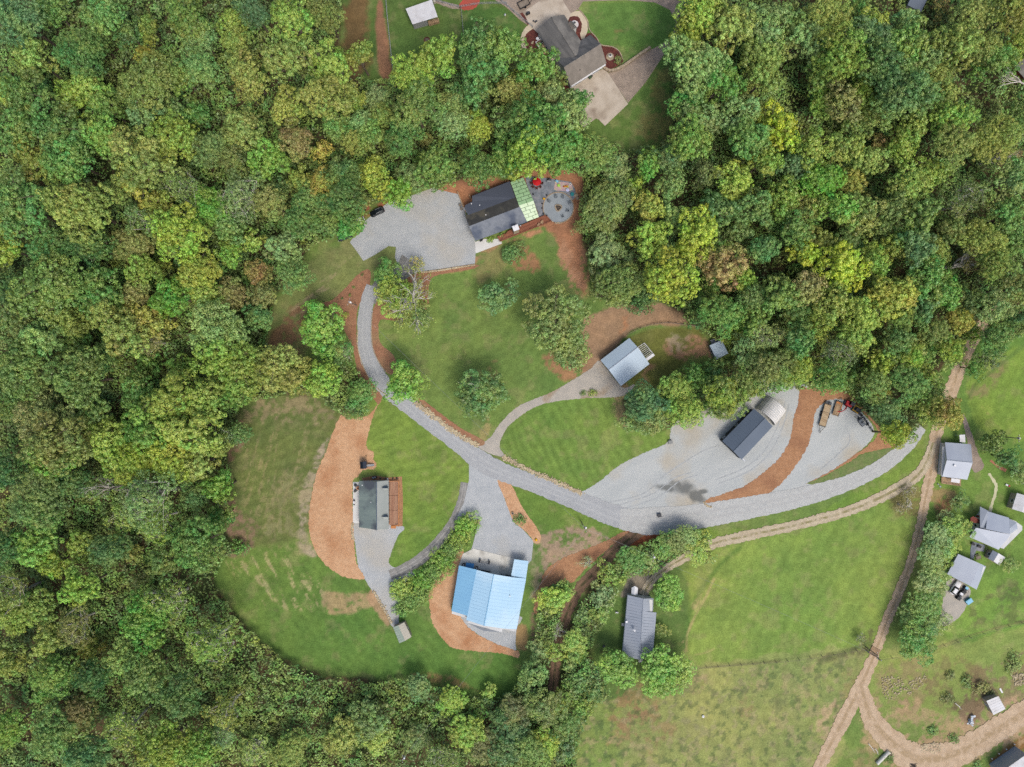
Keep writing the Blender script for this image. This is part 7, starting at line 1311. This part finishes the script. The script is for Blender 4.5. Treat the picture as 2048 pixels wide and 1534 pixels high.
# ---- workshop patio
r = T('weight_bench', 'dark metal barbell rack standing on the concrete patio of the workshop', 'rack', 968.8, 1122.5, R(-9), None, .12)
for s_ in (-1.5, 1.5): rel('stand', r, M['black'], lambda b: (b.box((s_, 0, .5), (.45, 1.1, .12)), b.box((s_, 0, .25), (.2, .2, .5)), b.box((s_ + (.15 if s_ < 0 else -.05), .45, .65), (.55, .35, .3))), .02)
rel('bar', r, M['dark'], lambda b: (b.tube([(-1.5, .25, .8), (1.5, .25, .8)], .035, 6), b.tube([(-1.5, -.3, .55), (1.5, -.3, .55)], .035, 6)))
r = T('blue_bench', 'bright blue covered table between two drums on the workshop patio', 'table', 940, 1130, R(-10), None, .12); rel('cover', r, M['blue_tarp'], lambda b: b.box((0, 0, .75), (2.5, 1.4, .1)), .04); rel('skirt', r, M['blue_tarp'], lambda b: (b.box((0, -.68, .5), (2.5, .05, .5)), b.box((0, .68, .5), (2.5, .05, .5)))); [rel('leg', r, M['metal'], lambda b: b.box((x, y, .35), (.06, .06, .7))) for x in (-1.1, 1.1) for y in (-.55, .55)]
for x, y, l_ in ((927.3, 1128.5, 'black drum with white centre left of the blue covered table'), (953.5, 1134.6, 'black drum with white centre right of the blue covered table')):
    r = T('drum', l_, 'drum', x, y, 0, 'drums on the workshop patio', .12); rel('body', r, M['black'], lambda b: b.disc((0, 0, 0), .42, .9, 16)); rel('lid', r, M['white'], lambda b: b.disc((.02, 0, .9), .2, .05, 12))
r = T('tool_bench', 'long black workbench along the workshop front, right of the drums', 'bench', 969, 1141, R(-12), None, .12); rel('top', r, M['black'], lambda b: b.box((0, 0, .9), (3.4, .55, .08))); [rel('leg', r, M['black'], lambda b: b.box((x, 0, .45), (.08, .5, .88))) for x in (-1.6, 0, 1.6)]
r = T('tool_bench', 'black workbench with white item next to the blue annex roof', 'bench', 1012, 1150, R(-8), None, .12); rel('top', r, M['dark'], lambda b: b.box((0, 0, .9), (3.2, .5, .08))); [rel('leg', r, M['black'], lambda b: b.box((x, 0, .45), (.08, .45, .88))) for x in (-1.5, 0, 1.5)]; rel('crate', r, M['white'], lambda b: b.box((-1.2, 0, 1.05), (.3, .3, .25)))
r = T('yellow_bush', 'round yellow flowering bush at the lower tip of the forecourt mulch bed', 'bush', 1072, 1079); rel('flowers', r, M['yellow_bright'], lambda b: [b.dome((random.uniform(-.35, .35), random.uniform(-.35, .35), .15 + .1 * random.random()), .2, .25, 8, 3) for _ in range(12)]); rel('leaves', r, M['seam'], lambda b: b.dome((0, 0, 0), .5, .3, 10, 3, jag=.3))
toy('flower_pot', 'white edged stone pot in the forecourt mulch bed above the rounded bush', 'pot', 1025.5, 1026.5, 0, lambda r: (rel('pot', r, M['stone_beige'], lambda b: b.disc((0, 0, 0), .4, .3, 12, .45)), rel('soil', r, M['ash'], lambda b: b.disc((0, 0, .28), .3, .04, 10))))
# ---- shingle house garden
for x, y, R_, m1, lab in ((1149, 49, 1.25, 'white_gravel', 'tiered fountain in a white gravel circle in the upper maroon bed'), (1220, 113.5, 1.2, 'stone_beige', 'birdbath on a round tan stone pad in the lower maroon bed')):
    r = T('garden_fountain', lab, 'fountain', x, y, 0, None, .04); rel('pad', r, M[m1], lambda b: b.disc((0, 0, 0), R_, .1, 24)); rel('basin', r, M['concrete_grey'], lambda b: (b.disc((0, 0, .1), .25, .5, 12, .14), b.tube([(0, 0, .6), (0, 0, .75)], [.25, .6], 16))); rel('bowl', r, M['dark'], lambda b: (b.disc((0, 0, .75), .12, .4, 10), b.tube([(0, 0, 1.1), (0, 0, 1.2)], [.12, .32], 12)))
umbrella('pale pink patio umbrella at the lower left corner of the shingle house', 1104, 121, 1.15, M['pink'], 0)
r = T('patio_table', 'round white table with grey chairs west of the shingle house', 'table', 1075, 79.5); rel('tabletop', r, M['white'], lambda b: b.disc((0, 0, .7), .5, .04, 16)); rel('stem', r, M['metal'], lambda b: b.disc((0, 0, 0), .06, .7, 8))
r = T('raised_deck', 'small deck with white railing and dark furniture on the west side of the shingle house', 'deck', 1086, 95, R(-58)); rel('floor', r, M['wood_tan'], lambda b: [b.box((-1.9 + .3 * i, 0, .5), (.27, 2.8, .08)) for i in range(14)]); rel('railing', r, M['white'], lambda b: (b.box((0, -1.45, 1.35), (4.2, .14, .1)), b.box((-2.1, 0, 1.35), (.14, 2.9, .1)), b.box((0, 0, 1.0), (.1, 0.1, .1))) + tuple(b.box((-2.1 + .6 * i, -1.45, .95), (.08, .08, .8)) for i in range(8)))
for x, y, l_ in ((1082, 88, 'upper dark sofa on the small railed deck of the shingle house'), (1093.5, 99, 'lower dark sofa on the small railed deck of the shingle house')): r = T('garden_sofa', l_, 'sofa', x, y, R(32), None, .54); rel('seat', r, M['dark'], lambda b: b.box((0, 0, .22), (1.3, .6, .4)), .05); rel('backrest', r, M['dark'], lambda b: b.box((0, .3, .5), (1.3, .15, .5)), .04)
for i, (x, y, s_) in enumerate(((1064, 86, .4), (1066, 84, .28), (1063.5, 95, .25), (1063, 100, .3))): r = T('garden_boulder', ('largest', 'upper small', 'third', 'lowest')[i] + ' pale stone in the curved maroon bed west of the shingle house', 'stone', x, y); rel('stone', r, M['rock'], lambda b: b.dome((0, 0, 0), s_, s_ * .7, 8, 3, jag=.4)); 
r = T('patio_grill', 'black gas grill on the concrete patio north-west of the shingle house', 'grill', 1056, 28.5, R(30), None, .1); rel('cart', r, M['black'], lambda b: b.box((0, 0, .45), (1.3, .6, .8)), .04); rel('hood', r, M['dark'], lambda b: b.box((0, 0, 1.0), (.8, .6, .35)), .12)
r = T('potted_plants', 'small cluster of dark pots on the concrete patio of the shingle house', 'pots', 1070.5, 44.5, 0, None, .1)
for x, y in ((-.5, .3), (0, 0), (.4, .3)): rel('pot', r, M['dark'], lambda b: b.disc((x, y, 0), .2, .35, 10, .26))
r = T('cargo_trailer', 'open dark steel frame trailer on the brown gravel at the top edge', 'trailer', 1047.5, 9, R(27)); rel('frame', r, M['black'], lambda b: (b.box((0, 1.05, .6), (3.5, .14, .4)), b.box((0, -1.05, .6), (3.5, .14, .4)), b.box((1.75, 0, .6), (.14, 2.2, .4)), b.box((-1.75, 0, .6), (.14, 2.2, .4)))); rel('bed', r, M['wood_grey'], lambda b: b.box((0, 0, .45), (3.4, 2.0, .06))); rel('tongue', r, M['black'], lambda b: (b.tube([(1.8, .7, .5), (3.0, 0, .5)], .06, 5), b.tube([(1.8, -.7, .5), (3.0, 0, .5)], .06, 5))); [rel('wheel', r, M['tyre'], wheel_fn(0, y, .33, .2)) for y in (-1.25, 1.25)]
r = T('lawn_statue', 'small white ornament on the lawn between the two wire fences', 'ornament', 1010, 30, R(-60)); rel('base', r, M['white'], lambda b: b.disc((0, 0, 0), .3, .15, 10)); rel('figure', r, M['white'], lambda b: (b.tube([(0, 0, .1), (.1, 0, .5), (.45, 0, .8)], [.22, .26, .1], 8),))
r = T('fuel_tank', 'long pale white tank at the wood edge right of the shingle house lawn', 'tank', 1349, 112, R(62)); rel('tank', r, M['white'], lambda b: b.tube([(-1.45, 0, .7), (-1.25, 0, .7), (1.25, 0, .7), (1.45, 0, .7)], [.15, .42, .42, .15], 14)); [rel('foot', r, M['dark'], lambda b: b.box((x, 0, .18), (.2, .7, .36))) for x in (-.8, .8)]
r = T('fire_ring', 'round brown fire ring on the fenced lawn below the white roofed shed', 'fire ring', 854, 80.5); rel('ring', r, M['mulch_maroon'], lambda b: [b.box((.82 * math.cos(i * .42), .82 * math.sin(i * .42), .14), (.25, .36, .28), i * .42) for i in range(15)], .02); rel('ash_bed', r, M['bark'], lambda b: b.disc((0, 0, .01), .7, .08, 14))
r = T('shed_vent', 'small pale box at the upper right corner of the white roofed shed', 'box', 869.5, 6, R(20)); rel('box', r, M['metal_cream'], lambda b: b.box((0, 0, .6), (.7, .7, 1.2)), .03)
r = T('garage_planter', 'small cluster of planters and bins before the garage doors of the shingle house', 'planter', 1180, 156, R(30), None, .1); rel('planter', r, M['dark'], lambda b: (b.box((0, 0, .3), (.9, .5, .6)), b.disc((.8, .2, 0), .25, .5, 10)), .03); rel('foliage', r, M['seam'], lambda b: b.dome((0, 0, .55), .5, .4, 9, 3, jag=.5))
# ---- fences and walls
def fence(label, pts, h=1.2, step=2.5, m=None, rails=3, name='wire_fence', thick=.04, pw=.09, cat='fence', mesh=False):
    m = m or M['metal']; ln = [Vector(P(*p)) for p in smooth_line(pts, 10)]; r = thing(name, label, cat, tuple(ln[0]))
    seg = [0]
    for a, b in zip(ln[:-1], ln[1:]): seg.append(seg[-1] + (b - a).length)
    k = max(2, min(60, int(seg[-1] / step))); o0 = ln[0]; first = None
    for i in range(k + 1):
        d = seg[-1] * i / k; j = max(0, min(len(seg) - 2, int(np.searchsorted(seg, d)) - 1)); p = ln[j].lerp(ln[j + 1], (d - seg[j]) / max(1e-6, seg[j + 1] - seg[j]))
        if first is None: first = rel('post', r, m, lambda b: b.tube([(0, 0, -.05), (0, 0, h + .05)], pw, 6)); pp = first
        else: pp = first.copy(); COL.objects.link(pp); pp.parent = r
        pp.location = p - o0
    rel('rail', r, m, lambda b: [b.tube([(q - o0) + Vector((0, 0, h * (t + 1) / rails)) for q in ln], thick, 4) for t in range(rails)])
    return r
fence('straight wire fence down the left part of the fenced lawn', [(771, -20), (775, 30), (780, 80), (785, 128), (787, 150)], 1.3, 2.6)
fence('wire fence dividing the lawn right of the white roofed shed', [(922.5, 16), (925.5, 50), (929.5, 95)], 1.3, 2.6)
fence('curved wire fence along the red play surface at the top edge', [(869, 2), (895, 9), (918, 15), (960, 9), (1013, 8)], 1.2, 2.4)
fence('wire fence slanting down to the corner of the concrete patio', [(990, -8), (1011, 10), (1038, 33), (1065, 55)], 1.2, 2.4)
fence('curved wooden rail fence around the grass behind the ice-blue barn', [(1255, 669), (1277, 658), (1300, 650), (1331, 646), (1364, 649), (1396, 653)], 1.1, 2.2, M['wood_grey'], 2, 'rail_fence', .06)
fence('low post fence along the lower edge of the big mown field', [(1366, 1340), (1420, 1332), (1560, 1322), (1640, 1312), (1735, 1296)], 1.1, 3.5, M['wood_grey'], 2, 'pasture_fence', .025)
fence('thin post fence crossing the pasture right of the cattle guard', [(1756, 1318), (1840, 1305), (1920, 1280), (1990, 1258), (2070, 1240)], 1.1, 4, M['wood_grey'], 2, 'pasture_fence', .025)
def wall_line(name, label, pts, w, h, m, L=.5):
    ln = [Vector(P(*p)) for p in smooth_line(pts, 3.2 * L * 2)]; r = thing(name, label, 'wall', tuple(ln[0])); o0 = ln[0]
    rel('stonework', r, m, lambda b: [b.box(((p + q) / 2 - o0) + Vector((0, 0, h / 2)), ((q - p).length * .96, w * random.uniform(.85, 1.1), h * random.uniform(.85, 1.05)), math.atan2((q - p).y, (q - p).x)) for p, q in zip(ln[:-1], ln[1:])], .03); return r
wall_line('retaining_wall', 'pale block retaining wall along the gravel drive right of the shingle house', [(1207, 136), (1216, 142), (1228, 142), (1245, 134), (1272, 115), (1300, 96)], .75, .9, M['stone_beige'], .8)
wall_line('garden_edging', 'thin scalloped stone edging between the lawn and the maroon beds', [(1156, 18), (1165, 27), (1175, 42), (1179, 60), (1193, 76), (1202, 90), (1224, 94), (1238, 103), (1246, 121)], .28, .3, M['stone_beige'], .6)
wall_line('garden_edging', 'low stone edge along the lower side of the gravel parking lot', [(842, 545), (880, 541), (910, 536), (950, 530)], .5, .4, M['rock'], .8)
wall_line('stone_edge', 'low stone kerb along the inner curve of the asphalt drive', [(745, 625), (743, 660), (746, 695), (757, 722), (772, 744)], .3, .3, M['stone_beige'], .8)
wall_line('stone_edge', 'low stone kerb along the outer curve of the asphalt drive', [(716, 660), (716, 697), (729, 738), (748, 770), (772, 790)], .25, .25, M['rock'], .8)
# ---- rocks nobody could count: drainage riprap
def riprap(label, pts, width, n, smin=.12, smax=.34, poly=None, m='rock'):
    mb = MB()
    if poly: pp = np.array(poly, float); lo, hi = pp.min(0), pp.max(0)
    ln = smooth_line(pts, 4) if pts else None
    for _ in range(n):
        if poly:
            while True:
                q = np.array([random.uniform(lo[0], hi[0]), random.uniform(lo[1], hi[1])])
                if sdist(np.array([q[0]]), np.array([q[1]]), pp)[0] > 0: break
        else: i = random.randrange(len(ln) - 1); q = ln[i] + (ln[i + 1] - ln[i]) * random.random() + np.random.normal(0, width / 3, 2)
        x, y, _z = P(*q); s_ = random.uniform(smin, smax); mb.dome((x, y, -.03 + .08), s_, s_ * .8, 5, 2, jag=.6)
    o = mb.build('riprap_rocks', M[m]); tag(o, label, 'rocks', kind='stuff')
riprap('cream drainage rocks in the ditch beside the asphalt drive', [(832, 806), (872, 836), (915, 868), (955, 890)], 8, 800)
riprap('cream drainage rocks along the road below the barn lawn', [(1008, 914), (1050, 936), (1100, 958), (1162, 986)], 7, 750)
riprap('pale rocks at the foot of the gravel pad slope', [(746, 1180), (765, 1212), (784, 1246)], 4, 130)
riprap('pale rocks at the corner of the dormer house patio', [(705, 1048), (704, 1066), (709, 1080)], 3, 70)
riprap('rocks at the pointed lower tip of the mulch island', [(1408, 1004), (1412, 1010), (1422, 1014)], 3, 50)
riprap('rock patch at the north end of the hedge row', [(946, 1045), (955, 1040), (958, 1050)], 4, 60)
riprap('loose quarry stone pile inside the dirt road fork', None, 0, 150, .1, .32, [(1762, 1355), (1800, 1350), (1812, 1375), (1790, 1400), (1765, 1395)])
riprap('scattered quarry stones on the rough ground above the dirt road', None, 0, 90, .1, .3, [(1810, 1370), (1850, 1345), (1856, 1360), (1830, 1385), (1815, 1390)])
riprap('cream rubble heap at the upper edge of the lower dirt road', None, 0, 130, .1, .34, [(1838, 1490), (1870, 1482), (1890, 1495), (1870, 1508), (1842, 1504)])
riprap('rubble heap at the right edge above the square white hut', None, 0, 120, .1, .4, [(2022, 1350), (2050, 1345), (2056, 1370), (2030, 1370)])
# ---- poles and wires
def pole(label, px, py, h=10.5, rz=0, white=True):
    r = T('utility_pole', label, 'utility pole', px, py, rz, None, 0); bx, by, _ = P(px, py, h); r.location = (bx, by, 0)
    rel('post', r, M['wood_grey'], lambda b: b.tube([(0, 0, 0), (0, 0, h)], [.17, .12], 8)); rel('crossarm', r, M['wood_grey'], lambda b: b.box((0, 0, h - .5), (.12, 2.2, .12)))
    for y in (-.95, 0, .95): rel('insulator', r, M['white'], lambda b: b.disc((0, y, h - .42 if y else h), .07, .22, 8))
    if white: rel('transformer', r, M['white'], lambda b: (b.disc((.38, 0, h - 1.5), .3, .9, 12), b.dome((.38, 0, h - .6), .3, .12, 12, 3)))
    return r
pole('utility pole with white transformer in the pointed red mulch bed', 697, 603, rz=R(-20)); pole('utility pole with white top on the lawn above the brown soil patch', 1170, 1058, rz=R(30)); pole('utility pole with white top among the trees below the road junction', 1307, 1116)
pole('utility pole half hidden in the bottom edge woods', 805, 1519); pole('utility pole with white lamp on the right-hand pasture edge', 2040, 877)
pole('thin utility pole beside the wooden cattle guard', 1756, 1312, 7, white=False)
def wire(label, a, b, h0=10.2, h1=10.2, sag=1.4, off=0):
    A_, B_ = Vector(P(*a, h0)), Vector(P(*b, h1)); mb = MB(); n = 14; pts = []
    for i in range(n + 1):
        t = i / n; p = A_.lerp(B_, t); p.z -= sag * 4 * t * (1 - t); p.x += off; pts.append(p)
    mb.tube(pts, .022, 4); o = mb.build('power_line', M['metal']); return tag(o, label, 'power line')
wire('power line crossing the centre lawn from the mulch bed pole to the lawn pole', (697, 603), (1170, 1058)); wire('power line running from the lawn pole past the workshop to the bottom woods', (1170, 1058), (805, 1519)); wire('power line between the lawn pole and the pole among the junction trees', (1170, 1058), (1307, 1116))
wire('power line crossing the big mown field to the cattle guard', (1307, 1116), (1756, 1312), 10.2, 6.8); wire('service line dropping from the junction pole to the light grey metal house', (1307, 1116), (1284, 1200), 10, 4.9, .5)
# ---- metal house garden
r = T('lawn_ornament', 'small black and white ornament on the lawn left of the light grey metal house', 'ornament', 1233, 1224); rel('figure', r, M['white'], lambda b: (b.tube([(-.35, 0, .35), (.3, 0, .4), (.5, 0, .7)], [.22, .24, .1], 8),)); rel('leg', r, M['black'], lambda b: [b.disc((x, 0, 0), .06, .3, 6) for x in (-.25, .25)])
r = T('garden_swing', 'dark red three-wheeled yard ornament on the lawn by the lower left round tree', 'yard ornament', 1208, 1302.5, R(5)); rel('frame', r, M['mulch_maroon'], lambda b: b.tube([(-1.0, 0, .4), (0, 0, .7), (1.0, 0, .4)], .06, 6))
for x in (-.95, 0, .95): rel('wheel', r, M['mulch_maroon'], lambda b: [b.tube([(x + .4 * math.cos(a * .7), .4 * math.sin(a * .7), .42), (x + .4 * math.cos(a * .7 + .7), .4 * math.sin(a * .7 + .7), .42)], .045, 5) for a in range(9)])
r = T('dark_tub', 'small dark tub above the red yard ornament', 'tub', 1207.5, 1292); rel('tub', r, M['dark'], lambda b: b.disc((0, 0, 0), .32, .35, 12, .4))
r = T('satellite_dish', 'white dish on a mast standing on the light grey metal house roof', 'dish', 1268, 1259, R(10), None, 4.35); rel('mast', r, M['metal'], lambda b: b.tube([(0, 0, 0), (0, 0, .9)], .04, 6)); rel('dish', r, M['white'], lambda b: b.tube([(0, 0, .9), (.08, 0, 1.0)], [.1, .36], 14))
r = T('feed_tub', 'white feed tub lying in the rough pasture below the mown field', 'tub', 1406, 1432); rel('tub', r, M['white'], lambda b: b.disc((0, 0, 0), .32, .4, 12, .4)); rel('handle', r, M['metal'], lambda b: b.tube([(-.38, 0, .4), (0, 0, .62), (.38, 0, .4)], .03, 5))
# ---- roadside and farmhouse bits
r = T('garden_statue', 'white garden figures on the verge left of the roadside cottage deck', 'ornament', 1877, 970, R(-50)); rel('figure', r, M['white'], lambda b: b.tube([(-.6, 0, .2), (-.2, 0, .4)], [.12, .25], 8)); rel('figure', r, M['white'], lambda b: b.tube([(.3, 0, .2), (.8, 0, .45)], [.14, .25], 8))
r = T('toy_truck', 'small white and red toy on the farmhouse lawn beside the curved path', 'toy', 2013, 970, R(-25)); rel('body', r, M['white'], lambda b: b.box((0, 0, .3), (1.1, .5, .35)), .05); rel('cab', r, M['red_paint'], lambda b: b.box((.5, 0, .45), (.4, .5, .5)), .05)
r = T('picnic_table', 'weathered picnic table on the farmhouse grass between terrace and garage', 'table', 1954, 1113, R(20)); rel('tabletop', r, M['wood_grey'], lambda b: b.box((0, 0, .72), (1.5, .75, .06))); [rel('bench', r, M['wood_grey'], lambda b: b.box((0, y, .42), (1.5, .25, .05))) for y in (-.65, .65)]; [rel('leg', r, M['wood_grey'], lambda b: b.tube([(x, -.5, 0), (x, .3, .7)], .04, 5)) for x in (-.6, .6)]
for i, (x, y) in enumerate(((1945, 1088), (1957, 1093))): r = T('garden_sofa', ('left' if i == 0 else 'right') + ' dark seat on the dark farmhouse terrace', 'sofa', x, y, R(-20), None, .12); rel('seat', r, M['black'], lambda b: b.box((0, 0, .22), (1.2, .6, .4)), .05); rel('backrest', r, M['black'], lambda b: b.box((0, .3, .5), (1.2, .15, .5)), .04)
r = T('woodpile', 'scattered cut logs beside the maroon brush by the dirt road', 'log pile', 1818, 1006, R(10)); rel('logs', r, M['bark_pale'], lambda b: [b.tube([(random.uniform(-1, 1), random.uniform(-2, 2), .2), (random.uniform(-1, 1), random.uniform(-2, 2), .3)], .13, 6) for _ in range(7)])
r = T('cattle_guard', 'brown wooden plank bridge across the dirt road at the lower right', 'bridge', 1748.5, 1303, R(-27))
rel('planks', r, M['wood_tan'], lambda b: [b.box((-1.35 + .3 * i, 0, .2), (.22, 2.5, .12)) for i in range(10)]); rel('beam', r, M['bark'], lambda b: (b.box((0, 1.2, .1), (3.0, .2, .18)), b.box((0, -1.2, .1), (3.0, .2, .18))))
r = T('farm_gate', 'dark pipe gate across the lower end of the plank bridge', 'gate', 1745, 1309, R(-33)); rel('gate_bars', r, M['dark'], lambda b: [b.tube([(-2.4, 0, .3 + .28 * i), (2.2, 0, .3 + .28 * i)], .045, 5) for i in range(4)]); [rel('post', r, M['metal'] if x > 0 else M['dark'], lambda b: b.tube([(x, 0, 0), (x, 0, 1.5)], .12, 8)) for x in (-2.5, 2.4)]
r = T('culvert_pipe', 'grey concrete culvert pipe lying by the bottom edge left of the dirt road fork', 'pipe', 1764, 1514, R(45)); rel('pipe', r, M['concrete_grey'], lambda b: b.tube([(-2.6, 0, .45), (2.6, 0, .45)], .55, 16)); rel('collar', r, M['concrete_grey'], lambda b: b.tube([(2.4, 0, .45), (2.75, 0, .45)], .66, 16))
r = T('sheet_pile', 'crumpled silver sheeting heap left of the square white hut', 'sheeting', 1942, 1438, R(70)); rel('sheets', r, M['foil'], lambda b: [b.box((random.uniform(-1.6, 1.6), random.uniform(-.5, .5), .2 + .1 * i), (random.uniform(.6, 1.5), random.uniform(.4, .9), .04), random.uniform(0, 3), tilt=random.uniform(-.3, .3)) for i in range(9)])
for i, (x, y, a, l_, w) in enumerate(((1743, 1496, -55, 3.6, 'longer bleached log'), (1753, 1503, -65, 2.2, 'shorter bleached log'), (1916, 1412, -45, 2.8, 'bleached log left of the silver sheeting heap'))):
    r = T('fallen_log', w + (' on the grass below the dirt road fork' if i < 2 else ''), 'log', x, y, R(a)); rel('log', r, M['bark_pale'], lambda b: b.tube([(-l_ / 2, 0, .15), (0, .12, .17), (l_ / 2, 0, .13)], [.14, .12, .06], 7)); rel('branch', r, M['bark_pale'], lambda b: b.tube([(0, .1, .15), (l_ * .2, .5, .2)], [.07, .03], 5))
r = T('brush_pile', 'dark brush heap on the bottom edge of the dirt road', 'brush pile', 1827, 1532); rel('twigs', r, M['bark'], lambda b: [b.tube([(random.uniform(-1.4, 1.4), random.uniform(-.9, .9), random.uniform(.05, .5)), (random.uniform(-1.4, 1.4), random.uniform(-.9, .9), random.uniform(.05, .7))], .05, 4) for _ in range(40)])
r = T('flat_board', 'white plank lying on the rough ground above the square white hut', 'board', 2002, 1381, R(-60)); rel('plank', r, M['white'], lambda b: b.box((0, 0, .08), (1.6, .5, .06)))
for i, (x, y) in enumerate(((1990, 1522), (2004, 1512), (2019, 1503), (2035, 1493))): r = T('fence_post_light', ('first', 'second', 'third', 'fourth')[i] + ' small pale bollard from the left along the big corner barn', 'bollard', x - 8, y - 6); rel('post', r, M['rock'], lambda b: b.disc((0, 0, 0), .16, .5, 10)); rel('cap', r, M['white'], lambda b: b.dome((0, 0, .5), .18, .12, 10, 3))
r = T('fallen_tree', 'pale fallen tree with forked bare branches in the top right woods', 'fallen tree', 1990, 175, R(155)); r.location = (*P(2030, 200)[:2], 1.5)
def fallen(b):
    rr = random.Random(3)
    def g(p, d, L, r_, lev):
        q = p + d * L; b.tube([tuple(p), tuple((p + q) / 2 + np.array([0, rr.uniform(-.3, .3), .1])), tuple(q)], [r_, r_ * .8, r_ * .6], 6, cap=False)
        if lev < 3:
            for _ in range(3): g(p + (q - p) * rr.uniform(.5, 1), unit(d + np.array([0, rr.uniform(-.7, .7), rr.uniform(-.1, .2)])), L * rr.uniform(.5, .8), r_ * .55, lev + 1)
    g(np.array([0, 0, 6.]), unit(np.array([1, 0, .1])), 5.5, .28, 0)
rel('trunk', r, M['bark_pale'], fallen)
